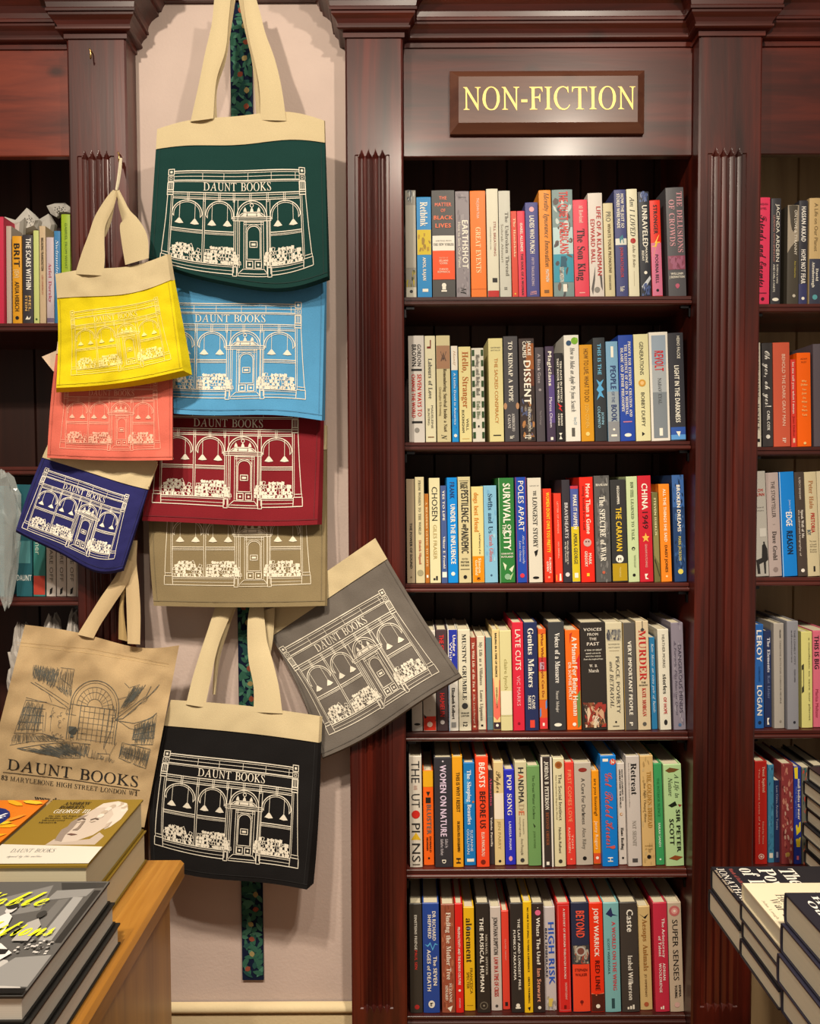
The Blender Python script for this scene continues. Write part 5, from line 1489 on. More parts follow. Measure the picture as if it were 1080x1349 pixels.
L1 = (520, 230, 5.268); R1 = (715, 230, 5.268)
LEAN = lambda x: 1.6 + 3.0 * (x - 530) / 380.0
ph, gp = 'on the top non-fiction shelf', 'books on the top non-fiction shelf'
shelf_row(L1, 392, Z_M[0], ph, gp, LEAN, [
    (62, 137, 108, '8e8a80', 'grey speckled book with yellow-green foot', 'N 0 .12 14 4a5058 b8bcb8;B a8a294 .14 .72;N .74 .9 16 6a6a20 b0a030 3a3a24;B c8c4b4 .9 1;O k .94 .5 .16'),
    (143, 246, 155, '1c86c6', 'blue book with a yellow middle band', 'B d2b81c .325 .572;N .36 .54 9 b08a1e 9a7a20;T E w .05 .29 .5 .5 Rethink;T B w .6 .83 .5 .22 AMOL RAJAN;B w .91 .94 .35 .75'),
    (251, 413, 108, '4b4a49', 'thick dark grey book with white and orange bands', 'H B ee7a5c .075 .34 .03 THE;H B ee7a5c .135 .74 .032 MATTER;H B ee7a5c .19 .22 .03 OF;H B f0764e .256 .86 .036 BLACK;H B f0764e .33 .72 .038 LIVES;B ece6d8 .423 .562;H S g .472 .7 .012 WRITING FROM;H E k .505 .9 .022 THE NEW YORKER;B ee5216 .562 .83;H B f6c0a0 .63 .4 .012 EDITED BY;H B f8d8c0 .655 .4 .018 JELANI;H B f8d8c0 .68 .34 .018 COBB;H B f8d8c0 .735 .4 .018 DAVID;H B f8d8c0 .76 .56 .018 REMNICK;O w .885 .5 .1;B w .9 .925 .42 .58;B w .93 .945 .38 .62'),
    (420, 518, 115, '8d858a', 'lilac-grey book with bold white lettering EARTHSHOT', 'N .02 .98 40 7c747a 9a9296;T B w .27 .73 .68 .42 EARTHSHOT;T S w .29 .72 .26 .2 How to Save Our Planet;T I k .905 .965 .5 .4 M;H S k .06 .6 .012 THE ROYAL'),
    (525, 634, 112, 'ee7a22', 'orange book lettered GREAT EVENTS', 'T S w .07 .26 .5 .15 THE JOHN TUSA;T E fbdca8 .34 .77 .5 .32 GREAT EVENTS;B c8601a .917 .921'),
    (642, 724, 98, 'dcd8c2', 'cream book with a small red foot', 'T S 9a3c2c .3 .62 .68 .2 STILL BREATHING;T S g .35 .56 .32 .1 a hundred black voices on racism;B k .82 .86 .42 .85;B c22a26 .935 1'),
    (729, 811, 112, 'cac9bc', 'pale grey book with thin grey serif lettering', 'T E 6e6a60 .2 .8 .68 .3 The Unbroken Thread;T S 8a8474 .31 .67 .26 .2 Sohrab Ahmari;T E g .9 .93 .5 .25 H'),
    (815, 859, 254, 'd8452f', 'thin vermilion book, shorter than its pale neighbour', 'T E f3d0a8 .08 .53 .6 .36 The Handshake;O y .95 .5 .14', .6),
    (862, 917, 252, 'e23f55', 'slim pinkish-red book with dark and white lettering', 'T B w .14 .47 .52 .32 ISABEL ALLENDE;T B 30202a .49 .97 .52 .3 THE SOUL OF A WOMAN', .6),
    (920, 1010, 193, '484a8c', 'indigo book lettered LADIES WHO PUNCH', 'O p .075 .5 .2;T B w .14 .54 .5 .36 LADIES WHO PUNCH;T B c8b8cc .58 .88 .5 .2 FIFTY TRAILBLAZING;T E p .93 .97 .5 .5 WX', .3)])
shelf_row(R1, 391, Z_M[0], ph, gp, LEAN, [
    (-10, 76, 108, 'ee9430', 'amber-orange book with dark lettering of three nouns', 'T I 3c2c28 .03 .72 .62 .4 Identity Ignorance Innovation;T B w .74 .86 .58 .26 MATTHEW;B 8a5a2a .93 .96 .3 .7'),
    (84, 229, 105, '7d9494', 'thick teal-grey mottled book with red condensed capitals', 'B bcd8d8 .35 .6;B 3a98b0 .6 .86;N 0 1 22 5a4c4a 4a4a50 6a5a54;N .1 .55 18 c8d4d0 a0b8b8;T B d84038 .02 .6 .55 .42 THE QUIET AMERICANS;T B w .72 .86 .4 .2 SCOTT ANDERSON;B w .88 .95 .45 .65;P 2a5a70 .38,.62 .62,.62 .66,.72 .34,.72'),
    (233, 336, 175, 'e4465a', 'coral-red book with large dark serif lettering', 'T E f4c8c0 .06 .24 .55 .28 Al Rowland;T E 301820 .3 .83 .5 .52 The Son King;B f0b0a8 .95 .96 .3 .7'),
    (340, 442, 128, 'dcd3ca', 'off-white book with red lettering and pencil sketch', 'T B b83a36 .13 .8 .72 .3 LIFE OF A KLANSMAN;T B b83a36 .25 .68 .28 .28 EDWARD BALL;P 5a5654 .1,.92 .3,.78 .4,.7 .36,.84 .2,.98;P 5a5654 .7,.78 .86,.8 .9,.94 .78,.9;O 8a8680 .93 .5 .2'),
    (449, 519, 198, 'd6caa0', 'short beige book with small dark capitals', 'T S g .09 .2 .5 .5 PRO;T B 6a5a3a .22 .74 .55 .3 WHATS YOUR PRONOUN?;T S 4a3c2c .76 .92 .5 .22 DENNIS BARON', .4),
    (528, 611, 105, '474c7e', 'slate-blue book with a small white band at mid height', 'T B w .04 .36 .68 .26 HOW THE JUST SO;T B w .04 .36 .32 .26 STORIES WERE MADE;B e0e0d4 .455 .515;P 3c8090 .35,.45 .65,.42 .75,.5 .4,.5;T B c04858 .54 .82 .52 .26 JOHN BATCHELOR;T E w .9 .95 .5 .36 Yale'),
    (617, 692, 100, 'e2ddc0', 'cream book with a red blot, beside the slate-blue one', 'T I k .08 .44 .5 .46 Am I LOVED;O b02a28 .48 .5 .26;T I 6a5a48 .52 .73 .55 .24 John D Boley;B a89a80 .76 .9 .5 .53'),
    (699, 777, 118, '2d2f37', 'black book with heavy white lettering UNRAVELED', 'N 0 .1 26 3c4a78 56689a 8a90b0;T B w .13 .53 .55 .46 UNRAVELED;T B w .53 .68 .62 .2 MAXINE;T B w .56 .66 .3 .2 BEDAY;O w .77 .5 .15;P c8ccd0 .1,.9 .9,.8 .98,.83 .3,.94;N .87 .99 26 3c4a78 56689a 26305c'),
    (782, 857, 178, 'e2301c', 'red-over-pink book with a yellow lightning bolt', 'B d47494 .44 .985;T B 3a1414 .05 .35 .5 .36 STRONGER;P ecc42a .85,.35 .1,.48 .45,.48 .2,.58 .9,.43 .55,.43;T B 2e2030 .56 .86 .5 .3 POORNA BELL;O k .93 .5 .14', .3),
    (897, 1024, 90, '555458', 'thick dark grey book with muted pink lettering', 'T E c89098 .04 .6 .74 .3 THE DELUSIONS;T E c89098 .11 .54 .3 .3 OF CROWDS;B 8c4a5e .625 .752;N .63 .75 20 a0607a 7a4052;H B w .79 .7 .02 WILLIAM;H B w .82 .86 .02 J BERNSTEIN;O c06078 .9 .5 .12;B c06078 .885 .925 .44 .56')])
L2 = (520, 425, 5.268); R2 = (715, 425, 5.268)
ph, gp = 'on the second non-fiction shelf', 'books on the second non-fiction shelf'
shelf_row(L2, 582.3, Z_M[1], ph, gp, LEAN, [
    (84, 197, 92, 'b9b2aa', 'pale grey book with red and black capitals between black bars', 'B d0cac2 0 1 .3 .98;T B k .08 .29 .68 .24 GORDON;T B k .08 .29 .36 .26 BROWN;B k .31 .33 .18 .85;T B c03028 .36 .76 .68 .26 SEVEN WAYS TO;T B c03028 .36 .77 .3 .22 CHANGE THE WORLD;B k .8 .82 .18 .85;O 8a8680 .885 .5 .16'),
    (202, 276, 92, 'dcd6b4', 'cream book with a hooked red line at its head', 'P 7a2a1c .5,.04 .62,.04 .6,.12 .2,.12 .2,.1 .5,.1;T E g .21 .59 .5 .38 Labours of Love;T S g .65 .87 .64 .2 MADELEINE;T S g .68 .84 .3 .2 BUNTING;B 8a6a4a .945 .955 .2 .8'),
    (283, 381, 90, 'cdc296', 'beige book with a brown square holding a star', 'B a27a5c .095 .31;P 4a3a3a .3,.15 .75,.15 .52,.24;P 6a5040 .3,.24 .75,.24 .52,.155;T E 5a4c34 .31 .9 .62 .24 Remembering Survival Inside a Nazi;T S 7a6c4a .48 .75 .26 .16 Christopher R Browning;T I k .93 .97 .5 .4 N'),
    (389, 437, 163, '1c8cd4', 'thin bright blue book with a white head', 'B e8e2d2 0 .25;T I b08050 .05 .2 .5 .3 Hanif;N .25 .98 16 2a7abc 2c62b0 48a4e0;T B d0e4f4 .28 .82 .5 .3 A Little Devil in America;O w .93 .5 .25', .3),
    (443, 529, 168, 'e0d598', 'pale yellow book with rust lettering', 'T E b0662c .05 .64 .55 .5 Hello, Stranger;T S k .75 .88 .66 .2 WILL;T S k .66 .9 .3 .2 BUCKINGHAM;B c8a050 .96 .965 .2 .8', .2),
    (536, 622, 177, 'd9d5c6', 'white book with dark green checks along both edges', ''.join('B 2c4a26 %.3f %.3f .02 .24;B 2c4a26 %.3f %.3f .78 .98;' % (.02 + k * .109, .085 + k * .109, .02 + k * .109, .085 + k * .109) for k in range(9)) + 'T E g .07 .5 .5 .3 Having and Being Had;T E 6a7a5a .56 .75 .5 .3 Eula Biss;O k .83 .5 .08', .2),
    (656, 757, 110, 'dcd296', 'pale yellow book with widely spaced orange capitals', 'H S g .09 .7 .012 GEORGES;H S g .115 .66 .012 BATAILLE;T S c07a2c .19 .82 .52 .24 THE SACRED CONSPIRACY;B k .93 .94 .25 .8'),
    (764, 864, 95, '48464a', 'dark grey book with two faces at its edges', 'T E w .05 .62 .48 .3 TO KIDNAP A POPE;O b88a66 .66 .06 .12 2;O b88a66 .66 .94 .12 2;T E d0ccc8 .73 .9 .62 .2 AMBROGIO;T E d0ccc8 .74 .87 .32 .2 CAIANI;T B w .94 .97 .5 .3 Yale'),
    (874, 982, 110, '3c302e', 'dark book with an orange glow and bold white lettering DISSENT', 'B 9a5a2c .05 .3 .45 .97;B 6a3a26 .3 .46 .4 .97;T B w .03 .17 .68 .22 JACKIE;T B w .03 .19 .36 .24 CALMES;T B w .21 .64 .52 .44 DISSENT;N .55 .98 40 6a5a4a 8a8070 2a2628 b07a4a 50587a;T S w .66 .9 .6 .16 THE RADICALIZATION;T B w .93 .97 .5 .4 12'),
    (989, 1050, 172, '4e484e', 'slim grey-violet book with faint lettering', 'T S b8b0b4 .07 .38 .45 .34 A Black Gaze;O 9a9296 .45 .5 .16;T S 9a9296 .67 .82 .5 .22 Tina M Campt', .4)])
shelf_row(R2, 581.5, Z_M[1], ph, gp, LEAN, [
    (36, 98, 165, '46384f', 'dark violet book with a flowing white title', 'B 5c4a86 .3 .8 .3 .98;T B w .05 .42 .5 .4 Magicians;T S e8e0ec .53 .85 .5 .32 Marcus Chown;B w .95 .98 .4 .7', .4),
    (102, 162, 212, '262426', 'short black book with a small red zigzag', 'T B w .09 .56 .72 .22 TEN DAYS IN PHYSICS;T B w .06 .56 .36 .22 THAT SHOOK THE WORLD;P d83030 .2,.56 .8,.6 .55,.61 .8,.66 .3,.62 .5,.61;T B w .68 .82 .68 .2 BRIAN;T B w .68 .82 .34 .2 CLEGG;P w .3,.9 .7,.9 .5,.93 .7,.97 .3,.97 .5,.93', .4),
    (169, 274, 88, 'e6e3d8', 'white book with a green apple at its head', 'O 7ab02c .055 .72 .24;O 2a4a6a .075 .32 .18;O 8ac03a .04 .85 .1;T I 4a4c52 .12 .72 .55 .3 How to Make an Apple Pie from Scratch;T S 7a9ab0 .77 .84 .66 .2 Harry Cliff;B g .87 .95 .4 .62'),
    (279, 370, 155, 'd4961e', 'mustard book with brown capitals and gold lettering below', 'T S 6a4410 .04 .59 .5 .36 HOW TO LIVE. WHAT TO DO;T S e8c060 .61 .86 .5 .28 JOSH COHEN;O f0d080 .92 .5 .16', .2),
    (377, 461, 105, '32363a', 'charcoal book with light blue lettering and zigzags', 'T B 6ab4d8 .06 .36 .5 .3 THIS IS THE;P 5aa8d8 .2,.4 .5,.43 .85,.4 .6,.46 .85,.5 .6,.52 .85,.58 .5,.56 .2,.6 .4,.53 .2,.5 .4,.46;T B 8ab8cc .72 .84 .68 .2 JOHN;T B 8ab8cc .66 .87 .36 .22 COLAPINTO'),
    (469, 553, 132, '79a6c6', 'light blue book lettered PEOPLE and BOOK', 'B 98a4ac .5 1;B 8a8c90 .8 1;B w .05 .16 .4 .62;T B 26386c .24 .48 .55 .46 PEOPLE;T S 4a5a80 .5 .61 .5 .26 OF THE;T B 26386c .63 .8 .55 .46 BOOK;O w .88 .5 .1;B w .93 .95 .25 .75'),
    (557, 662, 88, '2446a4', 'royal blue book with three lines of white capitals', 'T E w .06 .77 .74 .18 PROOFS FOR ETERNITY, CREATION AND;T E w .09 .75 .48 .18 THE EXISTENCE OF GOD IN MEDIEVAL;T E w .12 .72 .22 .18 ISLAMIC AND JEWISH PHILOSOPHY;B c87a90 .81 .82 .2 .8;O w .94 .5 .24 .5'),
    (667, 772, 82, 'dcd7a8', 'pale yellow book with a golden disc at mid height', 'T S 3c3a34 .07 .38 .5 .26 GENERATIONS;O d09a40 .455 .5 .25;O e8c080 .455 .5 .13;T S 3c3a34 .54 .86 .52 .24 BOBBY DUFFY;P k .4,.91 .6,.93 .4,.95'),
    (777, 910, 68, 'e2ddd2', 'wide white-bordered grey-blue book lettered REVOLT in red', 'B 93a2b2 .03 .3 .12 .88;B a7adb1 .3 .55 .12 .88;B 7d858c .55 .97 .12 .88;T B c8262c .17 .36 .5 .46 REVOLT;T E 5a5e62 .42 .66 .5 .18 NADAV EYAL;B w .88 .95 .42 .6'),
    (913, 1021, 72, '34343b', 'dark book with a blue glow at its foot', 'B 3156a6 .87 .94;B 5c9ad8 .94 .985;T S w .03 .24 .66 .2 HEINO FALCKE;T B w .3 .83 .5 .3 LIGHT IN THE DARKNESS;P w .35,.91 .5,.95 .65,.91 .55,.96')])
L3 = (520, 610, 5.268); R3 = (715, 610, 5.268)
ph, gp = 'on the third non-fiction shelf', 'books on the third non-fiction shelf'
shelf_row(L3, 768, Z_M[2], ph, gp, LEAN, [
    (70, 128, 112, '9a8970', 'taupe book with small black capitals low down', 'T B k .42 .86 .52 .3 THE POWER OF SOUND;O 6a5a40 .94 .5 .12'),
    (132, 196, 98, 'cfc49c', 'cream book with grey and rust lettering and a ring mark', 'T E 6a6450 .03 .54 .5 .28 FROM WOMEN TO THE WORLD;T E b8705a .59 .82 .5 .28 Elizabeth Filippouli;O a09878 .9 .5 .36'),
    (198, 231, 215, 'b06c26', 'very thin short brown-orange book', 'T E e8c890 .09 .82 .5 .4 A READERS GUIDE TO LIFE;B w .91 .94 .3 .7', .7),
    (233, 309, 105, 'dcd5aa', 'cream book lettered CHOSEN', 'T S k .08 .41 .5 .52 CHOSEN;T S b09a60 .44 .77 .5 .34 GILES FRASER;B k .95 .97 .3 .5;B k .93 .97 .55 .72'),
    (314, 357, 158, '46598c', 'thin slate-blue book with a white square near its foot', 'T B w .05 .36 .5 .36 YES TO LIFE;T E w .52 .85 .5 .36 Viktor E Frankl;B w .885 .94 .12 .88', .3),
    (361, 432, 102, '0e88dc', 'bright blue book with bold white capitals', 'T B 1c3c74 .04 .2 .5 .46 FRANK;T B w .25 .82 .55 .46 UNDER THE INFLUENCE;O w .91 .5 .2'),
    (438, 526, 97, 'cdc296', 'beige book with tall narrow black capitals', 'B 5a5444 .035 .04 .12 .88;T B 2c2a26 .05 .11 .5 .6 PLAGUE;T B 2c2a26 .12 .43 .55 .56 PESTILENCE;T B 2c2a26 .44 .48 .5 .3 AND;T B 2c2a26 .48 .72 .52 .56 PANDEMIC;H S k .77 .5 .014 EDITED;H B k .8 .7 .016 PETER;H B k .83 .7 .016 FURTADO;B 5a5444 .865 .87 .12 .88;O k .94 .5 .15'),
    (535, 619, 165, 'e1d08c', 'yellow book with an orange foot and orange lettering', 'B ea8c12 .72 .99;T E d08020 .06 .47 .4 .38 dogs best friend;T S k .48 .7 .66 .16 a brief history of an;T B f8e8b8 .74 .9 .62 .22 Simon;T B f8e8b8 .76 .92 .34 .22 Garfield;T B k .94 .97 .5 .3 NO', .2),
    (622, 714, 158, '82b8d4', 'sky-blue book with slim dark and pink lettering', 'N 0 1 14 9accdc 74acd0;T E 2a4660 .08 .49 .5 .34 Swifts and Us;T E c87a80 .5 .78 .52 .3 Sarah Gibson;O 3a5a78 .92 .5 .08', .2),
    (728, 837, 105, '2f7838', 'green book with tall white capitals and pale leaves', 'B 8ab090 0 1 .01 .05;T B w .05 .43 .52 .46 SURVIVAL;T B w .44 .53 .66 .24 OF;T B w .44 .53 .34 .24 THE;T B w .5 .69 .52 .46 CITY;H B w .72 .8 .016 HUMAN NATURE;H B w .75 .8 .016 RUTLAND;P d8e0c0 .2,.8 .45,.83 .35,.88;P d8e0c0 .6,.87 .95,.83 .8,.9;O 8ab090 .94 .5 .2;P b0c890 .5,.96 .9,.9 .7,.97'),
    (847, 927, 100, '2148ac', 'blue book with purplish edges and white sans lettering', 'B 7a3058 0 1 .01 .08;B 7a3058 0 1 .92 .99;T S w .03 .51 .5 .48 POLES APART;T I d0d8f0 .55 .82 .66 .18 Alison Goldsworthy;T I d0d8f0 .6 .8 .36 .18 Laura Osborne;O d83848 .93 .5 .2'),
    (936, 1032, 105, 'd8d2c2', 'ivory book with a small black bird', 'H S g .075 .7 .01 HISTORY OF;T E g .12 .17 .52 .22 THE;T E 4c4a44 .18 .66 .52 .34 LONGEST STORY;P k .4,.7 .7,.68 .62,.73 .5,.75;O k .95 .5 .24 .4')])
shelf_row(R3, 767.5, Z_M[2], ph, gp, LEAN, [
    (20, 79, 180, 'e63a22', 'orange-red book with wavy yellow lettering', 'T B f0cc30 .04 .68 .55 .4 WOMEN DONT OWE YOU PRETTY;T B w .73 .9 .68 .22 FLORENCE;T B w .77 .88 .36 .22 GIVEN;O f8a080 .94 .5 .14'),
    (96, 149, 212, 'e43e28', 'short vermilion book with a tiny white figure at the foot', 'T S f4b8a0 .09 .45 .5 .2 LETTER OF AMENDS;T S f4b8a0 .54 .73 .5 .2 IAN BIRRELL;P w .55,.9 .75,.9 .8,.98 .5,.98;B y .91 .98 .1 .16', .3),
    (153, 210, 118, '37333b', 'dark book with pale condensed capitals', 'T B c8c4c4 .22 .57 .5 .42 BRAVEHEARTS;T S w .59 .82 .6 .2 Whistle Blowing in;T S w .6 .8 .34 .2 the Age of Snowden;O d8d4d4 .92 .5 .28'),
    (214, 272, 160, '4c5aa0', 'book half blue and half yellow, lettered MAKE IT HAPPEN', 'B c83848 0 .03;B d6c024 .42 .99;T B w .09 .45 .55 .46 MAKE IT HAPPEN;T B 4a4428 .49 .81 .5 .44 AMIKA GEORGE;B w .9 .95 .3 .75', .2),
    (279, 375, 100, 'e52a1a', 'red book with a round grinning ball', 'T B f4e0d0 .06 .54 .62 .32 More Than a Game;T S 7a1a14 .08 .5 .3 .18 saving football from itself;O c8a8a0 .62 .5 .3;O 6a3a3a .61 .4 .06;O 6a3a3a .61 .6 .06;T B f4e0d0 .72 .83 .68 .2 MARK;T B f4e0d0 .7 .85 .38 .2 GREGORY;B y .91 .94 .4 .6'),
    (384, 492, 90, '585756', 'thick grey stormy-looking book with slanting white lettering', 'N 0 1 60 6c6a68 4a4948 7a7876;H E w .085 .8 .02 HASLAM;T E w .19 .8 .5 .36 The SPECTRE of WAR;O c06048 .905 .5 .1'),
    (500, 608, 118, '343434', 'charcoal book with tall yellow lettering THE CARAVAN', 'T B w .06 .24 .5 .16 HEGGHAMMER;T B e6c236 .27 .7 .5 .36 THE CARAVAN;O w .77 .5 .26;B 2a2a2a .76 .8 .38 .6;B b4941a .815 .985;T S e0d080 .85 .95 .5 .12 THOMAS'),
    (614, 692, 95, 'c3d3a2', 'pale green book with a small black curl', 'T E 5a6a4a .05 .2 .5 .28 HOW STEEL;T E 6a7a5a .21 .6 .5 .26 LEARNED TO TALK;O k .68 .5 .16;O c3d3a2 .685 .5 .08;T S 6a7a5a .74 .86 .6 .16 TRISTAN GOOLEY;O k .93 .5 .14'),
    (695, 790, 90, 'c62232', 'red book with a gold star, lettered CHINA', 'T B w .07 .32 .5 .42 CHINA;T S 2a1418 .32 .5 .5 .42 1949;P ecb850 .5,.535 .58,.565 .78,.57 .63,.59 .7,.62 .5,.602 .3,.62 .37,.59 .22,.57 .42,.565;T S e8b0a8 .64 .86 .5 .16 GRAHAM HUTCHINGS;P w .35,.92 .6,.92 .45,.95 .65,.97 .4,.97'),
    (796, 840, 205, '6e6a3e', 'short olive book with a looping line', 'T B e0d8a8 .06 .48 .5 .34 STEVEN ISSERLIS;P 8a8450 .1,.5 .9,.4 .9,.8 .1,.7;P 3a3626 .1,.75 .25,.74 .95,.93 .85,.94', .4),
    (846, 922, 148, 'ee8722', 'orange book with white and dark capitals', 'T B f8ead0 .05 .59 .52 .26 ALL THE THINGS SHE SAID;T B 4a2c14 .62 .9 .52 .24 DAISY JONES;O f8d8a0 .94 .5 .1', .1),
    (940, 1026, 85, '25416e', 'navy and blue patterned book', 'B 3a62a0 0 .3;N 0 1 50 34588c 1c3050 4a6a98;T B w .09 .53 .5 .28 BROKEN DREAMS;T B c8c070 .57 .8 .5 .22 MARK JACKSON;O e0d060 .9 .5 .22')])
L4 = (540, 800, 5.538); R4 = (715, 800, 5.268)
ph, gp = 'on the fourth non-fiction shelf', 'books on the fourth non-fiction shelf'
shelf_row(L4, 963, Z_M[3], ph, gp, LEAN, [
    (-2, 78, 160, 'd4cfc6', 'white book with black fan mark, behind grey tote', 'O k .93 .5 .3 .4'),
    (84, 180, 172, 'd2ccc2', 'white book with a red foot, behind grey tote', 'B de3a26 .85 .99;P 1c1a1a .02,.83 .1,.87 .45,.895 .98,.9 .98,.885 .5,.88 .2,.85;O f8d8c8 .93 .5 .22;B g .78 .8 .5 .52'),
    (185, 268, 165, '4a3a3e', 'dark maroon book with red capitals, behind grey tote', 'T B d83430 .05 .3 .5 .4 THE STORY;T B d83430 .62 .86 .5 .4 HAMELIN;O d8d0d0 .91 .5 .2'),
    (274, 347, 165, 'dedad0', 'white book with a blue head lettered Under', 'B 2836a2 0 .5 .1 .98;B 8aa4cc .5 1 .02 .1;T B w .05 .26 .66 .3 Under a;T S w .12 .5 .3 .26 White Sky;T B k .57 .88 .5 .32 Elizabeth Kolbert;B 8a8a88 .91 .96 .25 .75'),
    (351, 441, 165, 'd8d2ba', 'cream book lettered GRUMBLE in spaced capitals', 'T E 2c2c2c .04 .69 .5 .34 MUSTNT GRUMBLE;O 3a3a3a .75 .5 .26;H B k .82 .7 .016 GRAHAM;H B k .847 .7 .016 LAWTON;T B k .9 .955 .5 .36 12'),
    (444, 487, 222, '963a2c', 'thin red-brown book', 'T E e8d8c0 .05 .54 .5 .4 The Wild Life of the Fox;O e0c0a0 .57 .5 .2;T I e8d8c0 .61 .93 .5 .3 John Lewis-Stempel;B e0c0a0 .95 .97 .3 .7', .8),
    (490, 557, 212, 'd7d0b6', 'short cream book with red edges', 'B b83a34 0 1 .9 .99;B b83a34 0 1 .01 .06;T E 7a7264 .06 .52 .46 .34 My Life as a Villainess;T E 7a7264 .57 .9 .46 .34 Laura Lippman;B k .94 .96 .35 .6', .8),
    (561, 604, 222, '5b7c84', 'plain thin teal-grey book', 'B 6c8c92 .85 .86', .8),
    (607, 662, 165, 'e2c88c', 'pale orange book with a coral lower half and dark foot', 'P e6705e .02,.48 .98,.5 .98,.86 .5,.9 .02,.86;B 3a2a34 .92 .99;T B k .03 .47 .5 .26 BAILING IN A TIME OF SILENCE;T S 4a2a24 .57 .78 .5 .22 STEPHEN LOVATT;O w .95 .5 .2', .6),
    (664, 750, 172, 'd5cd98', 'pale yellow book with a white paper band', 'B e6e0c4 .6 .84;T S a89c60 .28 .59 .5 .3 claire lynch;B c4bc88 .846 .85'),
    (755, 840, 112, 'd42a40', 'red book with white capitals LATE CUTS', 'B b82036 0 1 .01 .06;T S w .06 .44 .52 .46 LATE CUTS;T S f0a8b0 .49 .77 .52 .3 VIC MARKS;O 8a1424 .93 .5 .12'),
    (845, 945, 112, '27305a', 'navy book with large white serif title', 'T E w .05 .6 .5 .42 Genius Makers;T E w .67 .8 .64 .22 CADE;T E w .67 .8 .34 .22 METZ;B e04838 .9 .97 .35 .7'),
    (952, 1012, 160, 'd8602a', 'slim book striped orange, red, yellow and blue', 'B e0a030 .05 .28;B c83a3c .28 .42;B b89aa8 .33 .4 .15 .7;B d89a3a .42 .7;P 5a8ac8 .02,.8 .98,.7 .98,.78 .02,.88;B d83a3c .88 .99;T B 8a2a20 .04 .68 .5 .3 What White People Can Do;B w .93 .96 .35 .6', .8)])
shelf_row(R4, 962, Z_M[3], ph, gp, LEAN, [
    (56, 170, 105, '3b3b3d', 'charcoal book with white old-style lettering', 'T E f0ece4 .1 .56 .55 .3 Voices of a Massacre;T E c8c4bc .63 .83 .5 .18 Nasser Mohajer;O w .945 .5 .24 .45'),
    (178, 280, 160, 'ee6c1e', 'orange book with bold white lettering A MANUAL', 'P c03a1c .3,.04 .5,.02 .3,.14;P 6a8a4a .7,.66 .98,.6 .98,.95 .75,.98;P d02c28 .75,.3 .98,.24 .98,.6 .8,.64;T B w .07 .86 .62 .34 A Manual For Being Human;T B f8e0c8 .32 .7 .26 .2 DR SOPHIE MORT;O w .94 .5 .13', .3),
    (286, 462, 108, '302b28', 'thick black book with a battle painting at its foot', 'H B d8d0c4 .065 .74 .026 VOICES;H B d8d0c4 .11 .46 .024 FROM;H B d8d0c4 .152 .3 .024 THE;H B d8d0c4 .198 .52 .028 PAST;H S w .255 .7 .014 A YEAR OF GREAT;H S w .283 .6 .014 speech and words;H S w .31 .62 .014 and the voices;H S w .338 .78 .014 from the inspired lives;H E d8d0c4 .4 .34 .026 W. B.;H E d8d0c4 .445 .42 .03 Marsh;N .74 .97 70 6a3a2c 8a5a3a a03a30 c8a080 4a3a30 d8c8b0;P d8c0a0 .2,.8 .28,.78 .34,.84 .22,.93 .2,.86;O d8c8a8 .935 .5 .07;B d8c8a8 .94 .975 .46 .56'),
    (466, 583, 108, 'cfc6a8', 'beige book with a small engraved picture at its head', 'B b4ac94 .06 .17 .06 .94;N .065 .165 26 4a4a50 6a6a6c 8a8880;H S g .2 .7 .012 RODERICK;H S g .23 .7 .012 MATTHEWS;B a89c80 .258 .262 .2 .8;T S 4c4a48 .31 .84 .68 .22 PEACE, POVERTY;T I 4c4a48 .36 .79 .3 .22 and BETRAYAL;O k .92 .5 .06;B 6a6458 .955 .962 .3 .7'),
    (588, 677, 110, '585450', 'dark grey book with widely spaced white capitals', 'B b8943c 0 1 .01 .04;T B w .17 .86 .52 .28 VERY IMPORTANT PEOPLE;T B w .92 .96 .5 .26 P'),
    (682, 772, 98, 'd0bf9e', 'beige book lettered MURDER in big red letters', 'P 3c3a3a .5,.0 .56,.0 .56,.06 .7,.08 .5,.1 .36,.08 .5,.06;T E b82a28 .08 .54 .5 .56 MURDER;H B k .56 .36 .016 THE;H B k .585 .7 .014 BIOGRAPHY;T E b82a28 .61 .87 .52 .3 KATE MORGAN;O g .94 .5 .16'),
    (778, 818, 210, '2a76a6', 'thin blue book with pale script, shorter than the rest', 'T I d0e0ec .07 .82 .55 .4 Kate Mosse an extra pair of hands', .8),
    (838, 917, 155, 'dbd7c6', 'white book with grey capitals and small red words', 'T S 5a564e .05 .38 .5 .24 HEATHER MORRIS;T E k .44 .64 .52 .36 stories;T B b8383a .67 .84 .5 .28 OF HOPE;O 2a2a2a .92 .5 .16 1.6'),
    (934, 1020, 110, '87808e', 'lilac-grey book with dark capitals', 'N 0 1 36 9a94a0 787080;T S 3c3848 .2 .84 .66 .28 DANGEROUS MINDS;T I 4c4858 .17 .86 .3 .16 A Forensic Psychiatrists Quest;O 4a6a90 .95 .5 .14')])
L5 = (520, 970, 5.268); R5 = (715, 970, 5.268)
ph, gp = 'on the fifth non-fiction shelf', 'books on the fifth non-fiction shelf'
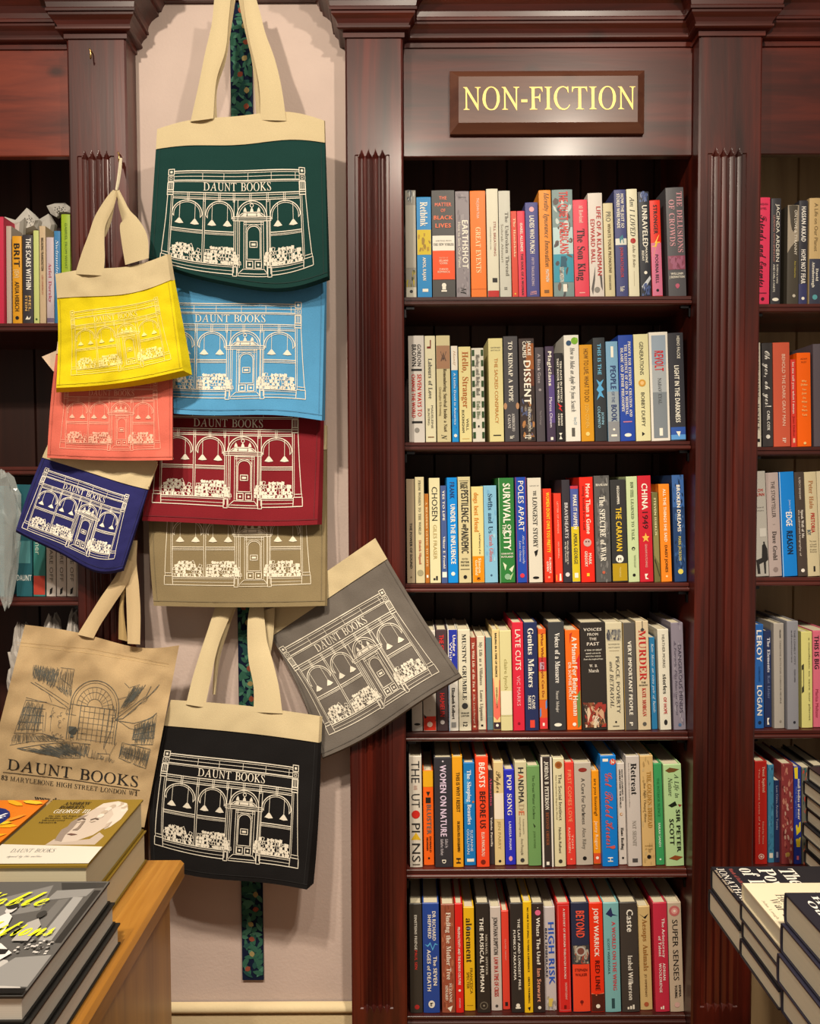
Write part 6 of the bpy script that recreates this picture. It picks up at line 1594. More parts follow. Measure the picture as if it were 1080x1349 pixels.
shelf_row(L5, 1142.5, Z_M[4], ph, gp, LEAN, [
    (90, 179, 140, 'cec6b8', 'white book with a red disc and a yellow triangle', 'T S 2a2a2a .04 .24 .5 .66 THE;T S b08070 .26 .3 .5 .3 ANNA NEIMA;T S 2a2a2a .33 .46 .5 .66 UT;O c42a20 .52 .5 .34;T S 2a2a2a .59 .69 .5 .66 PI;P d8b02a .1,.75 .9,.75 .5,.68;T S 2a2a2a .77 .95 .5 .66 NS;B 6a6258 .965 .975 .2 .8'),
    (188, 262, 240, 'ec641a', 'short orange book with a yellow head', 'B e2a81e 0 .17;P 2a2420 .3,.22 .7,.22 .5,.27;B 2a2420 .28 .34 .25 .75;T B 6a6058 .35 .67 .55 .42 BLUSTER;T B 3a241a .69 .86 .66 .18 DONALD;T B 3a241a .7 .84 .36 .18 NEUMANN;O k .92 .5 .1', 1),
    (269, 394, 148, '343339', 'thick charcoal book with pale lilac capitals', 'O c8c0cc .035 .5 .05;T B dcc8e0 .07 .72 .5 .34 WOMEN ON NATURE;T I d8d0d8 .74 .82 .66 .16 Edited by;T I d8d0d8 .74 .89 .4 .16 Katharine Norbury;T B w .925 .965 .5 .22 D'),
    (398, 470, 142, 'e6a122', 'amber book with narrow dark capitals', 'T B 4a3410 .14 .5 .55 .36 THIS IS WHY I RESIST;T B 4a3410 .58 .86 .55 .26 DR SHOLA MOS-SHOGBAMIMU;T B k .91 .97 .5 .44 H'),
    (478, 557, 185, '1a76bc', 'blue book with flowing white lettering', 'B 3a92d0 .1 .4 .05 .5;T E e8f0f4 .07 .6 .5 .36 The Sleeping Beauties;T S d8e4ec .65 .86 .66 .22 SUZANNE;T S d8e4ec .64 .89 .34 .22 OSULLIVAN;O c87030 .38 .85 .1;B w .93 .96 .2 .85', .8),
    (565, 654, 142, 'ee4a26', 'orange-red book lettered BEASTS BEFORE', 'T B f8e8d8 .05 .28 .5 .46 BEASTS;T B 40201a .31 .65 .52 .46 BEFORE US;T B f4d8c4 .68 .9 .52 .24 ELSA PANCIROLI;O 7a2418 .95 .5 .2'),
    (656, 690, 235, '3a3437', 'thin dark book with a maroon title', 'T E c05070 .08 .38 .5 .5 Almarina;T E w .5 .81 .5 .4 Valeria Parrella', 1.4),
    (693, 763, 180, 'd9c28c', 'beige book with a broad white paper band', 'B e8dcc8 .3 .55;T C 6a5a3a .08 .3 .5 .5 Paper;T S b09a64 .57 .84 .5 .28 JEN PARRY;O k .955 .5 .14', .8),
    (768, 841, 232, '2b30bc', 'vivid blue book with white capitals', 'T E w .05 .48 .5 .44 POP SONG;T B d8d8f0 .54 .84 .5 .22 LARISSA PHAM;O p .93 .5 .18 1.4', 1),
    (846, 929, 178, 'cec6a2', 'cream book lettered HANDMADE with coloured letters', 'T B 3a3836 .05 .12 .5 .46 H;T B c85030 .12 .17 .5 .46 A;T B 3a3836 .17 .4 .5 .46 NDMA;T E b0a080 .4 .47 .5 .46 D;T B c87050 .47 .52 .5 .46 E;T S 6a6450 .55 .7 .66 .14 A scientists search for;T S 6a6450 .53 .72 .36 .14 meaning through making;T S 7a7460 .74 .9 .5 .22 Anna Ploszajski;O 3a3a3a .95 .5 .18', 1),
    (932, 1022, 207, '6e995c', 'plain sage-green book with fine dark lettering', 'T S 3c5a34 .09 .53 .5 .2 The Great Water Cuckoo;P 2c3a24 .4,.57 .6,.6 .5,.62;T S 5a8048 .65 .82 .5 .16 JOHN WYNNE', .5)])
shelf_row(R5, 1141.8, Z_M[4], ph, gp, LEAN, [
    (2, 84, 145, '39312f', 'dark brown book with white edges and white capitals', 'B e8e2d8 0 1 .01 .16;B e8e2d8 0 1 .84 .99;T E w .04 .48 .5 .34 JORDAN B PETERSON;T E 9a5a3a .5 .8 .5 .24 BEYOND ORDER;B w .95 .98 .35 .6'),
    (91, 170, 155, 'd9d1aa', 'cream book with a rust-coloured ball at its head', 'O a86a30 .06 .5 .34;O 8a4a24 .06 .5 .22;T S 4c463a .14 .57 .6 .3 The Social Instinct;T S 8a8060 .15 .56 .26 .14 How Cooperation Shaped the World;T S 4c463a .63 .87 .5 .24 Nichola Raihani;O 3a3630 .945 .5 .18'),
    (174, 240, 182, 'e04034', 'red book with thin orange capitals', 'T S f0a070 .07 .58 .5 .38 FIRST COMES LOVE;T S f8d0b8 .7 .84 .68 .2 TOM;T S f8d0b8 .63 .88 .34 .22 RASMUSSEN;O f8a080 .94 .5 .1', .8),
    (243, 362, 185, 'bab0a2', 'wide taupe book with a small red oval', 'O 8a3028 .07 .5 .26 .5;T S 3a3836 .15 .6 .5 .22 A Cure For Darkness;T S 7a746a .63 .84 .5 .22 Alex Riley;O k .93 .5 .12', .7),
    (365, 419, 240, 'ee991a', 'short orange book with a red foot', 'B d8502a .88 .99;O w .93 .5 .2;T S 4a3210 .08 .48 .5 .38 are you listening?;T S f8e8c8 .54 .84 .5 .38 Jenny Rogers', 1.2),
    (429, 540, 138, '0f7ad2', 'bright blue book with wriggly red lettering', 'O d8482c .055 .8 .2;T B w .03 .08 .8 .2 2;B w .025 .05 .15 .5;T C d0584a .14 .28 .5 .46 Get;T C d0584a .31 .56 .5 .5 Rebel;T C d0584a .58 .84 .5 .5 Heroes?;T B w .91 .96 .5 .32 H'),
    (545, 602, 188, 'cfc7c0', 'off-white book with two lines of small black capitals', 'T B k .06 .37 .68 .2 HOW I LEARNED TO;T B k .06 .44 .38 .2 UNDERSTAND THE WORLD;O c08a50 .5 .45 .2;O cfc7c0 .5 .5 .12;T E k .63 .85 .5 .36 Hans Rosling;O k .93 .5 .14', .9),
    (612, 708, 140, 'c6beb8', 'pale grey book lettered Retreat in black', 'T E 1c1c1c .06 .35 .56 .42 Retreat;T S 7a746e .06 .46 .2 .08 how the counterculture invented wellness;T E 9a948c .58 .81 .5 .28 NAT SEGNIT;B 4a4848 .925 .96 .3 .7'),
    (713, 805, 138, 'cfae74', 'tan book with gold capitals and scattered sketches', 'N 0 1 26 b89a64 a88a58 c0a878;T E a87c30 .14 .65 .66 .34 THE GOLDEN THREAD;T I 4c3c24 .24 .6 .3 .16 How Fabric Changed History;H S 8a6a3a .81 .6 .014 KASSIA;H S 8a6a3a .84 .6 .014 ST CLAIR;O k .91 .5 .16'),
    (809, 868, 190, '3c985c', 'green book with small white capitals low down', 'T S 2a7844 .14 .52 .5 .3 THE INTERIOR SILENCE;T B d8ecd8 .58 .82 .5 .26 SARAH SANDS;O d8ecd8 .94 .5 .12', .6),
    (880, 1007, 198, 'aecf96', 'pale green book with a brown bird and black capitals', 'P 6a4a24 .1,.06 .35,.03 .9,.05 .6,.075 .3,.08;T I 3c4a34 .1 .33 .72 .24 A Life in;T I 3c4a34 .13 .31 .36 .24 Nature;P 1c2418 .2,.4 .6,.36 .7,.4 .4,.42;P 8a2a24 .75,.39 .98,.4 .85,.42;T B 22281e .44 .86 .74 .22 SIR PETER;T B 22281e .53 .79 .36 .24 SCOTT;P 8a4a24 .15,.92 .5,.89 .95,.91 .6,.94')])
L6 = (520, 1150, 5.268); R6 = (715, 1150, 5.268)
ph, gp = 'on the bottom non-fiction shelf', 'books on the bottom non-fiction shelf'
shelf_row(L6, 1334.5, Z_M[5], ph, gp, LEAN, [
    (92, 180, 215, '37342f', 'black book with small white and red capitals', 'T B d8d4c8 .1 .42 .5 .2 EINSTEINS FRIDGE;T B c83a34 .42 .6 .5 .2 PAUL SEN;O a82a2a .94 .55 .2'),
    (186, 302, 212, '254698', 'blue book with a heartbeat line', 'T B w .07 .34 .7 .2 DR RICHARD;T B w .1 .32 .42 .2 SHEPHERD;P 5ab0e0 .1,.37 .3,.38 .45,.35 .6,.41 .75,.36 .95,.38 .75,.375 .6,.43 .45,.37 .3,.395;T B w .48 .75 .74 .22 The SEVEN;T B w .42 .8 .36 .22 AGES of DEATH;O e8e4d8 .915 .5 .2 1.2;T B k .9 .935 .5 .18 ke'),
    (318, 412, 220, '96503a', 'wood-brown book with streaks and white lettering', 'N 0 1 60 a86248 844430 b06a4c;T E f0e4d4 .07 .69 .55 .34 Finding the Mother Tree;T E f0e4d4 .72 .9 .66 .2 SUZANNE;T E f0e4d4 .74 .88 .36 .2 SIMARD;P w .4,.95 .8,.93 .65,.985'),
    (416, 472, 215, 'd8251f', 'slim red book with small white capitals', 'T B w .21 .74 .5 .3 PRODUCTIVITY AND THE BONUS CULTURE;O w .79 .5 .16;T B f0c8c0 .86 .95 .5 .18 OXFORD', .0),
    (478, 554, 240, 'e6b61c', 'yellow book with a black lower-case title', 'T E 30281c .1 .53 .5 .56 alonement;O 7a8a98 .2 .5 .2;T S 6a5416 .58 .83 .66 .26 FRANCESCA;T S 6a5416 .62 .78 .34 .26 SPECTER;B b08c14 .94 .945 .2 .8', .7),
    (568, 662, 212, '302b27', 'black book with bold white capitals and a ring emblem', 'T B f0ece0 .13 .81 .4 .28 THE MUSICAL HUMAN;T E c8c0b0 .28 .65 .76 .14 MICHAEL SPITZER;O 6a6458 .93 .5 .32;O 302b27 .93 .5 .24;O 8a8474 .93 .5 .08'),
    (668, 744, 238, 'cdc2ba', 'pale grey book with dark capitals over red ones', 'T B 3a3634 .1 .46 .5 .4 JONATHAN SUMPTION;T B b83430 .48 .86 .5 .4 LAW IN A TIME OF CRISIS;O 4a4644 .95 .5 .14', .7),
    (749, 801, 265, 'e04434', 'short bright red book', 'T S f4b0a0 .28 .5 .5 .18 OLIVIER SIBONY;B 2a2020 .92 .96 .3 .7', 1.1),
    (812, 902, 212, '312d2b', 'black book with two lines of spaced white capitals', 'T B ece8dc .14 .79 .66 .18 THE LAST AND LONGEST MILE;T B ece8dc .24 .7 .3 .18 FUMIKO TAKAYAMA;O w .93 .5 .16;B w .945 .96 .3 .7'),
    (904, 964, 200, 'efc21c', 'bright yellow book with tiny black capitals', 'T B 2a2414 .05 .63 .55 .2 NO ONE IS TOO SMALL TO MAKE A DIFFERENCE;T B 2a2414 .67 .91 .55 .2 GRETA THUNBERG;P k .35,.95 .7,.94 .6,.98', -.1),
    (967, 1052, 212, '352a28', 'dark brown book with a pink blob at its head', 'O e06a90 .085 .5 .24;O w .04 .5 .04;T B f0ece0 .13 .56 .5 .3 Whats The Use?;T B e8a488 .59 .9 .5 .32 Ian Stewart;O w .95 .5 .14')])
shelf_row(R6, 1333.5, Z_M[5], ph, gp, LEAN, [
    (22, 104, 238, 'c6bec0', 'silvery book lettered HIGH RISK in blue', 'T B 2c5ac0 .14 .75 .64 .5 HIGH RISK;T B 2a3048 .2 .68 .2 .18 BEN TIMBERLAKE;B d8c060 .88 .96 .3 .7;N .86 1 12 b0a890 98908a', .7),
    (121, 208, 210, 'd42a27', 'red book with a thin pale border', 'B e07070 .02 .024 .06 .94;B e07070 .975 .98 .06 .94;B e07070 .02 .98 .06 .09;B e07070 .02 .98 .91 .94;T B f8e0d8 .05 .69 .55 .16 A HISTORY OF BRITAIN THROUGH BOOKS;T S f0c8c0 .72 .88 .6 .16 CHRISTOPHER TUGENDHAT;B 7a1414 .93 .96 .4 .6'),
    (220, 345, 208, '29304a', 'navy and orange-red book with an astronaut picture', 'B ee4a2c .56 .99;B 3a3c40 .385 .56;N .39 .555 50 8a8070 4a4a4c b0a898 a04a3a;O b8b4ac .44 .5 .3;O 7a4a40 .44 .5 .2;T B ec5a44 .07 .32 .5 .46 BEYOND;H B 7a1c18 .61 .74 .024 STEPHEN;H B 7a1c18 .652 .68 .024 WALKER;O 7a1c18 .9 .5 .1;B 7a1c18 .91 .93 .48 .52'),
    (350, 444, 210, 'ec3618', 'red book with white and dark capitals and a brown foot', 'T B f8ece0 .05 .49 .5 .34 JOBY WARRICK;T B 5a1410 .52 .8 .52 .34 RED LINE;B 50241c .83 .99;P e88060 .02,.82 .4,.835 .98,.82 .98,.828 .4,.845 .02,.83;O w .94 .5 .16'),
    (450, 560, 210, '7ab4b8', 'pale teal book with a swallow at its head', 'P 26305c .15,.1 .5,.04 .6,.1 .95,.12 .6,.115 .5,.13;T B c8505a .17 .8 .64 .24 A WORLD ON THE WING;T S 3a5a60 .32 .65 .28 .14 SCOTT WEIDENSAUL;B 2a4a50 .87 .96 .4 .6'),
    (568, 693, 208, '403b37', 'thick charcoal book with large white lettering Caste', 'T B f0ece0 .06 .27 .56 .36 Caste;T B ece8dc .48 .89 .52 .26 Isabel Wilkerson;B w .95 .97 .3 .4;B w .94 .97 .45 .55;B w .93 .97 .6 .7'),
    (697, 783, 235, 'cfb37a', 'tan book with a small black bird and brown lettering', 'P 1c1a1a .1,.07 .5,.1 .9,.07 .6,.12;T E 9a6a34 .12 .62 .55 .4 Aesops Animals;T S 7a5a34 .65 .87 .5 .18 JO WIMPENNY;O b05a3a .94 .5 .2', .7),
    (806, 905, 210, 'c22e46', 'crimson book with two lines of white lettering', 'T B f4e4e0 .14 .5 .7 .2 The Aristocracy;T B f4e4e0 .3 .49 .42 .2 of Talent;T B f4e4e0 .55 .71 .68 .18 ADRIAN;T B f4e4e0 .55 .82 .4 .18 WOOLDRIDGE;B w .95 .97 .35 .45;B w .94 .97 .5 .6'),
    (910, 1006, 208, 'beac96', 'taupe book with a pink disc, lettered SUPER SENSES', 'O c06a68 .075 .5 .4;O d89890 .075 .5 .24;O e8d8c8 .075 .5 .1;T S 22201e .15 .71 .5 .4 SUPER SENSES;T B 22201e .75 .86 .74 .16 EMMA;T B 22201e .75 .87 .44 .18 YOUNG;O d0a8a0 .93 .5 .2')])

# the cut-off bookcase with pale boards
gp = 'books in the cut-off bookcase with pale back boards'
Q1 = (980, 230, 7.1)
shelf_row(Q1, 403, Z_R[0], 'on the top pale-backed shelf', gp, lambda x: -1.5, [
    (108, 236, 212, 'f43f68', 'hot pink book', 'H S 6a1c34 .065 .7 .02 BARBARA;H S 6a1c34 .105 .5 .02 AMIEL;T C 3a1420 .16 .84 .5 .5 Friends and Enemies;B 8a2040 .885 .895 .2 .8;O 4a1424 .945 .5 .13'),
    (246, 338, 220, '38363b', 'dark book with white spaced capitals', 'T S w .06 .6 .68 .34 JACINDA ARDERN;T S b07a70 .16 .6 .3 .18 LEADING WITH EMPATHY;T S w .62 .8 .66 .18 SUPRIYA VANI;T S w .62 .88 .32 .18 AND CARL A HARTE;O w .95 .5 .34 .5'),
    (400, 507, 285, '4a443b', 'grey-brown book with a taupe upper half', 'P a09482 .0,.0 1,.0 1,.36 .6,.38 .3,.42 .0,.48;T S ece4d4 .05 .5 .7 .24 ON LOVE & TYRANNY;T S c0b050 .56 .73 .68 .16 Ann Heberlein;O c8c0b0 .91 .6 .14'),
    (508, 590, 240, '33333b', 'near-black book with bold white narrow capitals', 'B 3a3c66 .8 1;T B f0ece4 .06 .4 .5 .5 HASSAN AKKAD;T B f0ece4 .47 .8 .5 .5 HOPE NOT FEAR;O w .94 .5 .18'),
    (604, 715, 218, 'c6aa78', 'tan book with a slate lower half', 'B 3c3e4e .57 1;T S 7a6644 .05 .5 .55 .3 A Life on Our Planet;T E w .66 .78 .68 .22 David;T E w .6 .84 .36 .22 Attenborough;O 5aa0a8 .93 .5 .22'),
    (722, 840, 240, '3c3a40', 'charcoal book at the frame edge', '')])
Q2 = (980, 430, 7.1)
shelf_row(Q2, 590.5, Z_R[1], 'on the second pale-backed shelf', gp, lambda x: 1.5, [
    (100, 164, 152, 'd6cebe', 'cream book tight against the post', 'T E 5a5450 .05 .84 .55 .4 COMEY SAVING JUSTICE;B k .92 .95 .3 .8'),
    (176, 275, 155, '3d393a', 'charcoal book with bouncy white script', 'T C f4f0e8 .07 .62 .5 .5 Oh yes, oh yes!;T B f4f0e8 .65 .84 .55 .26 CARL COX;O e0dcd4 .9 .5 .2'),
    (280, 436, 152, 'cc5a40', 'thick terracotta book', 'T S f0d0b8 .11 .8 .62 .2 BEHOLD THE DARK GRAY MAN;T E f0d8c8 .91 .96 .62 .2 IP'),
    (442, 494, 310, 'd83e32', 'short red book with white lettering', 'T B f4d8d0 .03 .62 .5 .4 let me tell you what I mean;T S 9a1c18 .65 .88 .5 .36 Joan Didion;B f0c0a0 .9 .95 .3 .7', .4),
    (503, 632, 248, 'fa6606', 'vivid orange book with a stack of tiny words', 'H S 8a3a10 .065 .5 .018 ADAM;H S 8a3a10 .1 .4 .018 RILEY;' + ''.join('H B f8d080 %.2f %.2f .02 %s;' % (.3 + k * .045, w, s) for k, (s, w) in enumerate((('Why', .36), ('Didnt', .5), ('You', .3), ('Just', .34), ('Do', .24), ('What', .42), ('You', .3), ('Were', .42), ('Told', .38)))) + 'O f8d080 .96 .5 .1'),
    (655, 800, 165, '5b525a', 'dusky grey book at the frame edge', '')])
Q3 = (980, 600, 7.1)
shelf_row(Q3, 761.5, Z_R[2], 'on the third pale-backed shelf', gp, lambda x: 5.5, [
    (110, 236, 152, 'b6b2aa', 'pale grey book with a dark seated man at its foot', 'H B b03a30 .18 .6 .028 TOM;H B b03a30 .22 .8 .028 DUNN;H S 6a6864 .34 .6 .012 bad;H S 6a6864 .37 .6 .012 actors;P d0ccc4 .4,.54 .9,.54 .9,.62 .4,.62;P 2e2c2c .55,.7 .75,.68 .95,.74 .98,.84 .8,.86 .78,.97 .66,.97 .62,.86 .3,.88 .35,.97 .15,.97 .08,.84 .5,.82;O 3a3634 .675 .7 .07'),
    (240, 358, 165, 'b1a19d', 'pinkish-grey book with thin dark lettering', 'T S 4a4240 .08 .43 .52 .3 THE STORYTELLER;B 6a605c .495 .498 .4 .6;T E 4a4240 .56 .84 .5 .34 Dave Grohl;O 8a7a76 .93 .5 .2'),
    (366, 503, 158, '1480d8', 'bright blue book lettered EDGE', 'B b8d4e8 0 1 .01 .05;T I d0e4f4 .27 .38 .66 .14 journey to the;T B f4f4f0 .38 .52 .55 .4 EDGE;T B 16243c .56 .79 .55 .4 REASON'),
    (508, 597, 158, '4a3f39', 'dark brown book with white lettering and a round mark', 'T S d8ccc0 .05 .26 .5 .2 R PERCY BINGHAM;T E f0e8dc .36 .63 .66 .26 Speak Well of Me;T S d8ccc0 .36 .8 .32 .18 the authorised biography of;O f0e8dc .94 .5 .2'),
    (601, 713, 158, 'cfc29e', 'cream book with tumbling red and black capitals', 'T E b07a50 .08 .35 .5 .36 Peter Hain;T B b83028 .39 .58 .55 .32 PRETORIA;T B 4a6070 .55 .6 .2 .28 BOY;' + ''.join('H S 6a604c %.2f %.2f .014 %s;' % (.66 + k * .025, .6, s) for k, s in enumerate(('The story', 'of South', 'Africas', 'Public', 'Enemy'))) + 'B k .9 .95 .45 .6'),
    (716, 850, 150, 'd0c4a4', 'cream book at the frame edge', '')])
Q4 = (980, 790, 3.65)
shelf_row(Q4, 961.5, Z_R[3], 'on the fourth pale-backed shelf', gp, lambda x: 1.0, [
    (54, 97, 120, '2a66b4', 'blue book with heavy white capitals', 'T B f0ece4 .05 .36 .5 .56 LEROY;T S 1c3c74 .4 .55 .5 .2 CLOSING RANKS;T B f0ece4 .58 .88 .5 .56 LOGAN;O 1c2c4c .94 .5 .2'),
    (99, 134, 150, '28345c', 'navy book with pale serif lettering', 'T E e0e0e8 .07 .43 .62 .4 The Elements;T E 6a78a0 .46 .7 .6 .36 Kat Lister;P w .35,.9 .65,.9 .5,.93 .65,.97 .35,.97', .9),
    (146, 195, 115, 'a9a299', 'light grey book with a column of tiny print', 'T B 3a3836 .06 .14 .62 .14 MARK LEONARD;T S 6a645c .16 .76 .62 .14 CREATIVE ACTS FOR CURIOUS PEOPLE;O 8a8278 .93 .6 .12'),
    (210, 264, 105, '8b8b93', 'steel-grey book jutting out past the others', 'T S 3c3c44 .08 .4 .66 .14 THE LONELY CITY;T S 3c3c44 .08 .38 .4 .12 adventures;T S 3c3c44 .44 .56 .66 .14 OLIVIA LAING;O 2c2c34 .93 .6 .12', -.9, 961.5),
    (278, 331, 155, 'd6d082', 'yellow-green book with a round dark ring', 'P 3a3a2c .02,.35 .22,.33 .22,.62 .02,.64;P d6d082 .04,.4 .16,.39 .16,.56 .04,.58;T S 6a6438 .06 .92 .72 .16 a manifesto to save our planet', .3),
    (334, 420, 150, 'd46a80', 'pink book with black lettering THIS IS BIG', 'T B 2a1a20 .05 .4 .2 .24 THIS IS BIG;T S 9a2c44 .6 .9 .2 .16 Marisa Meltzer', .7)])
shelf_row(Q4, 1140.5, Z_R[4], 'on the fifth pale-backed shelf', gp, lambda x: .5, [
    (54, 112, 778, 'b4271f', 'red book with a round ring mark', 'T E e8b8a0 .05 .3 .72 .22 Tweet Squirrel;T S e0a890 .07 .8 .34 .12 The Intimate Lives of a Nation;T S e0a890 .58 .8 .66 .12 Edited by Simon;O e8d0c0 .92 .5 .24;O b4271f .92 .5 .18;O e8d0c0 .92 .5 .1'),
    (115, 145, 795, '3f80a2', 'teal-blue patterned book', 'N 0 .88 50 2a4a68 5a9ab8 34607c;B e0dccc .9 .95 .2 .8', .9),
    (147, 172, 870, '24335a', 'short navy book with fine lettering', 'T S a8b0c8 .06 .6 .5 .36 Lost Cities, Ancient Tombs;B 8a90a8 .87 .94 .3 .7', 1.0),
    (181, 239, 790, '88393a', 'maroon book sprinkled with pale flecks', 'N 0 1 60 a85a52 b87a68 6a2a2c c09888;O b8904a .9 .5 .2'),
    (242, 277, 805, '2a399a', 'blue book with yellow leaves', 'P e6cf30 .02,.01 .5,.0 .5,.12 .1,.12;P e6cf30 .2,.6 .9,.56 .9,.66 .3,.7;P e6cf30 .2,.74 .9,.72 .8,.82 .3,.82;T B f4f0e8 .12 .54 .66 .36 small bodies of water;T S 7a90d0 .2 .52 .28 .2 Nina Mingya Powles;B e87a8a .91 .95 .3 .6'),
    (280, 332, 810, '6a6a5e', 'book with tangled red, teal and brown patterns', 'N 0 1 90 3f7a7c c0483a d87858 8a5a44 2c4a50;'),
    (336, 400, 800, '3a3434', 'dark book standing behind the flat stack', '')])

# the dark bookcase behind the small totes
gp = 'books in the dark bookcase behind the small totes'
shelf_row((0, 200, 3.066), 424, Z_L[0], 'on the dark shelf behind the yellow tote', gp, lambda x: 1.0, [
    (-70, 16, 262, 'c42548', 'crimson book at the frame edge', 'T E f0d0d0 .04 .55 .6 .26 LOST JEWEL;T E f0d0d0 .6 .92 .6 .24 MARTIN DOWNES'),
    (27, 48, 300, 'b8aca0', 'beige book behind grey tissue', '', 1.0),
    (51, 89, 340, 'dd9c1e', 'amber book with big black capitals', 'T B 2a2014 .08 .36 .5 .62 BRIT;T S e8d8a8 .38 .48 .5 .5 (ISH);T B 4a3410 .52 .86 .5 .46 AFUA HIRSCH;O k .93 .5 .2'),
    (92, 134, 335, '39353a', 'dark book with white and tan capitals', 'T B f0ece4 .04 .62 .6 .46 THE SCARS WITHIN;T B d0a868 .68 .86 .7 .22 MEL;T B d0a868 .68 .86 .36 .24 STEIN;P w .25,.95 .45,.91 .6,.94 .8,.91 .7,.95'),
    (137, 159, 318, 'c6cf82', 'thin pale green book', 'O 3a5a24 .95 .5 .2'),
    (161, 186, 300, 'c8b08e', 'thin tan book', 'T B 4a3c2c .12 .46 .5 .4 BREAKING FRANKENSTEIN;T S b05a4a .5 .7 .5 .26 LEE UNKRICH'),
    (189, 219, 345, 'c7b8bd', 'pale lilac book beside the blue one', 'T E b05a6a .3 .75 .5 .4 Ariel Dorsky;B 7a6a8a .93 .98', .2),
    (221, 246, 320, '3c80b4', 'thin blue book', 'T I e8f0f4 .1 .5 .5 .44 Swimming', .4),
    (249, 285, 252, 'a5c22e', 'lime green book', 'T S 5a7a1c .08 .5 .55 .26 GABRIEL FROM WHAT', .1),
    (288, 302, 252, '9ab828', 'very thin lime green book', '')])
shelf_row((0, 580, 2.808), 783.5, Z_L[2], 'on the dark shelf under the navy tote', gp, lambda x: 0.5, [
    (-60, 16, 170, '2c6a78', 'teal book inside clear wrapping', '', .0),
    (60, 119, 165, '2a6672', 'dark teal book with white capitals', 'H B e0e8e4 .83 .96 .05 DAUNT;B 5a9aa0 .5 .7 .1 .9'),
    (123, 167, 190, '3e8a86', 'green book with big pale letters Archer', 'B c04838 .8 .98;T S d8ecdc .35 .6 .4 .46 Archer;'),
    (171, 206, 178, 'd6cdc4', 'white book nearest the green one', 'T S 6a6258 .42 .86 .55 .36 ERS ARE OFF;P 1c1a1a .4,.93 .7,.91 .6,.97 .35,.98'),
    (209, 244, 178, 'd2c8c0', 'second white book from the green one', 'T S 6a6258 .42 .86 .55 .36 ERS ARE OFF;P 1c1a1a .4,.93 .7,.91 .6,.97 .35,.98'),
    (247, 282, 178, 'd4cbc2', 'third white book from the green one', 'T S 6a6258 .42 .86 .55 .36 ERS ARE OFF;P 1c1a1a .4,.93 .7,.91 .6,.97 .35,.98'),
    (284, 300, 178, 'd0c8be', 'white book next to the post', 'T S 6a6258 .42 .86 .55 .36 ERS ARE OFF')])

# ------------------------------------------------------------------ display tables with stacked books
def display_table(label, x0, x1, y0, y1, zt, inset):
    t = thing('display_table', label, 'table', ((x0 + x1) / 2, (y0 + y1) / 2, 0))
    b = MB()
    b.box(x0, x1, y0, y1, zt - .036, zt, HONEY, .006)
    part(b, 'tabletop', t)
    a = inset
    for n, q in (('side_panel', (x0 + a, x0 + a + .02, y0 + a, y1 - a)), ('side_panel', (x1 - a - .02, x1 - a, y0 + a, y1 - a)),
                 ('back_panel', (x0 + a + .0201, x1 - a - .0201, y1 - a - .02, y1 - a)), ('front_panel', (x0 + a + .0201, x1 - a - .0201, y0 + a, y0 + a + .02))):
        b = MB()
        b.box(q[0], q[1], q[2], q[3], 0.0, zt - .0362, HONEY_V)
        part(b, n, t)
    return t


TZ = .943
display_table('honey oak display table at the frame corner, its corner seen beside the book piles', -1.16, -.412, .35, 1.372, TZ, .022)


def flat_book(label, x0, x1, y0, y1, z, th, cover, pages='d9ceb0', art=None, spine='x0', group=None, ov=.003, tb=.0028, name='book'):
    """a hardback lying flat; spine names the side that carries its back"""
    root = thing(name, label, 'book', ((x0 + x1) / 2, (y0 + y1) / 2, z), group)
    m = mat(cover)
    b = MB()
    b.box(x0, x1, y0, y1, z + .0002, z + tb, m)
    b.box(x0, x1, y0, y1, z + th - tb, z + th - .0002, m)
    n = 8
    if spine in ('y1', 'x0', 'x1'):
        R = []
        for k in range(n + 1):
            a = math.pi * k / n - math.pi / 2
            o = .0035 * math.cos(a)
            zz = z + th / 2 + (th / 2 - .0003) * math.sin(a)
            if spine == 'y1':
                R.append([(x0, y1 + o, zz), (x1, y1 + o, zz)])
            elif spine == 'x0':
                R.append([(x0 - o, y0, zz), (x0 - o, y1, zz)])
            else:
                R.append([(x1 + o, y0, zz), (x1 + o, y1, zz)])
        b.grid(R, m)
        ri = [[tuple(Vector(p) + Vector((0, -tb, 0) if spine == 'y1' else (tb, 0, 0) if spine == 'x0' else (-tb, 0, 0))) for p in r] for r in R]
        b.grid(ri, m)
        for e in (0, 1):
            b.grid([[R[k][e] for k in range(n + 1)], [ri[k][e] for k in range(n + 1)]], m, smooth=False)
    if art:
        W, H = x1 - x0, y1 - y0
        cnt = [0]

        def fn(u, v, dz=None):
            return (x0 + W * u, y0 + H * v, z + th + .0002 + .00006 * cnt[0])
        art(b, fn, cnt)
    part(b, 'cover', root)
    b = MB()
    s = {'x0': (0, ov, ov, ov), 'x1': (ov, 0, ov, ov), 'y1': (ov, ov, ov, 0)}[spine]
    b.box(x0 + s[0], x1 - s[1], y0 + s[2], y1 - s[3], z + tb + .0001, z + th - tb - .0001, mat(pages, 'pages2'))
    part(b, 'page_block', root)
    return root


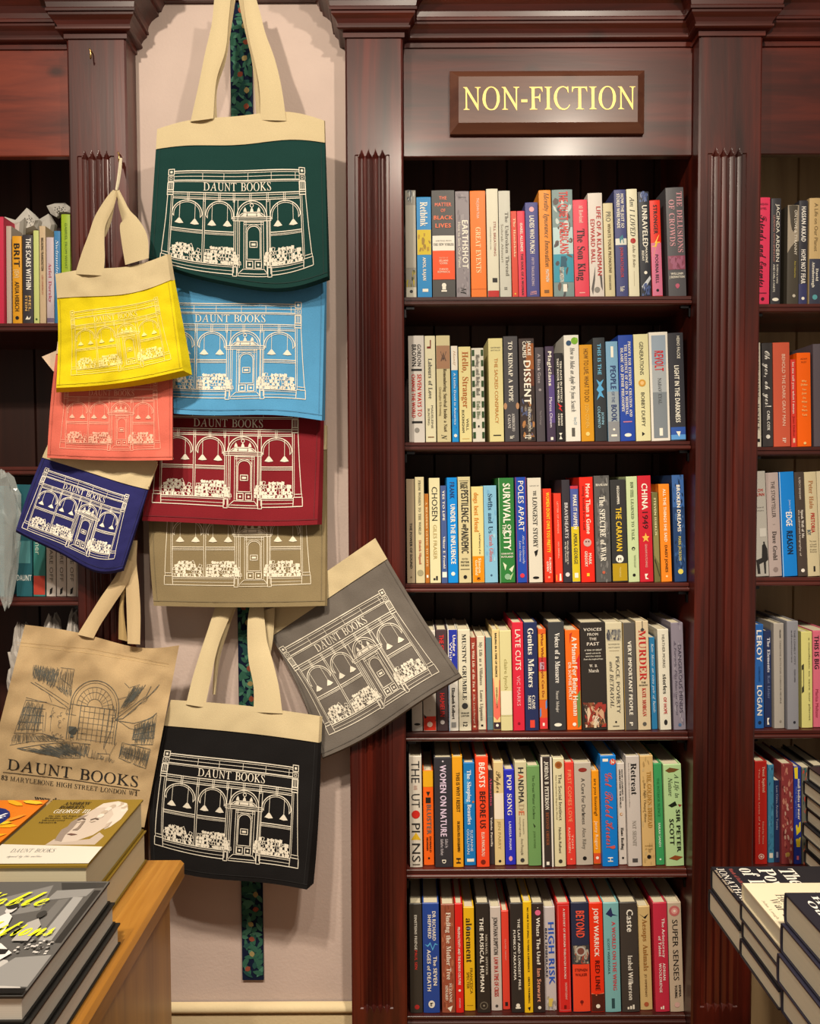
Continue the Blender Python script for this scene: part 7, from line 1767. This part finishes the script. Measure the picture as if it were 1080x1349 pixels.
def leaves_mat(hexc):
    m = bpy.data.materials.new('leaf_edges')
    m.use_nodes = True
    nt = m.node_tree
    bs = nt.nodes['Principled BSDF']
    bs.inputs['Roughness'].default_value = .85
    tc = nt.nodes.new('ShaderNodeTexCoord')
    mp = nt.nodes.new('ShaderNodeMapping')
    mp.inputs['Scale'].default_value = (2, 2, 1400)
    n1 = nt.nodes.new('ShaderNodeTexNoise')
    n1.inputs['Scale'].default_value = 1.0
    nt.links.new(tc.outputs['Object'], mp.inputs[0])
    nt.links.new(mp.outputs[0], n1.inputs['Vector'])
    c = lin(hexc)
    mx = nt.nodes.new('ShaderNodeMix')
    mx.data_type = 'RGBA'
    mx.inputs[6].default_value = (c[0] * .72, c[1] * .72, c[2] * .7, 1)
    mx.inputs[7].default_value = c
    nt.links.new(n1.outputs['Fac'], mx.inputs[0])
    nt.links.new(mx.outputs[2], bs.inputs['Base Color'])
    return m


for h in ('d9ceb0', 'e4dcc6', 'dcd6cc'):
    MATS[(h, 'pages2')] = leaves_mat(h)


def art_fill(b, fn, cnt, hexc, *pts):
    cnt[0] += 1
    b.face([fn(*p) for p in pts], mat(hexc))


def ccw(pts):
    s = sum(pts[i - 1][0] * p[1] - p[0] * pts[i - 1][1] for i, p in enumerate(pts))
    return pts if s > 0 else pts[::-1]


def art_bust(b, fn, cnt):
    F = lambda h, *p: art_fill(b, fn, cnt, h, *ccw(list(p)))
    F('8a7026', (0, 0), (1, 0), (1, 1), (0, 1))
    # plain generic sculpted head, three quarter view
    F('b8a89a', (.42, .28), (.9, .28), (.92, .40), (.84, .46), (.80, .36), (.60, .33), (.45, .36))
    F('c6b7a9', (.45, .40), (.47, .34), (.56, .31), (.68, .33), (.80, .42), (.86, .56), (.86, .76), (.80, .88), (.68, .91), (.56, .84), (.50, .72), (.45, .62), (.46, .55), (.43, .50))
    F('8f8076', (.50, .72), (.45, .62), (.46, .55), (.43, .50), (.45, .40), (.47, .34), (.55, .32), (.52, .42), (.53, .52), (.52, .62), (.56, .74))
    F('d4c8bb', (.56, .84), (.60, .93), (.74, .97), (.86, .93), (.93, .82), (.94, .66), (.90, .54), (.86, .50), (.83, .60), (.82, .74), (.74, .84), (.64, .86))
    for k in range(9):
        a = .5 + k * .35
        F('b9a998' if k % 2 else 'dcd1c4', *[(.80 + .10 * math.cos(a) + .035 * math.cos(j), .74 + .17 * math.sin(a) + .04 * math.sin(j)) for j in (0, 1.05, 2.1, 3.15, 4.2, 5.25)])
    for x in (.535, .67):
        F('5a4c44', (x - .04, .655), (x, .68), (x + .045, .66), (x + .04, .645), (x, .66), (x - .035, .64))
        F('b8a898', (x - .035, .62), (x, .635), (x + .035, .625), (x, .605))
    F('8a7a6e', (.565, .63), (.575, .52), (.545, .485), (.60, .485), (.605, .52), (.59, .63))
    F('6a4c44', (.53, .425), (.57, .437), (.60, .43), (.645, .42), (.59, .408))
    F('b8a797', (.84, .58), (.875, .62), (.88, .54), (.855, .50))
    cnt[0] += 1
    K = mat('2a2214')
    for s, x0_, x1_, y_, h, m in (('ANDREW', .18, .46, .90, .05, K), ('ROBERTS', .17, .44, .835, .05, K), ('GEORGE III', .16, .54, .755, .06, mat('f4efe2'))):
        lay_text(b, s, 'E' if m is K else 'R', m, lambda u, v: fn(x0_ + (x1_ - x0_) * u, y_ + h * v))
    for k in range(4):
        lay_text(b, ('The Life and Reign of', 'Britains Most', 'Misunderstood', 'Monarch')[k], 'E', K, lambda u, v: fn(.15 - .01 * k + (.34 - .05 * k) * u, .70 - .035 * k + .02 * v))
    # wrap-around white signing band
    F('d6cfc2', (0, .02), (1, .02), (1, .24), (0, .28))
    cnt[0] += 1
    lay_text(b, 'DAUNT BOOKS', 'R', mat('5a5a58'), lambda u, v: fn(.16 + .42 * u, .165 + .05 * v))
    lay_text(b, 'signed by the author', 'C', mat('6a6a68'), lambda u, v: fn(.18 + .33 * u, .10 + .03 * v))


BX = -.478
gb = 'gold portrait books piled on the oak table'
flat_book('thick hardback under the gold portrait book on the oak table', BX - .163, BX, 1.121, 1.362, TZ + .0005, .0565, '8a7026', 'd9ceb0', None, 'x0', gb)
flat_book('gold hardback with a white sculpted head and white paper band, topping its pile', BX - .166, BX - .004, 1.120, 1.360, TZ + .0574, .0565, '8a7026', 'd9ceb0', art_bust, 'x0', gb)


def art_globe(b, fn, cnt):
    F = lambda h, *p: art_fill(b, fn, cnt, h, *ccw(list(p)))
    F('d8781c', (0, 0), (1, 0), (1, 1), (0, 1))
    rr = random.Random(8)
    for k in range(46):
        x, y = rr.uniform(.06, .94), rr.uniform(.05, .95)
        a = rr.uniform(-.5, .9)
        F(rr.choice(['e8a81e', 'c83a1c', 'e0c030', 'b0461c', 'd8902c', '5a7a3a']), *[(max(0, min(1, x + .13 * math.cos(j) * math.cos(a) - .03 * math.sin(j) * math.sin(a))), max(0, min(1, y + .13 * math.cos(j) * math.sin(a) + .03 * math.sin(j) * math.cos(a)))) for j in (0, 1.05, 2.1, 3.15, 4.2, 5.25)])
    F('1c2a6c', *[(.52 + .30 * math.cos(k * .35), .62 + .22 * math.sin(k * .35)) for k in range(18)])
    F('2a8a3c', (.55, .55), (.70, .60), (.76, .52), (.66, .46), (.56, .48))
    F('2a8a3c', (.40, .58), (.48, .54), (.46, .46), (.36, .50))
    cnt[0] += 1
    lay_text(b, 'Task', 'C', mat('f0f0f4'), lambda u, v: fn(.28 + .50 * u, .64 + .10 * v))


flat_book('orange and yellow hardback with a blue globe, second of the row on the oak table', BX - .166 - .012 - .165, BX - .178, 1.135, 1.368, TZ + .0005, .110, 'c8701c', 'd9ceb0', art_globe, 'x0')


def art_photo(b, fn, cnt):
    F = lambda h, *p: art_fill(b, fn, cnt, h, *ccw(list(p)))
    F('5a5856', (0, 0), (1, 0), (1, 1), (0, 1))
    F('7c7a78', (.02, .74), (.55, .96), (.62, .70), (.30, .62))
    F('3a3938', (.60, .985), (.985, .985), (.985, .93), (.66, .90))
    F('8a8886', (.62, .90), (.92, .92), (.90, .84), (.60, .80))
    F('2c2b2a', (.93, .90), (.985, .90), (.985, .40), (.93, .40))
    F('9a9896', (.80, .83), (.88, .83), (.90, .42), (.80, .42))
    F('6e6c6a', (.70, .80), (.78, .82), (.78, .44), (.68, .44))
    F('4a4948', (.05, .62), (.30, .64), (.32, .40), (.05, .38))
    F('b8b4b0', (.02, .05), (.95, .05), (.70, .26), (.40, .30), (.02, .22))
    F('8c8a88', (.60, .08), (.985, .06), (.985, .30), (.74, .28))
    rr = random.Random(5)
    for k in range(40):
        x, y = rr.uniform(.68, .93), rr.uniform(.30, .42)
        F(rr.choice(['c8c4c0', '2c2b2a', '8a8886']), (x, y), (x + .02, y), (x + .02, y + .014), (x, y + .014))
    # seated woman, standing figure and a table, in greys
    F('d8d4d0', (.34, .60), (.40, .66), (.46, .62), (.50, .50), (.52, .38), (.36, .36), (.32, .48))
    F('cfcac6', *[(.40 + .04 * math.cos(k * .6), .69 + .04 * math.sin(k * .6)) for k in range(10)])
    F('2a2928', *[(.395 + .045 * math.cos(k * .6), .715 + .03 * math.sin(k * .6)) for k in range(10)])
    F('a8a4a0', (.62, .56), (.68, .60), (.74, .54), (.74, .40), (.62, .40))
    F('3a3938', *[(.675 + .035 * math.cos(k * .6), .64 + .035 * math.sin(k * .6)) for k in range(10)])
    F('e0dcd8', (.28, .36), (.56, .38), (.70, .30), (.62, .20), (.42, .10), (.24, .14))
    F('242322', (.40, .34), (.66, .33), (.66, .29), (.42, .27))
    F('3c3b3a', (.56, .29), (.62, .29), (.60, .10), (.50, .06), (.48, .10), (.56, .14))
    F('30302e', (.36, .28), (.42, .27), (.40, .12), (.34, .12))
    F('141414', (0, 0), (1, 0), (1, .035), (0, .035))
    cnt[0] += 1
    Yl = mat('e6ea2a')
    lay_text(b, 'Noble', 'C', Yl, lambda u, v: fn(.02 + .62 * u + .03 * v, .72 + .15 * v))
    lay_text(b, 'Ambitions', 'C', Yl, lambda u, v: fn(.04 + .84 * u + .03 * v, .44 + .14 * v))
    cnt[0] += 1
    lay_text(b, 'ADRIAN TINNISWOOD', 'R', mat('e8e4dc'), lambda u, v: fn(.02 + .34 * u, .13 + .03 * v))


NX = -.431
gn = 'black-and-white cover books piled on the oak table'
for k in range(3):
    flat_book(('lowest hardback in the pile below the black-and-white photo cover', 'middle hardback in the pile below the black-and-white photo cover', 'hardback with black-and-white photo cover and yellow script, on top of its pile')[k],
              NX - .185 + .003 * (k % 2), NX - .006 * k, .845 + .004 * k, 1.112 - .003 * k, TZ + .0005 + .0325 * k, .032, '222120', 'dcd6cc', art_photo if k == 2 else None, 'x0', gn)

# ---- right-hand table and its four piles
RZ = .8136
display_table('low honey oak table hidden beneath piles of dark-jacketed hardbacks', .67, 1.14, .40, 1.415, RZ, .03)
display_table('small oak stand under the tall flat pile beside the pale-backed shelves', .86, 1.10, 1.448, 1.612, RZ, .02)
GR = 'dark-jacketed hardbacks piled on the low table'


def rtext(s, font, hexc, u0, u1, v0, v1):
    return lambda b, fn: lay_text(b, s, font, mat(hexc), lambda u, v: fn(u0 + (u1 - u0) * v, v0 + (v1 - v0) * u))


def art_ideas(b, fn, cnt):
    cnt[0] += 1
    art_fill(b, fn, cnt, '232228', (0, 0), (1, 0), (1, 1), (0, 1))
    cnt[0] += 1
    for f in (rtext('The', 'E', 'f2ece0', .50, .62, .94, .50), rtext('Power', 'E', 'f2ece0', .34, .46, .94, .10), rtext('of Ideas', 'E', 'f2ece0', .20, .32, .96, .02), rtext('Words of Faith and Wisdom', 'E', 'a8504a', .12, .15, .94, .2),
              rtext('JONATHAN', 'R', 'f2ece0', .03, .085, .96, .02), rtext('former chief rabbi', 'E', 'c8b8a0', .005, .025, .9, .3)):
        f(b, fn)


def art_war(b, fn, cnt):
    art_fill(b, fn, cnt, 'e6dabb', (0, 0), (1, 0), (1, 1), (0, 1))
    cnt[0] += 1
    for f in (rtext('Elites', 'R', '3a3630', .46, .56, .8, .1), rtext('How the', 'R', '3a3630', .16, .22, .74, .2), rtext('War Lost', 'R', '3a3630', .09, .15, .64, .04), rtext('John Lough', 'R', '8a8068', .03, .05, .6, .2)):
        f(b, fn)


def art_navy(b, fn, cnt):
    art_fill(b, fn, cnt, '24232c', (0, 0), (1, 0), (1, 1), (0, 1))
    cnt[0] += 1
    for f in (rtext('How to', 'E', 'e8e4dc', .145, .185, .94, .3), rtext('Outsmart', 'E', 'e8e4dc', .085, .125, .86, .05)):
        f(b, fn)


AX = .5600
for k in range(2):
    flat_book(('lower black hardback under the one with big white title words, low table', 'black hardback with big white title words, on top of the pile nearest the post')[k],
              AX + .004 * k, AX + .240 + .004 * k, 1.2885, 1.420, RZ + .0005 + .0427 * k, .0422, '1f1e24', 'e4dcc6', art_ideas if k else None, 'y1', GR)
for k in range(4):
    flat_book(('lowest book of the pile topped by the cream hardback', 'second book from the table in the pile topped by the cream hardback', 'book directly under the cream hardback', 'cream hardback with thin dark capitals topping the middle pile')[k],
              AX + .003 * (k % 2), AX + .236 + .003 * (k % 2), 1.146, 1.282, RZ + .0005 + .0317 * k, .0312, 'e6dabb' if k == 3 else '26242c', 'e4dcc6', art_war if k == 3 else None, 'y1', GR)
for k in range(4):
    flat_book(('lowest book of the nearest pile on the low table', 'second book up in the nearest pile on the low table', 'book directly under the navy one topping the nearest pile', 'navy hardback with white edges and white words topping the nearest pile')[k],
              AX + (.003, -.004, .001, .006)[k], AX + .240, .985, 1.142, RZ + .0005 + .0465 * k, .0460, '2b2a3a', 'e4dcc6', art_navy if k == 3 else None, 'y1', GR)
for k in range(7):
    flat_book(('lowest', 'second lowest', 'third lowest', 'middle', 'third from the top', 'second from the top', 'topmost')[k] + ' black hardback in the tall flat pile beside the pale-backed shelves', .834 + .005 * math.sin(k * 2.3), 1.06, 1.455, 1.60, RZ + .0005 + .0298 * k, .0293, '1f1e22', 'e4dcc6', None, 'y1', 'black hardbacks in the tall flat pile')

# ---- tissue, wrapping and parcels in the dark bookcase
TISSUE, PARCEL = mat('c9c4bc', 'print'), mat('bdb6ae', 'print')


def crumple(name, label, cat, cx, cz, Y, w, h, dep, m, seed, group=None, dots=False, shape=None):
    """a crumpled pocket of paper or film"""
    c = Vector((cx, Y, cz))
    root = thing(name, label, cat, (cx, Y, cz - h / 2), group)
    b = MB()
    nu, nv = 22, 14
    rows = []
    for j in range(nv + 1):
        v = j / nv
        r = []
        for i in range(nu + 1):
            a = 2 * math.pi * i / nu
            e = max(.04, math.sin(math.pi * min(.995, max(.02, v * .96 + .02)))) ** .5
            sx, sz = (shape(a, v) if shape else (1, 0))
            n_ = noise.noise(Vector((math.cos(a) * 1.7 + seed, math.sin(a) * 1.7, v * 3.1 + seed)))
            n2 = noise.noise(Vector((math.cos(a) * 4 + seed, math.sin(a) * 4 + 3, v * 7)))
            k = 1 + .42 * n_ + .2 * n2
            r.append((cx + w / 2 * math.cos(a) * e * k * sx, Y + dep / 2 + dep / 2 * math.sin(a) * e * k, cz + h * (v - .5) + sz + h * .10 * n2))
        rows.append(r)
    b.grid(rows, m, smooth=False, flip=True)
    b.face(rows[0][:-1], m)
    b.face(rows[-1][:-1][::-1], m)
    part(b, 'paper' if m is not FILM else 'film', root)
    if dots:
        d = MB()
        rr = random.Random(seed)
        for _ in range(26):
            j, i = rr.randrange(2, nv - 2), rr.randrange(nu // 2 + 1, nu - 1)
            p = Vector(rows[j][i])
            n = (p - c)
            n.z *= .3
            n.y = -abs(n.y)
            n.normalize()
            t1 = n.cross(Vector((0, 0, 1))).normalized()
            t2 = n.cross(t1)
            q = [p + n * .0035 + (t1 * math.cos(x) + t2 * math.sin(x)) * .0022 for x in (0, 1.05, 2.1, 3.15, 4.2, 5.25)]
            d.face(q, mat('2a2a2a'))
        part(d, 'dot_print', root)
    return root


FILM = mat('cdd4d2', 'plastic')


def tissue(label, outline, Y, dots):
    """a folded corner of tissue paper with real thickness; the outline is given in photograph pixels"""
    n = len(outline)
    cx, cy = sum(p[0] for p in outline) / n, sum(p[1] for p in outline) / n
    root = thing('tissue_paper', label, 'tissue paper', at(cx, max(p[1] for p in outline), Y), 'tissue paper on the book tops')
    rr = random.Random(n * 7 + int(cx))
    rim = [at(x, y, Y + rr.uniform(-.004, .004)) for x, y in outline]
    mid = [at(cx + (x - cx) * .55, cy + (y - cy) * .55, Y - .010 * rr.uniform(.3, 1.4)) for x, y in outline]
    top = at(cx, cy, Y - .008)
    b = MB()
    for k in range(n):
        l = (k + 1) % n
        b.face([rim[k], rim[l], mid[l], mid[k]], TISSUE)
        b.face([mid[k], mid[l], top], TISSUE)
        b.face([rim[l], rim[k], rim[k] + Vector((0, .012, 0)), rim[l] + Vector((0, .012, 0))], TISSUE)
    b.face([p + Vector((0, .012, 0)) for p in rim][::-1], TISSUE)
    if dots:
        for k in range(n):
            l = (k + 1) % n
            tri = (mid[k], mid[l], top)
            for q in ((.5, .3, .2), (.2, .2, .6)):
                c = sum((t * w for t, w in zip(tri, q)), Vector())
                nn = (tri[1] - tri[0]).cross(tri[2] - tri[0]).normalized()
                if nn.y > 0:
                    nn = -nn
                t1 = nn.cross(Vector((0, 0, 1))).normalized()
                t2 = nn.cross(t1)
                b.face([c + nn * .0006 + (t1 * math.cos(g) + t2 * math.sin(g)) * .0014 for g in (0, 1.05, 2.1, 3.15, 4.2, 5.25)], mat('2a2a2a'))
    part(b, 'paper', root)


ZQ = lambda *p: [(x / 3.066, 200 + y / 3.066) for x, y in p]
tissue('flat grey fold of tissue paper behind the amber book in the dark bookcase', ZQ((18, 262), (60, 275), (98, 268), (92, 336), (52, 338), (24, 330)), Y_SPINE + .060, False)
tissue('pointed white peak of tissue paper with dark dots above the book lettered SCARS', ZQ((62, 276), (108, 226), (132, 246), (160, 276), (150, 312), (98, 332)), Y_SPINE + .085, True)
tissue('crumpled pale fold of tissue paper above the thin tan book', ZQ((136, 298), (152, 276), (196, 250), (222, 292), (214, 338), (190, 340)), Y_SPINE + .110, False)
tissue('white dotted flap of tissue paper curling beside the lime green book', ZQ((188, 218), (222, 208), (262, 206), (290, 228), (290, 248), (246, 250), (228, 264), (204, 250)), Y_SPINE + .130, True)
p = at(14, 710, 1.715)
crumple('plastic_bag', 'clear plastic wrapping hanging down over teal books at the frame edge', 'plastic bag', p.x - .01, p.z, 1.690, .095, .30, .035, FILM, 5.3, shape=lambda a, v: (.35 + .85 * v if v < .6 else .86, 0))
for (x, y, w, h, sd, lab) in ((58, 886, 34, 160, 2.2, 'pale paper parcel above the engraved tote'), (88, 882, 22, 166, 9.4, 'white paper parcel beside the fluted post, above the engraved tote'), (16, 888, 36, 150, 4.9, 'grey paper parcel at the frame edge above the engraved tote')):
    p = at(x, y, Y_SPINE)
    k = pxm(Y_SPINE)
    p.z = Z_L[3] + h * k * .56
    crumple('paper_parcel', lab, 'parcel', p.x, p.z, Y_SPINE + .01, w * k, h * k * .82, .08, PARCEL, sd, 'paper parcels on the lowest dark shelf')
